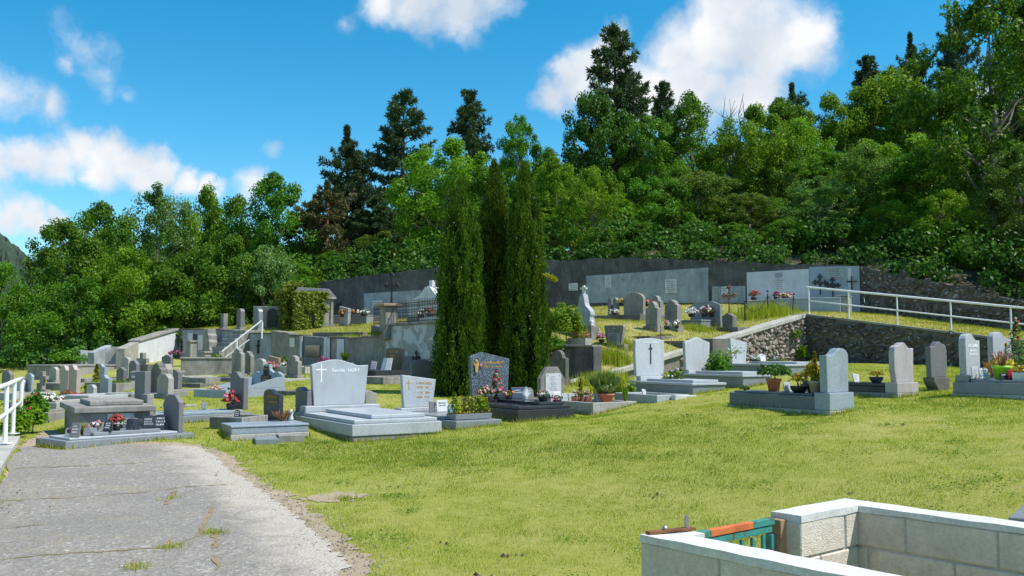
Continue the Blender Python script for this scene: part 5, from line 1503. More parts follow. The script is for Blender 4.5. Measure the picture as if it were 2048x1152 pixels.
# --- against the terrace wall
g = GR['blackm'] = Grave('black marble headstone with gold letters before the blotchy plaster tomb', (782,748,31.5), 'C', -43, 1.5, .5)
g.box('slab', -.8, .8, -1.3, .1, -.3, .22, 'granite_black'); h = g.stele('gentle', .85, .12, .72, .221, .0, 'granite_black', .2)
strokes(h, [(-.16,.22,.55,.05),(-.16,.10,.44,.04),(-.16,.02,.36,.04)], -.0605, 'gold', 13)
g = GR['greywave'] = Grave('grey wave topped headstone showing behind the slant topped one', (850,790,24.5), 'C', 27, .8, .4)
g.box('plinth', -.4, .4, -.2, .2, -.3, .1, 'granite_mid'); g.stele('nury', .82, .12, .78, .101, 0, 'granite_dull', 0)
g = GR['pinkwall'] = Grave('tilted pinkish headstone leaning by the stained terrace wall', (549,728,36), 'C', -30, .5, .2, cat='headstone', name='headstone_grave')
g.stele('slant', .55, .12, .62, .1, 0, 'rust_stone', 0); g.box('headstone_base', -.25, .25, -.15, .15, -.3, .1, 'concrete_aged')
g = GR['roughst'] = Grave('rough pink stone block standing behind the wide pale tomb', (740,806,21.5), 'C', 20, .3, .3, cat='headstone', name='stone_marker')
g.stele('wave_l', .26, .2, .34, -.05, 0, 'concrete_light', 0, 'stone_block')
g = GR['twinslab'] = Grave('pair of stepped grey slabs with a bouquet before the niches', (650,736,34.5), 'FR', -45, 1.9, 1.3)
g.base('plinth', 0, -.3, .22, 'concrete_dark'); g.box('slab', -.8, .2, -.5, .5, .221, .32, 'concrete_aged'); g.box('block', .35, .75, -.5, -.1, .221, .42, 'concrete_light')
g = GR['wallurn'] = Grave('cut stone kerb block with a dry plant right of the niches', (690,742,33.5), 'C', -45, .7, .5)
g.box('block', -.35, .35, -.25, .25, -.3, .40, 'concrete_aged', .03, None, .06, .06)

# --- black wall corner headstones right of the cypresses
g = GR['arched'] = Grave('dark arched headstone against the black wall right of the cypresses', (1118,752,27.6), 'C', -43, .5, .3, cat='headstone', name='headstone_grave')
g.box('headstone_base', -.3, .3, -.15, .15, -.3, .2, 'concrete_dark'); g.stele('shoulder', .62, .16, .80, .2, 0, 'concrete_dark', 0)
# ------------------------------------------------------------------ upper terrace graves
UP = [
 ('tall scroll sided headstone crowned with a small white cross above the leafy bush', (1168,676,32), -46, 'scroll'),
 ('pair of slim grey stelae on one base near the back wall', (1228,624,37.5), -48, ('flat',.34,.18,.66,'granite_dull')),
 ('broad arched grey headstone in the middle of the upper terrace', (1269,628,37), -44, ('arch',.95,.16,.92,'concrete_aged')),
 ('shouldered headstone with a pale side behind the arched one', (1313,622,37.5), -48, ('shoulder',.55,.2,.74,'concrete_aged')),
 ('rounded shouldered headstone left of a close pair on the upper terrace', (1307,652,33.5), -50, ('shoulder',.55,.22,.86,'concrete_aged')),
 ('pointed headstone with a finial right of a close pair on the upper terrace', (1346,650,33.8), -50, ('pointy',.58,.22,.92,'concrete_aged')),
 ('small tapered headstone carved with a cross above a pale tablet', (1230,682,31), -35, 'tablet'),
 ('wide low grey headstone with clipped corners above a flowered slab', (1412,640,35.5), -50, ('chamf',1.4,.12,.72,'granite_mid')),
 ('rusty iron cross on a pointed stone block near the ramp corner', (1459,648,34.3), -40, 'ironcross'),
]
for (lab, anc, phi, st_) in UP:
    g = Grave(lab, anc, 'C', phi, .6, .3, 'U', cat='headstone', name='headstone_grave'); GR[lab] = g
    if st_ == 'scroll':
        g.box('headstone_base', -.5, .5, -.2, .2, -.3, .30, 'concrete_aged', .02)
        mb = MB().prism([(-.42,0),(.42,0),(.40,.18),(.36,.30),(.40,.40),(.38,.52),(.24,.66),(.18,.70),(.14,.80),(.10,1.0),(.07,1.1),(-.07,1.1),(-.10,1.0),(-.14,.80),(-.18,.70),(-.24,.66),(-.38,.52),(-.40,.40),(-.36,.30),(-.40,.18)], -.12, .12)
        o = mb.build('headstone', 'plaster_grey', g.root, bevel=.02); o.location = (0, 0, .30)
        c = MB().prism([((x-.5)*.26, z*.30) for x, z in PROF['cross']], -.04, .04).build('cross', 'marble_white', o); c.location = (0, 0, 1.102)
        u_ = MB().lathe([(.05,0),(.10,.03),(.04,.07),(.09,.16),(.07,.2)], n=10).build('urn', 'marble_white', g.root, True); u_.location = (.42, -.1, .301)
    elif st_ == 'tablet':
        g.box('headstone_base', -.42, .42, -.16, .16, -.3, .06, 'concrete_aged'); h = g.stele('taper', .72, .16, .62, .061, 0, 'concrete_aged', 0)
        flat_cross(h, 0, .36, .20, .16, -.081, 'concrete_light', .02, .035)
        o = MB().box(-.23, .23, -.02, 0, .0, .36).build('tablet', 'marble_grey', h); o.location = (0, -.081, .0)
        strokes(o, [(-.16,.16,.29,.03),(-.16,.16,.23,.03),(-.16,.16,.17,.03),(-.16,.16,.11,.03)], -.0205, 'granite_dull', 15)
    elif st_ == 'ironcross':
        g.stele('gable', .42, .34, .72, -.1, 0, 'concrete_dark', 0, 'stone_block')
        iron_cross(MB(), (0,0,0), .95, .42, 0, .028).build('iron_cross', 'iron_rust', g.root).location = (0, 0, .60)
    else:
        p_, w, t_, h, mt = st_
        g.box('headstone_base', -w/2 - .06, w/2 + .06, -t_/2 - .06, t_/2 + .06, -.3, .14, 'concrete_aged')
        if 'pair' in lab and 'stelae' in lab:
            g.stele(p_, w*.5, t_, h, .141, 0, mt, -.16); g.stele('gable', w*.6, t_, h*1.05, .141, 0, mt, .12)
        else: g.stele(p_, w, t_, h, .141, 0, mt, 0)
UK = [
 ('long dark kerbed plot below the arched headstone', (1280,641,35.8), -46, 2.6, 1.9, .26, 'concrete_dark'),
 ('dark kerbed plot with white ornaments before the shouldered headstones', (1300,672,31.6), -46, 1.3, 1.9, .24, 'concrete_dark'),
 ('dark kerbed plot with peonies at its edge', (1368,674,31.2), -46, 1.3, 1.8, .28, 'concrete_dark'),
 ('weedy dark kerbed plot above the flank wall', (1425,673,31.6), -46, 1.1, 1.7, .26, 'concrete_dark'),
 ('small dark kerbed plot around the rusty iron cross', (1476,655,33.5), -46, 1.4, 1.2, .24, 'concrete_dark'),
 ('flowered granite slab tomb with a pale front end on the upper terrace', (1402,640,34.6), -46, 1.0, 2.0, .34, 'granite_mid'),
 ('concrete kerbed plot behind the broad bush right of the cypresses', (1130,622,39), -46, 2.4, 1.6, .22, 'concrete_dark'),
 ('grey kerbed plot with an orange planter below the scroll sided headstone', (1182,694,30), -46, 1.1, 1.5, .12, 'concrete_aged'),
 ('low kerb edging the weedy terrace in front of the old fence', (726,668,37.5), -20, 2.3, .3, .18, 'concrete_dark'),
 ('dark polished tomb with flowers below the blackened wall at left', (733,646,43.5), -22, 2.2, 1.8, .42, 'granite_mid'),
 ('pale sarcophagus under the white plaster panel', (1598,624,38), -20, 2.0, .9, .45, 'concrete_light'),
 ('long blue grey sarcophagus below the three crosses', (1681,628,37), -25, 2.4, .9, .62, 'plaster_blue'),
 ('pale stone bench block at the end of the blue grey sarcophagus', (1700,632,37), -25, .5, .8, .72, 'concrete_aged'),
]
for (lab, anc, phi, w, l, h, mt) in UK:
    g = Grave(lab, anc, 'FR', phi, w, l, 'U'); GR[lab] = g
    if h > .3: g.base('chest', 0, -.35, h - .06, mt, .015); g.base('lid', -.02, h - .059, h, mt, .015)
    else: g.kerb(-.35, h, .12, mt); g.fill(.12, h - .08, 'terrace_soil')

# --- blotchy plaster family tomb with iron fence
pA, pB = P(772, 660, 34.6), P(871, 660, 31.6)
tz = P(800, 651, 34.0).z
ft = empty('family_tomb', (pA.x, pA.y, GL(pA.x, pA.y)), 0, 'plastered family tomb with peeling walls and an ornate iron fence', 'tomb')
fa, fb = pA.xy, pB.xy
un = (fb - fa).normalized(); nn = Vector((-un.y, un.x))
mb = MB(); wall_hex(mb, fa - un*.02, fb + un*.3, GL(fa.x,fa.y)-.3, GL(fb.x,fb.y)-.3, tz, tz, -.02, 2.2); child(mb.build('base_wall', 'plaster_patchy', bevel=.02), ft)
mb = MB(); wall_hex(mb, fa - un*.08, fb + un*.36, tz+.002, tz+.002, tz+.09, tz+.09, -.10, 2.3); child(mb.build('cornice', 'concrete_aged', bevel=.02), ft)
# corner pillar with a projecting cap
cp = P(781, 660, 34.4).xy
M = Mat4((cp.x, cp.y, tz), math.atan2(un.y, un.x))
mb = MB(); mb.box(-.30,.18,-.3,.18,-.5,.70,M); child(mb.build('pillar', 'concrete_aged', bevel=.02), ft)
mb = MB(); mb.box(-.42,.30,-.42,.30,.701,.80,M); child(mb.build('pillar_cap', 'rust_stone', bevel=.02), ft)
mb = MB(); a = P(742,668,36.3).xy
wall_hex(mb, a, cp - un*.3, GU(a.x,a.y)-1.0, GL(cp.x,cp.y)-.2, P(742,650,36.3).z, tz-.1, 0, .3); child(mb.build('side_wall', 'concrete_dark', bevel=.01), ft)
def iron_fence(p, q, zb, h, step):
    d = q - p; n = int(d.length / step); mb = MB()
    for k in range(n + 1):
        c = p + d * (k / n)
        mb.tube([(c.x,c.y,zb),(c.x,c.y,zb+h)], .009, 4); mb.ball((c.x,c.y,zb+h+.02), .018, 5, 3)
        if k < n:
            e = p + d * ((k + .5) / n)
            for zz, r_ in ((.28, .045), (.55, .05), (.8, .035)):
                pts = [(e.x + d.normalized().x*r_*math.cos(t_*math.pi/3), e.y + d.normalized().y*r_*math.cos(t_*math.pi/3), zb + h*zz + r_*1.3*math.sin(t_*math.pi/3)) for t_ in range(7)]
                mb.tube(pts, .007, 4, cap=False)
    o = mb.build('pickets', 'iron_black'); o['kind'] = 'stuff'
    mb = MB()
    for zz in (.06, .92): mb.tube([(p.x,p.y,zb+h*zz),(q.x,q.y,zb+h*zz)], .014, 5)
    return o, mb.build('fence_rail', 'iron_black')
for (p, q, z_) in ((cp + un*.25 + nn*.1, fb + un*.3 + nn*.1, tz + .09), (a + nn*.1, cp - un*.35 + nn*.1, P(742,650,36.3).z)):
    for o in iron_fence(p, q, z_, .74, .115): child(o, ft)
for o in iron_fence(fb + un*.3 + nn*2.1, cp + un*.25 + nn*2.1, tz + .09, .74, .13): child(o, ft)
b = P(783, 612, 34.9)
o = MB(); iron_cross(o, (0,0,0), 1.25, .52, 0, .03); o.tube([(0,0,-.45),(0,0,.4)], [.075,.045], 6)
o = o.build('iron_cross', 'iron_black'); o.location = (b.x, b.y, b.z - .1); o.rotation_euler.z = -.5
tag(o, 'tall ornate iron cross rising above the fenced family tomb', 'cross')
# white pedimented monument and stelae behind the fence
b = P(868, 640, 37)
g = GR['pediment'] = Grave('white pedimented monument with a finial partly hidden by the left cypress', (864,640,37), 'C', -43, 1.4, .5, 'U', cat='monument', name='monument')
zz = P(864, 602, 37).z - g.z
g.box('body', -.52, .52, -.2, .2, -.3, zz, 'plaster_white', .02)
g.box('cornice', -.66, .66, -.28, .28, zz + .001, zz + .08, 'marble_white', .02)
MB().prism([(-.66,0),(.66,0),(.66,.10),(.5,.12),(.14,.46),(-.14,.46),(-.5,.12),(-.66,.10)], -.26, .26).build('pediment', 'marble_white', g.root, bevel=.015).location = (0, 0, zz + .081)
MB().box(-.14,.14,-.14,.14,0,.05).box(-.09,.09,-.09,.09,.051,.26).build('finial', 'marble_white', g.root, bevel=.015).location = (0, 0, zz + .541)
for (lab, anc, pr, w, h, mt) in (('white scroll topped stele behind the iron fence', (828,620,37.5), 'wave_r', .6, .75, 'marble_white'), ('pale rounded tablet stone behind the fence near the left cypress', (834,622,39.5), 'round', .95, .66, 'marble_white'), ('pale glass fronted stele with bent white cap left of the iron fence', (690,640,43), 'slant', .7, .85, 'marble_grey')):
    g = Grave(lab, anc, 'C', -43, w, .2, 'U', cat='headstone', name='headstone_grave'); GR[lab] = g
    top_ = P(anc[0], {'white s': 596, 'pale ro': 600, 'pale gl': 612}[lab[:7]], anc[2]).z - g.z
    g.stele(pr, w, .16, h, top_ - h, 0, mt, 0); g.box('headstone_base', -w/2, w/2, -.14, .14, -.3, top_ - h, 'concrete_aged')

# --- ivy covered tomb chapel
cA = P(565, 650, 43.0); cB = P(660, 650, 44.5)
g = GR['chapel'] = Grave('small stone tomb chapel with a slate roof half covered by ivy', (584,655,42), 'FL', 26, 1.9, 2.0, 'U', cat='chapel', name='tomb_chapel')
hh = P(594, 592, 42).z - g.z
g.base('footing', -.03, -.5, .30, 'concrete_aged', .02); g.base('wall', .04, .301, hh - .1, 'chapel_stone', .02)
for sx in (-.90, .78): g.box('pilaster', sx, sx + .12, -1.01, -.962, .302, hh - .11, 'chapel_stone', .01)
g.base('cornice', -.07, hh - .099, hh, 'chapel_stone', .02)
MB().prism([(-1.02,0),(1.02,0),(.98,.05),(.70,.36),(-.70,.40),(-.98,.05)], -1.02, 1.02).build('roof', 'slate_grey', g.root, bevel=.02).location = (0, 0, hh + .001)
rng = np.random.default_rng(88)
n = 7600
x = rng.random(n); z = rng.random(n)
keep = np.zeros(n, bool)
fx = x * 1.9 - .95; fz = z * (hh + .15)
keep = (fx < -.30 + .14*np.sin(fz*6) + .1*np.sin(fz*15)) | ((fz > hh * (.60 + .10*np.sin(fx*7))) & (fx < .50 + .12*np.sin(fz*9))) | ((np.abs(fx - .12 - .10*np.sin(fz*4)) < .20) & (fz > .15))
fx, fz = fx[keep], fz[keep]; k_ = len(fx)
c1 = np.stack([fx, np.full(k_, -1.04) - rng.random(k_)**2*.26, fz + .05], -1)
m2 = 2600
c2 = np.stack([np.full(m2, -1.0) - rng.random(m2)**2*.34, rng.random(m2)*2.0 - 1.05, rng.random(m2) * (hh + .35)], -1)
m3 = 900
c3 = np.stack([rng.random(m3)*.6 - 1.05, rng.random(m3)*2.0 - 1.0, hh + .1 + rng.random(m3)**1.5*.6], -1)
c = np.concatenate([c1, c2, c3])
out_ = np.concatenate([np.tile([0, -1, .3], (k_, 1)), np.tile([-1, 0, .3], (m2, 1)), np.tile([-.3, -.3, 1], (m3, 1))])
a_, b_ = leaf_axes(rng, len(c), .15 * (.7 + .6*rng.random(len(c))), .12 * (.7 + .6*rng.random(len(c))), out_ * 1.5, .2)
o = mesh_obj('ivy', leaf_mesh('ivy', c, a_, b_, np.clip(rng.normal(.55, .22, len(c)), 0, 1), 'ivy_leaf')); o.matrix_world = g.M
tag(o, 'yellow green ivy covering the left of the tomb chapel', 'ivy')
# low wall with an arched dark niche left of the chapel
g = GR['nichew'] = Grave('stained low wall with a dark arched niche left of the tomb chapel', (575,655,43), 'FR', -12, 1.7, .5, 'U', cat='wall', name='niche_wall')
g['x'] if False else None
hh2 = P(545, 612, 43).z - g.z
g.base('wall', 0, -.3, hh2, 'chapel_stone', .02)
MB().prism(prof('arch', .5, hh2 * .85), -.03, 0).build('niche', 'iron_black', g.root).location = (.1, -.251, .05)  # flat black arch on the wall front, painting the shade of the hollow
for (lab, anc, w, h, pr, mt) in (('square grey stone post left on the terrace edge above the stairs', (448,656,43.5), .34, .62, 'flat', 'concrete_aged'), ('tall rounded grey stele above the staircase handrail', (481,658,43), .42, .85, 'round', 'granite_dull'), ('tall pale rounded stele beside the upper end of the handrail', (517,660,42), .42, .9, 'round', 'granite_mid')):
    g = Grave(lab, anc, 'C', -50, w, .2, 'U', cat='headstone', name='headstone_grave'); GR[lab] = g
    g.stele(pr, w, .2, h, .1, 0, mt, 0); g.box('headstone_base', -w/2-.06, w/2+.06, -.16, .16, -.3, .1, 'concrete_aged')
# low broken wall stubs at the far left
for (lab, p, q, t0, t1) in (('stained wall stub half smothered in ivy at left', (160,728,42), (186,728,42.5), 700, 702), ('blotched wall stub right of the yellow shrub', (188,730,41), (222,726,42), 705, 690), ('pale wall stub at the far left end of the boundary', (88,726,44), (118,728,44), 702, 705)):
    a, b = P(*p), P(*q)
    mb = MB(); wall_hex(mb, a.xy, b.xy, GL(a.x,a.y)-.3, GL(b.x,b.y)-.3, P(p[0],t0,p[2]).z, P(q[0],t1,q[2]).z, 0, .35)
    tag(mb.build('wall_stub', 'plaster_grey', bevel=.02), lab, 'wall')
# ------------------------------------------------------------------ block enclosure in the foreground
C1 = P(1281, 1069, 4.70); zt = C1.z
e1 = Vector((.772, .634)).normalized(); e2 = Vector((.634, -.772)).normalized()
c1 = C1.xy
LW = 1.80
be = empty('block_enclosure', (c1.x, c1.y, 0), 0, 'unfinished enclosure of grey concrete blocks with a pale mortar top', 'enclosure')
rb = random.Random(9)
BLK = {}
def block_mesh(l, t, h):
    key = (round(l, 3), round(t, 3))
    if key not in BLK: BLK[key] = MB().box(-l/2, l/2, -t/2, t/2, -h/2, h/2).mesh('concrete_block', 'block_grey')
    return BLK[key]
def block_wall(p, u, length, t, inner):
    """courses of blocks from p along u; inner: unit normal towards the inside"""
    ang = math.atan2(u.y, u.x); ctr = p + inner * t / 2
    hcap = .034
    mb = MB(); M = Mat4((ctr.x, ctr.y, 0), ang)
    mb.box(.006, length - .006, -t/2 + .008, t/2 - .008, -.3, zt - hcap, M); child(mb.build('mortar', 'mortar_white' if False else 'kerb_pale'), be)
    mb = MB(); n = max(2, int(length / .12))
    vs = []
    for k in range(n + 1):
        x = length * k / n
        for (y, z) in ((-t/2 - .004, zt - hcap + rb.uniform(-.006, .004)), (t/2 + .004, zt - hcap + rb.uniform(-.006, .004)), (t/2 + .003, zt + rb.uniform(-.003, .003)), (-t/2 - .003, zt + rb.uniform(-.003, .003))):
            vs.append(M @ Vector((x, y + rb.uniform(-.003, .003), z)))
    fs = [(3,2,1,0), tuple(n*4 + i for i in range(4))]
    for k in range(n):
        for i in range(4): fs.append((k*4+i, k*4+(i+1)%4, (k+1)*4+(i+1)%4, (k+1)*4+i))
    mb.add(vs, fs); child(mb.build('mortar_cap', 'mortar_white'), be)
    z = zt - hcap - .002; c = 0
    while z > -.2:
        x = -.25 if c % 2 else -.02
        if abs(length - LW) < .01 or length < 1: x = -.31 if c % 2 else -.06
        while x < length:
            x0, x1 = max(0, x), min(length, x + .49)
            if x1 - x0 > .03:
                o = bpy.data.objects.new('concrete_block', block_mesh(x1 - x0, t, .19)); COL.objects.link(o)
                q = ctr + u * ((x0 + x1)/2)
                o.location = (q.x + rb.uniform(-.002,.002), q.y + rb.uniform(-.002,.002), z - .095); o.rotation_euler.z = ang + rb.uniform(-.004,.004)
                mo = o.modifiers.new('bevel', 'BEVEL'); mo.width = .006; mo.segments = 1
                child(o, be)
            x += .502
        z -= .202; c += 1
block_wall(c1, e2, 2.6, .17, e1)                                   # near wall, runs towards the camera
block_wall(c1 + e1*1.06, e1, LW - 1.06 - .172, .19, e2)              # short wall beside the gate
block_wall(c1 + e1*LW, e2, 3.0, .17, -e1)                          # far wall
block_wall(c1 + e1*.172, e1, .10, .17, e2)
# gate of green flat bars with an orange patch of primer
gt = empty('metal_gate', (c1.x, c1.y, 0), 0, 'rusty green metal bar gate with an orange primed top rail', 'gate')
ga = c1 + e1*.30 + e2*.06; gb = c1 + e1*1.0 + e2*.05
ang = math.atan2((gb-ga).y, (gb-ga).x); glen = (gb-ga).length
M = Mat4((ga.x, ga.y, zt - .02), ang)
def gpart(nm, mat, *b): child(MB().box(*b, M).build(nm, mat, bevel=.003), gt)
gpart('top_rail', 'paint_green_rusty', 0, glen*.20, -.019, .019, -.036, 0); gpart('top_rail', 'paint_orange', glen*.202, glen*.72, -.019, .019, -.036, .0); gpart('top_rail', 'paint_green_rusty', glen*.722, glen, -.019, .019, -.036, 0)
gpart('lower_rail', 'paint_green_rusty', 0, glen, -.012, .012, -.62, -.58)
gpart('second_rail', 'paint_green_rusty', 0, glen*.97, -.014, .014, -.075, -.040)
gpart('stile', 'paint_green_rusty', glen - .04, glen, -.02, .02, -.62, -.0865)
for k in range(7): gpart('bar', 'paint_green_rusty', .03 + k*.095, .052 + k*.095, -.009, .009, -.58, -.0865)
q = c1 + e1*1.035 + e2*.05
tag(MB().box(-.03,.03,-.05,.05,-.4,zt-.03, Mat4((q.x,q.y,0), math.atan2(e1.y,e1.x), 0, 0)).build('wooden_post', 'wood_raw', bevel=.004), 'raw timber post between the gate and the blocks', 'post')
q = c1 + e1*.12 + e2*.05
mb = MB(); M = Mat4((q.x, q.y, zt + .004), math.atan2(e1.y, e1.x) - .25)
mb.box(-.10,.17,-.018,.018,.0,.012, M)
o = mb.build('latch_bracket', 'iron_rust'); tag(o, 'rusty latch bracket lying on the corner of the block enclosure', 'bracket')
b1 = MB().tube([M @ Vector((.13,0,.0125)), M @ Vector((.13,0,.07))], .011, 8).build('bolt', 'steel', o); b2 = MB().ball(M @ Vector((-.0,0,.02)), .014, 8, 5).build('bolt', 'steel', o)
o = MB().prism([(-.16,0),(.17,0),(.15,.22),(.05,.20),(-.02,.26),(-.15,.2)], -.004, .004, Mat4((c1.x + e1.x*.62 + .02 - e2.x*.12, c1.y + e1.y*.62 - e2.y*.12, zt - .42), math.atan2(e1.y, e1.x), .2)).build('paper_sheet', 'paint_white')
tag(o, 'crumpled white sheet standing behind the bars of the gate', 'sheet')
# granite slab corner at the right edge
q = P(2004, 1044, 6.0)
sl = empty('grave', (q.x, q.y, GL(q.x,q.y)), math.radians(-36), 'grey granite tomb of which only a corner shows at the lower right edge', 'grave')
hq = q.z - GL(q.x, q.y)
MB().box(0, 1.5, 0, 1.0, -.3, hq - .06).build('plinth', 'granite_mid', sl, bevel=.01)
MB().box(.03, 1.47, .03, .97, hq - .059, hq + .03).build('slab', 'granite_mid', sl, bevel=.01)

# ------------------------------------------------------------------ railing beside the path
ka, kb = ray_ground(40, 884).xy, ray_ground(-4, 962).xy
kd = (kb - ka).normalized(); kn = Vector((kd.y, -kd.x))       # kn points away from the path
kn = kn if kn.x < 0 else -kn
kz0 = GL(ka.x, ka.y) + .10; kz1 = GL(kb.x, kb.y) + .10
ke = kb + kd * 7
kz2 = GL(ke.x, ke.y) + .10
mb = MB(); wall_hex(mb, ka, kb, kz0-.5, kz1-.5, kz0, kz1, 0, -.5) if False else None
def kerb_seg(p, q, z0, z1):
    w = kn * .5
    return MB().hexa([(p.x+w.x,p.y+w.y,z0-.6),(q.x+w.x,q.y+w.y,z1-.6),(q.x,q.y,z1-.6),(p.x,p.y,z0-.6),(p.x+w.x,p.y+w.y,z0),(q.x+w.x,q.y+w.y,z1),(q.x,q.y,z1),(p.x,p.y,z0)])
tag(kerb_seg(ka, ke, kz0, kz1 + (kz1-kz0)*7/(kb-ka).length*.4).build('concrete_kerb', 'kerb_pale', bevel=.015), 'broad concrete kerb under the white railing at the left of the path', 'kerb')
pr = empty('railing', (ka.x, ka.y, kz0), 0, 'white tubular railing on the concrete kerb at the left edge', 'railing')
tops = []
for k, (px, py, d) in enumerate(((40,866,18.0),(25,884,16.2),(9,906,14.5),(-22,940,12.4),(-70,1000,10.0))):
    p = P(px, py, d)
    zb = kz0 - .0 if k < 2 else kz0
    mb = MB(); mb.tube([(p.x,p.y,zb-.25),(p.x,p.y,zb+.88)], .034, 10); mb.box(-.08,.08,-.08,.08,.0,.012, Mat4((p.x,p.y,zb+.004)))
    child(mb.build('post', 'paint_white'), pr); tops.append(Vector((p.x,p.y,zb)))
mb = MB(); mb.tube([p + Vector((0,0,.89)) for p in tops], .036, 10); child(mb.build('handrail', 'paint_white', smooth=True), pr)
mb = MB(); mb.tube([p + Vector((0,0,.45)) for p in tops], .028, 10); child(mb.build('midrail', 'paint_white', smooth=True), pr)

# ------------------------------------------------------------------ pots, flowers, plaques
SEED = [500]
def bloom_mesh(name, pts, size, mat, rng):
    m = 8
    C, A, B, T = [], [], [], []
    for p in pts:
        d = unit(rng.normal(size=(m, 3)) + np.array([0, -.2, .5])); s = size * rng.uniform(.75, 1.2)
        C.append(np.array(p)[None] + d * s * .32); t1 = unit(np.cross(d, rng.normal(size=(m, 3)))); A.append(t1 * s * .42); B.append(unit(np.cross(d, t1)) * s * .36); T.append(np.clip(rng.normal(.55, .3, m), 0, 1))
    return leaf_mesh(name, np.concatenate(C), np.concatenate(A), np.concatenate(B), np.concatenate(T), mat)
def planting(parent, z, r, h, leaf, nleaf, lsize, blooms=(), shape='dome', stem=True):
    """foliage (and flower heads) on a parent whose origin is the base of the pot"""
    SEED[0] += 1; rng = np.random.default_rng(SEED[0])
    n = nleaf
    if shape == 'cone':
        t = rng.random(n) ** 1.1; rad = r * (1 - t) ** .75 * np.sqrt(rng.random(n)); a = rng.random(n) * 6.283
        c = np.stack([rad*np.cos(a), rad*np.sin(a), z + t * h], -1); up = 1.2
    elif shape == 'box':
        c = np.stack([(rng.random(n)-.5)*2*r, (rng.random(n)-.5)*.7*r, z + rng.random(n) * h], -1); up = .6
    elif shape == 'spray':
        t = rng.random(n); a = rng.random(n) * 6.283; rad = r * t * rng.random(n) ** .5
        c = np.stack([rad*np.cos(a), rad*np.sin(a), z + h * t * (1 - .35*(rad/r)**2)], -1); up = .2
    else:
        d = unit(rng.normal(size=(n, 3))); d[:, 2] = np.abs(d[:, 2]) * .9 - .12
        k = rng.random((n, 1)) ** .4
        lob = 1 + .28*np.sin(d[:, :1]*5 + SEED[0]) * np.sin(d[:, 1:2]*6)
        c = d * k * lob * np.array([r, r, h*.62]) + np.array([0, 0, z + h*.38]); up = .4
    s = lsize * (.65 + .7*rng.random(n))
    if shape == 'spray':
        dirn = unit(c - np.array([0, 0, z - h*.3])); a_ = dirn * (s*.9)[:, None]; b_ = unit(np.cross(dirn, rng.normal(size=(n, 3)))) * (s*.10)[:, None]
    else:
        a_, b_ = leaf_axes(rng, n, s, s*.5, unit(c - np.array([0, 0, z + h*.3])), up)
    mesh_obj('foliage', leaf_mesh('foliage', c, a_, b_, np.clip(rng.normal(.5, .25, n), 0, 1), leaf), parent)
    if stem:
        mb = MB(); r_ = random.Random(SEED[0])
        for k in range(4): mb.tube([(r_.uniform(-.2,.2)*r, r_.uniform(-.2,.2)*r, z*.6), (r_.uniform(-.5,.5)*r, r_.uniform(-.5,.5)*r, z + h*.6)], [.008, .004], 4)
        mb.build('stems', 'bark_brown', parent)['kind'] = 'stuff'
    for (mat, nb, size) in blooms:
        i = rng.choice(n, nb); pts = c[i].copy(); ctr = np.array([0, 0, z + h*.25]); pts = ctr + (pts - ctr) * rng.uniform(.95, 1.15, (nb, 1)); pts[:, 2] = np.maximum(pts[:, 2], z + h*.15)
        mesh_obj('blooms', bloom_mesh('blooms', pts, size, mat, rng), parent)['kind'] = 'stuff'
def pot_prof(kind, r, h):
    if kind == 'bowl': return [(r*.6,0),(r*.95,h*.55),(r,h*.96),(r*1.03,h),(r*.93,h),(r*.88,h*.8)]
    if kind == 'urn': return [(r*.7,0),(r*.75,h*.05),(r*.35,h*.18),(r*.9,h*.6),(r,h*.95),(r*1.05,h),(r*.9,h),(r*.85,h*.8)]
    return [(r*.72,0),(r*.93,h*.78),(r*1.05,h*.79),(r*1.08,h),(r*.95,h),(r*.92,h*.85)]
def potted(label, loc, r, h, pmat, ph, pr_, leaf, nleaf, lsize, blooms=(), shape='dome', kind='pot', cat='flower pot', name='flower_pot', rz=0, group=None):
    root = empty(name, loc, rz, label, cat, group)
    if kind == 'box':
        MB().box(-r, r, -r*.38, r*.38, 0, h, None, -.01, -.01).build('planter', pmat, root, bevel=.006); MB().box(-r*.95, r*.95, -r*.34, r*.34, h*.99, h+.012).build('soil', 'soil', root)
    else:
        MB().lathe(pot_prof(kind, r, h), n=18).build('pot', pmat, root, True); MB().lathe([(r*.9,h*.78),(r*.9,h*.86)], n=14).build('soil', 'soil', root)
    planting(root, h*.9, pr_, ph, leaf, nleaf, lsize, blooms, shape)
    return root
def bouquet(label, loc, r, blooms, h=.16, leaf='leaf_dark', nleaf=120, name='bouquet'):
    root = empty(name, loc, 0, label, 'flowers')
    MB().lathe([(r*.42,0),(r*.55,h*.22),(r*.48,h*.38)], n=10).build('vase', 'pot_black', root, True)
    planting(root, h*.16, r, h, leaf, nleaf, max(.055, r*.3), blooms, 'dome', False)
    return root
PQ = {'slab': 'flat', 'book': 'book', 'heart': 'round', 'slant': 'slant', 'octag': 'octag', 'arch': 'arch'}
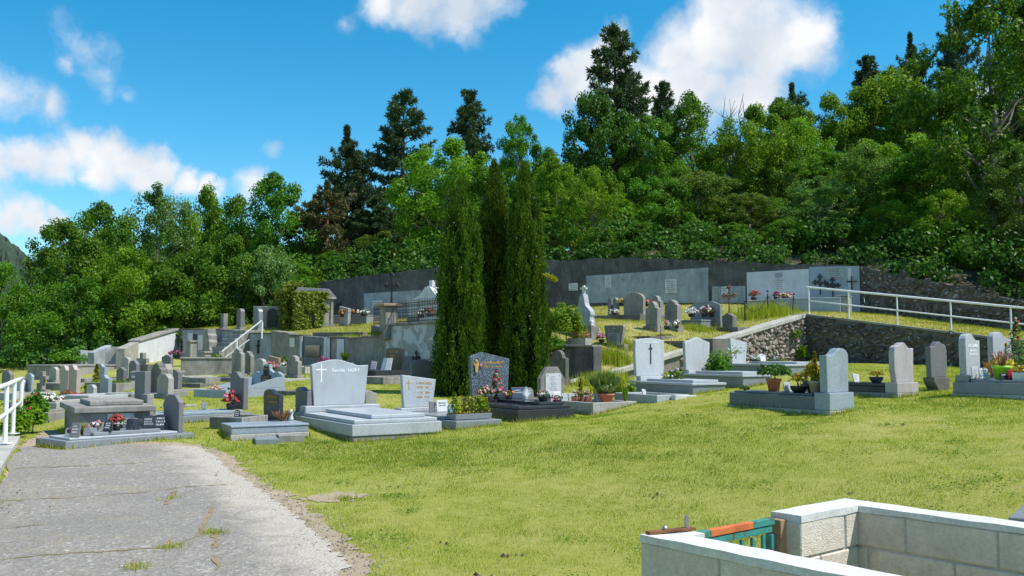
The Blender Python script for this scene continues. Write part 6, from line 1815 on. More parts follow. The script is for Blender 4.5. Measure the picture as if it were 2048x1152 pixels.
def plaque(label, loc, rz, w, h, mat, shape='slab', lean=.22, marks='letter_grey', nrow=3):
    root = empty('memorial_plaque', loc, rz, label, 'plaque')
    if shape == 'book':
        for sx in (-1, 1):
            o = MB().box(0 if sx > 0 else -w/2, w/2 if sx > 0 else 0, -.012, .012, 0, h).build('page', mat, root, bevel=.004); o.rotation_euler = (-lean, 0, sx*.18); o.location = (sx*.002, 0, .004)
    elif shape == 'diamond':
        o = MB().prism([(0,0),(w*.5,h*.45),(0,h),(-w*.5,h*.45)], -.03, .03).build('crystal', mat, root, bevel=.012); o.location = (0,0,.03); MB().box(-w*.3,w*.3,-.05,.05,0,.029).build('stand', 'granite_mid', root)
        o2 = MB().prism([(0,.05),(w*.3,h*.45),(0,h*.85),(-w*.3,h*.45)], -.034, -.031).build('engraving', 'letter_grey', o)
        return root
    else:
        o = MB().prism(prof(PQ[shape], w, h), -.014, .014).build('tablet', mat, root, bevel=.004); o.rotation_euler.x = -lean; o.location = (0, 0, .004)
        if marks: strokes(o, [(-w*.32, w*.32*random.uniform(.6,1), h*(.68 - .2*k), h*.11) for k in range(nrow)], -.0145, marks, int(w*1000))
    MB().box(-w*.3, w*.3, .02, .05 + h*.2, 0, .012).build('stand', 'granite_mid', root)
    return root
def on(key, x, y, z): return GR[key].at(x, y, z)
ph = lambda key, extra=0: GR[key].phi + math.radians(extra)

# near right tomb
N_ = 'near'
def gnd0(px, py, d, dz):
    p = P(px, py, d); p.z = GL(p.x, p.y) + dz; return p
potted('terracotta pot with a dark leaved rhododendron on the near right tomb', on(N_, .04, -.28, .336), .125, .22, 'terracotta', .32, .28, 'leaf_dark', 620, .085, [('petal_white', 6, .04)])
plaque('pale heart shaped stone leaning beside the terracotta pot', on(N_, .08, .06, .336), ph(N_, 180), .17, .17, 'granite_flat', 'heart')
potted('shallow black bowl with pink flowers and a yellow shrub', on(N_, .06, .28, .336), .15, .11, 'pot_black', .30, .15, 'goldgreen_leaf', 300, .05, [('petal_pink', 26, .035), ('petal_yellow', 16, .05)], kind='bowl')
potted('black nursery pot with a yellow variegated shrub', on(N_, .0, .52, .336), .11, .15, 'pot_black', .46, .15, 'yellow_leaf', 620, .06)
potted('grey brown pot with a slim lime conifer beside the headstone', on(N_, .12, .655, .336), .105, .21, 'pot_grey', .50, .085, 'goldgreen_leaf', 520, .05, (), 'cone')
o = empty('small_plant', on(N_, .12, -.86, .336), 0, 'small dark rosette plant at the far end of the near right tomb', 'plant'); planting(o, 0, .09, .09, 'leaf_dark', 90, .06)
# pink tomb
o = empty('leafy_plant', on('pinkb', .1, -.4, .26), 0, 'bright green leafy plant on the black slab behind the near right tomb', 'plant'); planting(o, 0, .24, .24, 'leaf_mid', 420, .075)
plaque('white heart shaped stone on the black slab', on('pinkb', .05, .05, .261), ph('pinkb', 180), .19, .17, 'marble_white', 'slant')
potted('dark bowl with orange and green plants on the black slab', on('pinkb', .0, .45, .261), .13, .11, 'pot_navy', .15, .14, 'goldgreen_leaf', 220, .05, [('petal_orange', 12, .04)], kind='bowl')
# right tomb
plaque('white photo plaque shaped like a figure on the right tomb', on('right', -.24, .80, .311), ph('right', -20), .14, .22, 'marble_white', 'slab', .1)
plaque('white and teal photo plaque beside the figure', on('right', -.20, .66, .311), ph('right', -20), .20, .20, 'marble_white', 'heart', .15, 'photo_blue')
o = potted('lime green pot with a red leaved maple on the right tomb', on('right', -.06, .42, .311), .155, .24, 'pot_lime', .28, .22, 'red_leaf', 210, .06, [('petal_pink', 8, .05)], 'spray')
plaque('small dark framed photo plaque before the lime green pot', on('right', -.27, .30, .311), ph('right', -25), .15, .11, 'granite_black', 'slab', .2, 'letter_white', 1)
plaque('maroon arched plaque beside the lime green pot', on('right', -.18, .20, .311), ph('right', -25), .16, .17, 'red_glass', 'arch', .15, None)
potted('white trough planter with orange flowers at the right edge', on('right', -.12, -.12, .311), .30, .13, 'pot_white', .12, .28, 'goldgreen_leaf', 260, .05, [('petal_orange', 16, .05), ('petal_peach', 10, .05)], 'box', 'box', rz=ph('right', -90))
o = empty('golden_shrub', gnd0(2004, 770, 18.8, .25), 0, 'golden orange shrub right of the lime green pot', 'shrub'); planting(o, 0, .30, .42, 'yellow_leaf', 620, .07, [('petal_orange', 24, .05)])
o = empty('golden_conifer', gnd0(2014, 762, 19.4, .3), 0, 'small pointed golden conifer before the gilt star headstone', 'shrub'); planting(o, 0, .12, .62, 'goldgreen_leaf', 420, .05, (), 'cone')
o = empty('climbing_plant', gnd0(2036, 770, 19.2, .2), 0, 'tall climbing plant with white and red flowers at the right edge', 'plant'); planting(o, 0, .34, 1.15, 'leaf_blue', 620, .08, [('petal_red', 14, .06), ('petal_white', 22, .05), ('petal_orange', 10, .05)], 'cone')
o = empty('maple_sprig', on('right', .22, .72, .311), 0, 'reddish sprig of a small maple behind the lettered headstone', 'plant'); planting(o, .05, .16, .3, 'red_leaf', 120, .06, (), 'spray')
# labrador tomb
L_ = 'labra'
r = empty('bouquet_spray', on(L_, -.12, .55, .37), 0, 'tall spray of red and white artificial roses before the blue speckled headstone', 'flowers')
MB().lathe([(.05,0),(.07,.02),(.03,.08),(.02,.2)], n=10).build('vase', 'pot_black', r, True); planting(r, .12, .16, .52, 'leaf_blue', 320, .07, [('petal_red', 14, .07), ('petal_white', 12, .07), ('petal_pink', 12, .07)], 'cone')
potted('pot of peach coloured begonias beside the tall rose spray', on(L_, -.46, .45, .311), .10, .12, 'pot_black', .26, .17, 'leaf_dark', 220, .06, [('petal_peach', 34, .055), ('petal_pink', 12, .05)])
bouquet('small bunch of orange and lilac flowers at the foot of the rose spray', on(L_, .06, .36, .371), .11, [('petal_orange', 12, .06), ('petal_purple', 6, .05), ('petal_white', 5, .05)], .18)
plaque('clear diamond shaped crystal plaque on the dark granite tomb', on(L_, -.14, -.62, .371), ph(L_), .20, .28, 'glass_clear', 'diamond')
plaque('navy blue rectangular plaque right of the gabled headstone', on(L_, .42, .50, .371), ph(L_), .34, .24, 'pot_navy', 'slab', .18, 'letter_grey', 2)
plaque('brown rounded stone plaque behind the crystal', on(L_, .28, -.15, .371), ph(L_), .20, .26, 'granite_dull', 'arch', .2, 'letter_grey', 2)
potted('black bowl with pink and white cyclamens on the dark tomb', on(L_, .20, -.72, .371), .09, .09, 'pot_black', .16, .12, 'leaf_blue', 120, .06, [('petal_pink', 10, .055), ('petal_white', 8, .055)], kind='bowl')
plaque('black plaque with a white drop mark on the dark tomb', on(L_, .34, -.66, .371), ph(L_), .18, .20, 'granite_black', 'octag', .15, 'letter_white', 1)
MB_ = MB().lathe([(.028,0),(.03,.05),(.02,.065),(.022,.085)], n=10).build('memorial_candle', 'red_glass', None, True); MB_.location = on(L_, .40, -.90, .371); tag(MB_, 'small red glass memorial candle on the dark tomb', 'candle')
potted('black bowl with magenta and white flowers near the tomb corner', on(L_, .52, -.78, .311), .09, .08, 'pot_black', .13, .11, 'leaf_dark', 100, .05, [('petal_magenta', 9, .05), ('petal_white', 8, .05)], kind='bowl')
plaque('pale sloping stone plaque behind the magenta flowers', on(L_, .60, -.60, .311), ph(L_), .22, .19, 'granite_pale', 'slant', .2)
# slant tomb
S_ = 'slant'
plaque('brown leather like book plaque before the slant topped headstone', on(S_, .02, .52, .221), ph(S_, -15), .14, .22, 'granite_dull', 'slant', .2, None)
plaque('framed white photo plaque before the slant topped headstone', on(S_, .22, .46, .221), ph(S_), .26, .24, 'marble_white', 'slab', .2, 'granite_dull', 2)
plaque('small blue photo plaque before the slant topped headstone', on(S_, .42, .42, .221), ph(S_), .14, .14, 'photo_blue', 'slab', .2, 'letter_white', 1)
potted('trough of pale green shrubs at the foot of the slant topped tomb', on(S_, .0, -.84, .17), .40, .10, 'granite_mid', .34, .40, 'goldgreen_leaf', 520, .06, [('petal_yellow', 8, .04)], 'box', 'box', rz=ph(S_))
o = empty('box_shrub', on(S_, .25, -.80, .25), 0, 'rounded light green box shrub in the trough', 'shrub'); planting(o, 0, .19, .34, 'leaf_lime', 620, .05)
o = empty('leafy_sprig', on(S_, -.28, -.76, .25), 0, 'upright leafy sprig at the left end of the trough', 'shrub'); planting(o, 0, .14, .42, 'leaf_lime', 260, .07, (), 'cone')
# octagonal headstone plot
O_ = 'octag'
plaque('white open book plaque below the octagonal headstone', on(O_, -.28, .62, .21), ph(O_, -8), .40, .22, 'marble_white', 'book', .3)
plaque('grey stone plaque leaning against its neighbour below the octagonal headstone', on(O_, -.06, .52, .21), ph(O_), .18, .17, 'granite_pale', 'slab')
plaque('second grey stone plaque right of the first below the octagonal headstone', on(O_, .12, .50, .21), ph(O_), .18, .17, 'granite_pale', 'slab')
potted('terracotta trough of pink and white geraniums', on(O_, .24, .30, .21), .22, .10, 'terracotta', .14, .22, 'leaf_mid', 200, .05, [('petal_pink', 18, .055), ('petal_white', 14, .055)], 'box', 'box', rz=ph(O_))
potted('dark bowl with a small pointed golden conifer', on(O_, .45, .62, .21), .14, .10, 'pot_black', .42, .10, 'goldgreen_leaf', 620, .045, (), 'cone', 'bowl')
plaque('white slanted plaque beside the conifer bowl', on(O_, .30, -.28, .21), ph(O_), .12, .20, 'marble_white', 'slant')
plaque('white folded card plaque right of the conifer bowl', on(O_, .44, -.02, .21), ph(O_), .16, .18, 'marble_white', 'slab')
potted('terracotta pot with a dark woody lavender at the corner of the kerb', on(O_, .22, -.62, .21), .17, .20, 'terracotta', .26, .22, 'lavender_leaf', 520, .06)
o = empty('fennel_clump', on(O_, .42, -.30, .19), 0, 'feathery green clump spilling over the kerb', 'plant'); planting(o, 0, .38, .68, 'lavender_leaf', 1500, .13, (), 'spray', False)
# sword tomb and neighbours
o = empty('rose_bush', P(1347,752,22.3) * 1, 0, 'rose bush with white blooms right of the bowed headstone', 'shrub'); o.location.z = GL(o.location.x, o.location.y); planting(o, 0, .30, .62, 'leaf_dark', 620, .07, [('petal_white', 12, .06)])
o = empty('young_plant', P(1262,756,22.0), 0, 'bright young plant at the left foot of the bowed headstone', 'plant'); o.location.z = GL(o.location.x, o.location.y); planting(o, 0, .14, .42, 'leaf_lime', 140, .09)
o = empty('aloe_plant', P(1250,792,20.6), 0, 'slim spiky plant beside the low granite kerb', 'plant'); o.location.z = GL(o.location.x, o.location.y); planting(o, 0, .07, .42, 'leaf_lime', 120, .12, [('petal_white', 6, .04)], 'spray', False)
plaque('white photo plaque lying on the low granite kerbed grave', on('lowkerb', -.1, .1, .11), ph('lowkerb', 20), .14, .15, 'marble_white', 'slant')
o = empty('rambling_bush', P(1437,742,25.0), 0, 'tall rambling green bush between the two gabled headstones', 'shrub'); o.location.z = GL(o.location.x, o.location.y); planting(o, 0, .36, 1.0, 'leaf_mid', 1500, .085, [('petal_white', 14, .04)])
o = empty('rambling_vine', P(1468,735,26.6), 0, 'thin vine trailing over the headstone below the flank wall', 'plant'); o.location.z = GL(o.location.x, o.location.y) + .5; planting(o, 0, .34, .42, 'leaf_lime', 130, .06, [('petal_white', 10, .05)])
plaque('white picture plaque on the tomb below the flank wall', on('bushy', .05, .45, .361), ph('bushy'), .24, .22, 'marble_white', 'slant', .3, 'granite_dull', 1)
bouquet('small white bouquet left of the picture plaque', on('bushy', -.40, .35, .361), .16, [('petal_white', 20, .06)], .16)
plaque('black slate plaque right of the picture plaque', on('bushy', .62, .55, .361), ph('bushy'), .14, .2, 'granite_black', 'arch')
# left foreground plot of plaques
Q_ = 'plaques'
for (lab, x, y, w, h, mt, shp, ex) in (('dark leaning slab plaque at the left end of the crowded grave', .30, -.84, .14, .22, 'granite_dull', 'slab', 40), ('blue grey rounded plaque near the left end of the crowded grave', -.08, -.74, .15, .12, 'granite_mid', 'arch', 60),
        ('dark arched plaque behind the red bouquet', .28, -.32, .14, .17, 'granite_black', 'arch', 45), ('grey heart plaque at the front edge of the crowded grave', -.24, -.34, .15, .15, 'granite_dull', 'heart', 70), ('slim dark upright plaque right of the terracotta urn', -.20, .20, .10, .20, 'granite_dull', 'slab', 40),
        ('pair book plaque in dark stone on the crowded grave', .22, .12, .22, .17, 'granite_black', 'book', 55), ('black lettered plaque near the grey chamfered headstone', .15, .42, .22, .20, 'granite_black', 'slab', 60), ('pale edged plaque leaning on the black lettered one', .0, .30, .12, .17, 'wood_raw', 'slant', 50),
        ('glossy black rounded plaque at the foot of the grey chamfered headstone', -.02, .70, .26, .26, 'granite_black', 'arch', 58), ('dark blue plaque lying low beside the glossy black one', -.22, .72, .20, .15, 'pot_navy', 'slant', 40), ('grey book plaque behind the yellow sprig', .20, -.56, .20, .12, 'granite_mid', 'book', 60)):
    plaque(lab, on(Q_, x, y, .19 if -.22 < x < .30 and abs(y) < .55 else .136), ph(Q_, ex), w, h, mt, shp, .25, 'letter_grey', 3)
bouquet('large red rose bouquet on the crowded grave', on(Q_, .16, -.12, .19), .12, [('petal_red', 30, .06)], .26)
bouquet('pale pink bouquet in front of the red roses', on(Q_, -.06, -.36, .19), .09, [('petal_pink', 14, .05), ('petal_white', 8, .05)], .14)
bouquet('low pink and white bouquet at the left end of the crowded grave', on(Q_, .14, -.80, .136), .08, [('petal_magenta', 10, .05), ('petal_pink', 8, .05)], .13)
bouquet('dark pink heather basket at the right end of the crowded grave', on(Q_, -.30, .52, .136), .11, [('petal_magenta', 26, .045)], .14)
bouquet('tiny orange posy at the front of the crowded grave', on(Q_, -.34, .18, .136), .05, [('petal_orange', 8, .04)], .10)
o = empty('yellow_sprig', on(Q_, .05, -.62, .136), 0, 'yellow green sprig on the crowded grave', 'plant'); planting(o, 0, .10, .22, 'goldgreen_leaf', 120, .05, (), 'spray')
o = MB().lathe([(.05,0),(.025,.03),(.06,.09),(.075,.16),(.078,.18),(.065,.18)], n=14).build('urn', 'terracotta', None, True); o.location = on(Q_, -.26, -.02, .136); tag(o, 'small terracotta urn at the front of the crowded grave', 'urn')
# bouquet grave
bouquet('big red and pink bouquet against the grey wave topped headstone', on('bouq', .10, .72, .18), .19, [('petal_red', 26, .085), ('petal_pink', 16, .08)], .34)
bouquet('round bouquet of mixed bright flowers on the grey granite grave', on('bouq', -.05, -.30, .18), .15, [('petal_magenta', 14, .06), ('petal_yellow', 8, .05), ('petal_white', 8, .05), ('petal_purple', 8, .05)], .2)
bouquet('red and white posy with a green sprig on the grey granite grave', on('bouq', .2, -.62, .18), .10, [('petal_red', 12, .06), ('petal_white', 6, .05)], .24)
plaque('small triangular dark plaque on the grey granite grave', on('bouq', -.12, .25, .18), ph('bouq', 60), .10, .16, 'granite_mid', 'slant')
plaque('black leaf shaped stone in the open planter grave', on('basin', -.05, .0, .171), 0, .10, .15, 'granite_black', 'heart')
o = empty('dry_plant', on('lowpale', .38, .30, .251), 0, 'dry straw coloured plant before the glossy black headstone', 'plant'); planting(o, 0, .26, .20, 'red_leaf', 160, .07, (), 'spray')
o = MB().lathe([(.04,0),(.05,.04),(.03,.1),(.045,.14),(.03,.19),(.001,.21)], n=10).build('cherub_figurine', 'marble_white', None, True); o.location = on('lowpale', .55, .32, .251); tag(o, 'small white figurine before the glossy black headstone', 'figurine')
# blue tomb
bouquet('small pink posy on the light blue tomb', on('blue', .22, -.55, .12), .10, [('petal_pink', 10, .06), ('petal_white', 6, .06)], .16)
bouquet('rusty dried bunch on the light blue tomb', on('blue', -.2, -.7, .12), .18, [('petal_peach', 12, .07)], .16, 'red_leaf')
# middle distance and terrace flowers
def gnd(px, py, d, zone='L', dz=0):
    p = P(px, py, d); p.z = (GL if zone == 'L' else GU)(p.x, p.y) + dz; return p
FL = [
 ('red geraniums left of the small squat headstone', (158,798,25.5), 'L', 0, .30, [('petal_red', 26, .09)], .26),
 ('red and white flowers among the ornaments near the hedge', (118,800,23), 'L', 0, .22, [('petal_red', 14, .08), ('petal_white', 12, .09)], .24),
 ('reddish leaved flowers before the pink headstones', (133,798,27), 'L', 0, .30, [('petal_red', 10, .08)], .34),
 ('white ornaments and flowers heaped beside the hedge', (90,808,21), 'L', .1, .34, [('petal_white', 40, .11)], .24),
 ('yellow pansies behind the railing at left', (48,800,24), 'L', 0, .3, [('petal_yellow', 24, .08)], .2),
 ('purple flowers behind the railing at left', (25,815,22), 'L', 0, .3, [('petal_purple', 24, .08)], .2),
 ('magenta bouquet on the tomb left of the staircase', (352,714,34.6), 'L', .66, .30, [('petal_magenta', 22, .10)], .26),
 ('coral bouquet before the stained wall right of the stairs', (540,722,34.5), 'L', .2, .34, [('petal_pink', 26, .11), ('petal_red', 10, .10)], .30),
 ('white and pink bouquet on the dark slab below the niches', (566,714,34.8), 'L', .28, .24, [('petal_white', 16, .10), ('petal_pink', 8, .09)], .22),
 ('deep pink bouquet below the glassy niche', (648,712,35), 'L', .36, .28, [('petal_magenta', 18, .10)], .26),
 ('orange nasturtiums beside the dark pillar headstone', (312,764,26.5), 'L', .2, .22, [('petal_orange', 20, .08)], .2),
 ('white chrysanthemums on the flowered granite slab', (1383,618,34.9), 'U', .34, .30, [('petal_white', 34, .11)], .34),
 ('red and cream bouquet on the flowered granite slab', (1409,618,35.1), 'U', .34, .30, [('petal_red', 12, .11), ('petal_white', 18, .11)], .40),
 ('tawny orange bunch at the end of the flowered granite slab', (1423,622,35.2), 'U', .34, .22, [('petal_orange', 16, .11)], .34),
 ('pink peony blooms at the left of the kerbed plot', (1336,656,32.6), 'U', .26, .20, [('petal_pink', 10, .13), ('petal_white', 5, .12)], .26),
 ('pale pink peony blooms at the right of the kerbed plot', (1354,654,32.8), 'U', .26, .16, [('petal_white', 8, .13), ('petal_pink', 4, .12)], .28),
 ('yellow and blue bouquet between the stelae and the arched headstone', (1245,612,37.4), 'U', .5, .30, [('petal_yellow', 12, .11), ('petal_white', 6, .1)], .30),
 ('white bouquet on the plot below the arched headstone', (1229,630,36.2), 'U', .2, .22, [('petal_white', 22, .10)], .22),
 ('red bouquet right of the arched headstone', (1295,614,37.2), 'U', .5, .26, [('petal_red', 12, .1), ('petal_white', 8, .1)], .22),
 ('pink bouquet on the small tapered headstone plot', (1203,672,31), 'U', .1, .22, [('petal_pink', 16, .11)], .30),
 ('deep red flowers on the left of the pale sarcophagus', (1508,600,38.4), 'U', .5, .30, [('petal_red', 16, .11)], .4),
 ('dark red flowers in the middle of the pale sarcophagus', (1556,598,38.4), 'U', .5, .28, [('petal_magenta', 14, .11)], .36),
 ('pink flowers at the right of the pale sarcophagus', (1574,600,38.2), 'U', .5, .26, [('petal_pink', 14, .11)], .34),
 ('salmon flowers on the blue grey sarcophagus', (1603,598,37.6), 'U', .62, .30, [('petal_peach', 22, .1)], .2),
 ('orange flowers on the dark polished tomb at left', (699,633,43), 'U', .42, .32, [('petal_orange', 16, .12)], .34),
 ('second orange bunch left of the pale glass fronted stele', (684,634,43), 'U', .42, .26, [('petal_orange', 10, .12)], .3),
 ('mixed white and red flowers along the dark polished tomb', (728,634,42.8), 'U', .42, .4, [('petal_red', 8, .12), ('petal_white', 16, .12)], .3),
 ('white flowers behind the iron fence', (842,640,33.8), 'U', .4, .3, [('petal_white', 16, .1)], .3),
 ('red flowers behind the iron fence near the left cypress', (860,642,33.2), 'U', .4, .3, [('petal_red', 14, .1)], .3),
]
PS, BS = 'pale sarcophagus under the white plaster panel', 'long blue grey sarcophagus below the three crosses'
ONTOP = {'deep red flowers on the left of the pale sarcophagus': (PS, -.78, -.1, .45), 'dark red flowers in the middle of the pale sarcophagus': (PS, .12, -.1, .45), 'pink flowers at the right of the pale sarcophagus': (PS, .55, -.1, .45), 'salmon flowers on the blue grey sarcophagus': (BS, -.95, -.1, .62)}
for (lab, (px, py, d), zn, dz, r_, bl_, h_) in FL:
    bouquet(lab, on(*ONTOP[lab]) if lab in ONTOP else gnd(px, py, d, zn, dz), r_ * .8, bl_, h_, 'leaf_dark', 160)
potted('concrete trough of orange heather on the terrace right of the cypresses', gnd(1159,690,30.4,'U',.12), .38, .26, 'concrete_light', .24, .34, 'goldgreen_leaf', 320, .06, [('petal_orange', 60, .05)], 'box', 'box', rz=-.8)
plaque('white open book plaque on the black marble slab', gnd(770,738,30.6,'L',.22), -.5, .40, .42, 'marble_white', 'book', .35)
plaque('small pink photo plaque on the black marble slab', gnd(746,744,31.0,'L',.22), -.4, .22, .3, 'granite_lilac', 'slant', .3)
for (lab, a, b, t, bt) in (('upper white notice fixed to the plastered family tomb', 850, 861, 701, 717), ('lower white notice fixed to the plastered family tomb', 848, 862, 720, 740)):
    o = wall_panel(None, 'notice', a, b, t, t, bt, fa - nn*.03, fb - nn*.03, 'marble_white', .02, .018); tag(o, lab, 'plaque')
    strokes(o, [], 0, 'granite_dull')if False else None
o = wall_panel(None, 'tomb_door', 808, 827, 712, 712, 744, fa - nn*.03, fb - nn*.03, 'slate_grey', .02, .018); tag(o, 'grey stone door panel in the blotchy plaster wall', 'door')
q = wp(837, 738, fa, fb, .08)
o = iron_cross(MB(), (0,0,0), .55, .26, 0, .022, True).build('iron_cross', 'iron_black'); o.location = q; o.rotation_euler.z = -.7; tag(o, 'small black iron cross fixed to the blotchy plaster wall', 'cross')
# iron chain posts on the terrace
cpst = []
for (lab, px, py, d, h_) in (('iron chain post with a ball top in the tall grass', 1536, 634, 36.5, 1.0), ('leaning iron chain post before the pale sarcophagus', 1584, 622, 37, .75), ('short rusty chain post behind the weeds', 1490, 636, 36, .75)):
    p = gnd(px, py, d, 'U'); cpst.append((p, h_))
    o = MB(); o.tube([(0,0,-.1),(0,0,h_*.9)], [.035,.022], 6); o.ball((0,0,h_), .045); o.ball((0,0,h_*.8), .035)
    o = o.build('chain_post', 'iron_black', loc=p); o.rotation_euler.y = .12 if 'lean' in lab else 0; tag(o, lab, 'post')
def chain(a, ha, b, hb, sag, lab):
    mb = MB(); A_, B_ = a + Vector((0,0,ha*.8)), b + Vector((0,0,hb*.8))
    mb.tube([A_.lerp(B_, t/8) - Vector((0,0,sag*math.sin(math.pi*t/8))) for t in range(9)], .014, 5)
    tag(mb.build('chain', 'iron_black'), lab, 'chain')
chain(cpst[0][0], cpst[0][1], cpst[1][0], cpst[1][1], .3, 'sagging iron chain between the ball topped and the leaning post')
chain(cpst[0][0], cpst[0][1], cpst[2][0], cpst[2][1], .4, 'sagging iron chain reaching over the weeds to the short rusty post')
# low wire fence around a weedy plot
wf2 = empty('wire_fence', gnd(1215,705,29,'U'), 0, 'low thin wire fence around the weedy plot right of the dark arched headstone', 'fence')
wpts = [gnd(a, b, c, 'U') for a, b, c in ((1192,700,29.5),(1235,706,29.2),(1280,690,31),(1322,684,32))]
for p in wpts: child(MB().tube([p, p + Vector((0,0,.5))], .012, 5).build('post', 'iron_rust'), wf2)
for z_ in (.22, .45): child(MB().tube([p + Vector((0,0,z_)) for p in wpts], .006, 4).build('wire', 'iron_rust'), wf2)

# ------------------------------------------------------------------ bushes
def bush(label, px, py, d, wpx, hpx, mat, n, ls, zone='L', blooms=(), shape='dome', name='bush', dz=0):
    p = gnd(px, py, d, zone, dz)
    o = empty(name, p, 0, label, 'bush')
    planting(o, 0, wpx * d / FPX / 2, hpx * d / FPX, mat, n, ls, blooms, shape)
    return o
bush('big leafy bush right of the cypresses on the terrace', 1128, 690, 30.5, 84, 95, 'leaf_lime', 5200, .10, 'U')
bush('dense low bush at the foot of the big leafy bush', 1100, 705, 29, 60, 50, 'leaf_mid', 2200, .09, 'U')
bush('golden green shrub with a pointed top at left', 193, 762, 31, 26, 55, 'goldgreen_leaf', 900, .09, 'L', (), 'cone')
bush('low bright green leaves filling the kerbed bed at left', 205, 768, 30, 75, 26, 'leaf_lime', 1500, .09, 'L')
bush('low green leaves at the right of the kerbed bed', 240, 772, 30, 55, 22, 'leaf_mid', 900, .09, 'L')
bush('green hedge plant with red flowers behind the white railing', 60, 880, 17.2, 60, 62, 'leaf_lime', 2600, .07, 'L', [('petal_red', 6, .06)])
bush('taller hedge plant with rosy flowers beside the white railing', 68, 862, 18.5, 50, 75, 'leaf_mid', 1800, .07, 'L', [('petal_red', 8, .06)])
bush('ragged hedge plant at the left edge below the railing', 30, 885, 16.5, 50, 50, 'leaf_lime', 1600, .07)
bush('ivy mass hanging over the far left wall stubs', 150, 730, 42.5, 85, 38, 'leaf_mid', 2600, .13)
bush('dry tuft of plants on the cut stone block', 690, 722, 33.4, 26, 22, 'leaf_olive', 500, .09, 'L', (), 'spray', 'bush', .4)
bush('green plant on the tomb left of the stairs', 433, 718, 35, 24, 12, 'leaf_lime', 400, .09, 'L', (), 'dome', 'bush', .55)
bush('weeds trailing over the dark shaded wall right of the stairs', 566, 728, 36.4, 26, 44, 'leaf_olive', 600, .10)
bush('young plant on the flank wall top', 1415, 690, 32, 30, 36, 'leaf_lime', 500, .10)
bush('ivy climbing the corner of the ramp wall', 1606, 724, 35.4, 26, 40, 'leaf_lime', 700, .09)
bush('scrubby plant on the upper part of the flank wall', 1592, 672, 35.2, 22, 30, 'leaf_olive', 300, .09, 'L', (), 'dome', 'bush', .8)
bush('weeds at the foot of the flank wall', 1545, 726, 33.5, 70, 14, 'leaf_olive', 900, .09)
bush('yellow flowering weeds below the family tomb pillar', 755, 690, 34.6, 40, 10, 'goldgreen_leaf', 300, .09, 'U', [('petal_yellow', 14, .07)])
bush('trailing branch sticking out of the right cypress', 1096, 560, 24.1, 46, 14, 'leaf_lime', 260, .09, 'L', (), 'spray', 'cypress_sprig', 2.9) if False else None
bush('lime green shrub beside the right cypress', 1088, 762, 25, 30, 90, 'goldgreen_leaf', 900, .08, 'L', (), 'cone')
# cypress sprig
p = P(1088, 549, 24.0); q = P(1112, 560, 23.7)
rng = np.random.default_rng(3); n = 260; tt = rng.random(n)
c = np.array(p)[None] * (1 - tt)[:, None] + np.array(q)[None] * tt[:, None] + rng.normal(size=(n, 3)) * .03
d_ = unit(np.tile(np.array(q - p), (n, 1)) + rng.normal(size=(n, 3)) * .25)
o = mesh_obj('cypress_sprig', leaf_mesh('cypress_sprig', c, d_*.05, unit(np.cross(d_, rng.normal(size=(n, 3))))*.014, rng.random(n)*.5+.5, 'goldgreen_leaf')); tag(o, 'pale sprig sticking out of the rightmost cypress', 'sprig')
# ------------------------------------------------------------------ grass
rng = np.random.default_rng(99)
def pnoise(x, y, s, seed):
    r = np.random.default_rng(seed); v = np.zeros_like(x)
    for k in range(5):
        a = r.uniform(0, 6.28); f = s * r.uniform(.6, 1.7); ph_ = r.uniform(0, 6.28)
        v += np.sin((x*math.cos(a) + y*math.sin(a)) * f + ph_ + 1.3*np.sin((x*math.sin(a) - y*math.cos(a)) * f*.7 + ph_*2))
    return v / 5
def blade_mesh(name, x, y, z, h, w, tint, lean=.5):
    n = len(x)
    a = rng.random(n) * 6.283; l = np.abs(rng.normal(0, lean, n))
    tip = np.stack([np.cos(a)*l*h, np.sin(a)*l*h, h * np.sqrt(np.maximum(.1, 1 - np.minimum(l, .95)**2))], -1)
    sa = rng.random(n) * 6.283
    side = np.stack([np.cos(sa)*w*.5, np.sin(sa)*w*.5, np.zeros(n)], -1)
    b = np.stack([x, y, z], -1)
    v = np.empty((n, 3, 3), np.float32); v[:, 0] = b - side; v[:, 1] = b + side; v[:, 2] = b + tip
    me = bpy.data.meshes.new(name)
    me.vertices.add(n*3); me.vertices.foreach_set('co', v.ravel()); me.loops.add(n*3); me.loops.foreach_set('vertex_index', np.arange(n*3, dtype=np.int32))
    me.polygons.add(n); me.polygons.foreach_set('loop_start', np.arange(0, n*3, 3, dtype=np.int32))
    at = me.attributes.new('tint', 'FLOAT', 'POINT'); at.data.foreach_set('value', np.repeat(np.clip(tint, 0, 1), 3).astype(np.float32))
    me.materials.append(MATS['grass_blade']); me.update(); me.validate()
    return me
def gz_fast():
    gx = np.arange(-26, 26, .25); gy = np.arange(3, 50, .25)
    X, Y = np.meshgrid(gx, gy); Z = ground_fn(X, Y)
    def f(x, y):
        i = np.clip((x + 26) / .25, 0, len(gx) - 1.001); j = np.clip((y - 3) / .25, 0, len(gy) - 1.001)
        i0 = i.astype(int); j0 = j.astype(int); u_ = i - i0; v_ = j - j0
        return (Z[j0, i0]*(1-u_)*(1-v_) + Z[j0, i0+1]*u_*(1-v_) + Z[j0+1, i0]*(1-u_)*v_ + Z[j0+1, i0+1]*u_*v_)
    return f
gzf = gz_fast()
pathpoly = path_pts; dirtpoly = dp
def scatter(n, d0, d1, pw):
    d = (d0**(2-pw) + rng.random(n) * (d1**(2-pw) - d0**(2-pw))) ** (1/(2-pw))
    x = (rng.random(n) * 1.16 - .58) * d
    return x, d
x, y = scatter(900000, 4.2, 34, 1.3)
m = ~vec_inside(pathpoly, x, y)
dm = vec_inside(dirtpoly, x, y)
m &= ~dm | (pnoise(x, y, 3.5, 21) + rng.normal(0, .25, len(x)) > .25)
bp = [ray_ground(a, b, GL).xy for a, b in bare_px]
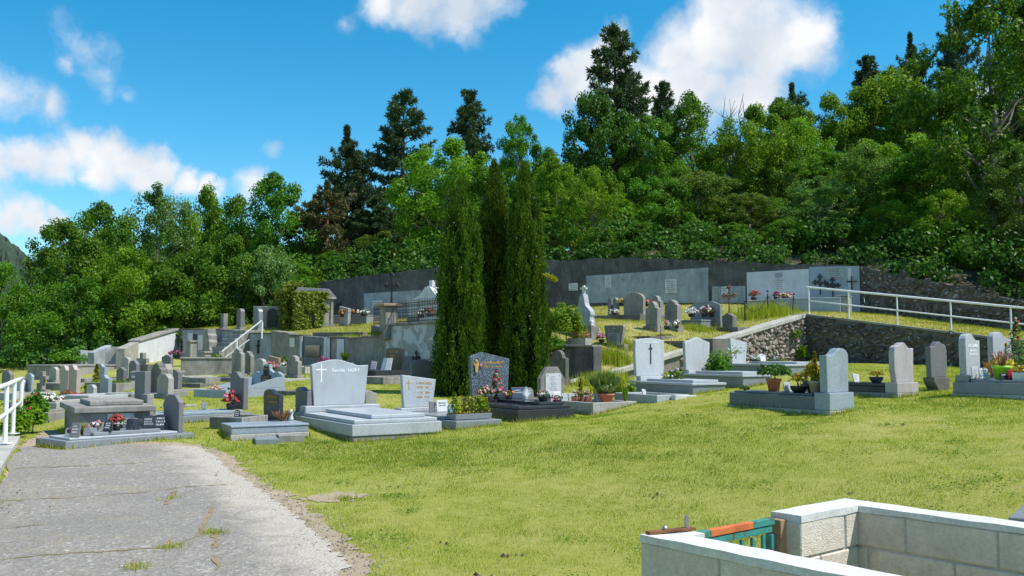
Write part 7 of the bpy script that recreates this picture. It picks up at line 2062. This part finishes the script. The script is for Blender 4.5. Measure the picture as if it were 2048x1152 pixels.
m &= ~vec_inside(bp, x, y) | (pnoise(x, y, 6, 31) + rng.normal(0, .3, len(x)) > .05)
m &= ~vec_inside(upper_poly, x, y)
enc = [c1, c1 + e1*LW, c1 + e1*LW + e2*3, c1 + e2*3]
m &= ~vec_inside(enc, x, y)
kerbpoly = [ka, ke, ke + kn*.5, ka + kn*.5]
m &= ~vec_inside(kerbpoly, x, y)
patch = pnoise(x, y, 1.6, 5); fine = pnoise(x, y, 7.5, 6); big = pnoise(x, y, .45, 7)
dry = np.clip(.5 + .40*patch + .42*fine + .45*big, 0, 1)
dry = np.clip(dry + .22 * np.clip((y - 19) / 5, 0, 1), 0, 1)
m &= rng.random(len(x)) > (dry - .62) * 1.1
x, y, dry = x[m], y[m], dry[m]
h = (.012 + .022*rng.random(len(x))) * (1.45 - .85*dry) * (1 + .012*y)
w = np.maximum(.0045, y * .00062) * rng.uniform(.7, 1.4, len(x))
tint = np.clip(rng.normal(.33, .18, len(x)) + (dry - .5) * .75 + (rng.random(len(x)) < .16) * .45, 0, 1)
tag(mesh_obj('grass', blade_mesh('grass', x, y, gzf(x, y) - .004, h, w, tint)), 'short mown sunlit grass of the lawn', 'grass', kind='stuff')
# terrace grass
x = rng.uniform(-18, 20, 330000); y = rng.uniform(27, 49, 330000)
m = vec_inside(upper_poly, x, y); x, y = x[m], y[m]
dry = np.clip(.62 + .4*pnoise(x, y, .9, 8) + .3*pnoise(x, y, 4, 9), 0, 1)
m = rng.random(len(x)) > (dry - .5) * .9; x, y, dry = x[m], y[m], dry[m]
h = .05 + .06*rng.random(len(x)); tint = np.clip(rng.normal(.45, .2, len(x)) + (dry - .5) * .6, 0, 1)
tag(mesh_obj('terrace_grass', blade_mesh('terrace_grass', x, y, up_fn(x, y) - .01, h, np.full(len(x), .02), tint)), 'dry short grass of the upper terrace', 'grass', kind='stuff')
# tall weedy grass in three plots
X_, Y_, Z_, H_ = [], [], [], []
for (px, py, d, wpx, hh_, n, zn) in ((1525,632,36.8,110,.62,2600,'U'),(1225,700,29.6,70,.42,2000,'U'),(1205,742,27.2,90,.45,2600,'L'),(1215,772,23.5,50,.5,1600,'L'),(1395,650,34.2,60,.3,1000,'U'),(1245,682,31,60,.3,900,'U'),(700,672,37.4,60,.2,500,'U')):
    c = gnd(px, py, d, zn); wv = wpx * d / FPX / 2
    xx = c.x + rng.normal(0, .5, n) * wv; yy = c.y + rng.normal(0, .45, n) * wv * .9
    X_.append(xx); Y_.append(yy); Z_.append(up_fn(xx, yy) if zn == 'U' else gzf(xx, yy)); H_.append(hh_ * rng.uniform(.4, 1.1, n))
X_, Y_, Z_, H_ = map(np.concatenate, (X_, Y_, Z_, H_))
tag(mesh_obj('tall_grass', blade_mesh('tall_grass', X_, Y_, Z_ - .02, H_, np.full(len(X_), .022), np.clip(rng.normal(.35, .25, len(X_)), 0, 1), .35)), 'tall weedy grass growing in the neglected plots', 'grass', kind='stuff')
# grass and weeds in the joints of the path and round the foot of the graves
X_, Y_, H_ = [], [], []
cracks = [[(0,1125),(120,1113),(220,1108),(330,1100),(345,1080)],[(0,1006),(120,1000),(290,988),(380,976),(470,972)],[(330,1012),(345,992),(352,985)],[(420,1060),(432,1085),(428,1105)],[(335,1105),(400,1075),(420,1030),(430,1005)],[(265,1145),(270,1128)],[(30,940),(150,935),(300,928)],[(0,1062),(90,1052)],[(430,1115),(440,1150)]]
for ci, cr_ in enumerate(cracks):
    mbj = MB(); rj = random.Random(ci); vs_ = []
    for (a, b), (c, d_) in zip(cr_, cr_[1:]):
        for k in range(6):
            q = ray_ground(a + (c - a)*k/6, b + (d_ - b)*k/6, GL, 2.5); w_ = rj.uniform(.004, .03) * (1.6 if ci in (2, 3) else 1)
            vs_.append((q.x + rj.uniform(-.02,.02), q.y + rj.uniform(-.02,.02), w_))
    for (x_, y_, w_) in vs_:
        mbj.v += [(x_ - w_*.5, y_ - w_, GL(x_, y_) + .0185), (x_ + w_*.5, y_ + w_, GL(x_, y_) + .0185)]
    mbj.f = [(2*k, 2*k+2, 2*k+3, 2*k+1) for k in range(len(vs_) - 1)]
    tag(mbj.build('path_joint', 'soil_pale', None), kind='structure')
    for (a, b), (c, d_) in zip(cr_, cr_[1:]):
        p, q = ray_ground(a, b, GL, 2.5), ray_ground(c, d_, GL, 2.5)
        n = int((q - p).length * (230 if ci in (0, 3, 5) else 130))
        t_ = rng.random(n)
        clump = np.sin(t_*9 + ci) > -.35
        xx = p.x + (q.x - p.x)*t_ + rng.normal(0, .022, n); yy = p.y + (q.y - p.y)*t_ + rng.normal(0, .022, n)
        X_.append(xx[clump]); Y_.append(yy[clump]); H_.append(rng.uniform(.012, .038, clump.sum()))
for (px, py, n) in ((428,1070,240),(270,1140,200),(345,1100,180),(345,1000,70),(690,1000,160)):
    p = ray_ground(px, py, GL, 2.5); X_.append(p.x + rng.normal(0, .06, n)); Y_.append(p.y + rng.normal(0, .06, n)); H_.append(rng.uniform(.03, .07, n))
for key in ('nury','slant','labra','octag','near','pinkb','right','chest','plaques','lowpale','sword','gablew','bouq'):   # fringe left by the mower
    g = GR[key]; n = 900
    s_ = rng.random(n)*2 - 1; side = rng.integers(0, 4, n)
    lx = np.where(side == 0, s_*g.w/2, np.where(side == 1, s_*g.w/2, np.where(side == 2, -g.w/2, g.w/2))) + np.where(side == 2, -1, np.where(side == 3, 1, 0))*np.abs(rng.normal(.02, .03, n))
    ly = np.where(side == 0, -g.l/2, np.where(side == 1, g.l/2, s_*g.l/2)) + np.where(side == 0, -1, np.where(side == 1, 1, 0))*np.abs(rng.normal(.02, .03, n))
    cph, sph = math.cos(g.phi), math.sin(g.phi)
    X_.append(g.M.translation.x + lx*cph - ly*sph); Y_.append(g.M.translation.y + lx*sph + ly*cph); H_.append(rng.uniform(.04, .12, n))
X_, Y_, H_ = map(np.concatenate, (X_, Y_, H_))
tag(mesh_obj('weeds', blade_mesh('weeds', X_, Y_, gzf(X_, Y_) + .002, H_, .004 + .0005*Y_, np.clip(rng.normal(.4, .28, len(X_)), 0, 1), .5)), 'weeds in the joints of the path and fringing the tombs', 'grass', kind='stuff')
# clover and plantain rosettes in the turf
n = 150
x, y = scatter(n, 5, 20, .6)
m = ~vec_inside(dirtpoly, x, y) & ~vec_inside(enc, x, y); x, y = x[m], y[m]
C, A, B, T = [], [], [], []
for cx, cy in zip(x, y):
    k = int(rng.integers(30, 130)); r_ = rng.uniform(.05, .28)
    xx = cx + rng.normal(0, r_, k); yy = cy + rng.normal(0, r_, k)
    C.append(np.stack([xx, yy, gzf(xx, yy) + .022 + .012*rng.random(k)], -1)); sz_ = rng.uniform(.018, .034, k)
    a_, b_ = leaf_axes(rng, k, sz_, sz_*.8, None, 1.6); A.append(a_); B.append(b_); T.append(np.clip(rng.normal(.55, .2, k), 0, 1))
tag(mesh_obj('clover', leaf_mesh('clover', np.concatenate(C), np.concatenate(A), np.concatenate(B), np.concatenate(T), 'leaf_mid')), 'patches of clover and broad leaved weeds in the lawn', 'weeds', kind='stuff')
# loose gravel and clods along the edge of the path and in the turf
mb = MB(); rg = random.Random(17)
def pebble(x_, y_, s_):
    z_ = GL(x_, y_) + .012
    vs = [(x_ + s_*rg.uniform(.6,1)*math.cos(a_), y_ + s_*rg.uniform(.6,1)*math.sin(a_), z_ - s_*.1) for a_ in (0, 1.57, 3.14, 4.71)] + [(x_ + rg.uniform(-.3,.3)*s_, y_ + rg.uniform(-.3,.3)*s_, z_ + s_*rg.uniform(.35, .7))]
    mb.add(vs, [(0,1,4),(1,2,4),(2,3,4),(3,0,4)])
ed = [ray_ground(a, b, GL, 2.5).xy for a, b in [(395,893),(450,915),(500,955),(560,995),(615,1040),(660,1080),(705,1120),(690,1200)]]
for a, b in zip(ed, ed[1:]):
    for k in range(150):
        q = a.lerp(b, rg.random()); pebble(q.x + rg.gauss(-.05, .16), q.y + rg.gauss(0, .16), rg.choice((.006, .008, .01, .014, .02)))
for k in range(260):
    d_ = rg.uniform(6, 15); pebble((rg.uniform(-.54, -.2)) * d_, d_, rg.choice((.006, .008, .012)))
tag(mb.build('gravel', 'rubble_warm'), 'loose gravel scattered along the edge of the path', 'gravel', kind='stuff')
mb = MB()
for k in range(16):
    d_ = rg.uniform(6, 17); x_ = rg.uniform(-.2, .5) * d_
    if vec_inside(dirtpoly, np.array([x_]), np.array([d_]))[0]: continue
    for _ in range(rg.randint(1, 4)): pebble(x_ + rg.gauss(0, .06), d_ + rg.gauss(0, .06), rg.uniform(.012, .035))
tag(mb.build('clods', 'soil'), 'small dark clods of earth lying in the turf', 'earth', kind='stuff')
dups = {k: v for k, v in LABELS.items() if len(v) > 1}
for k, v in dups.items():
    print('DUP LABEL', k, len(v))
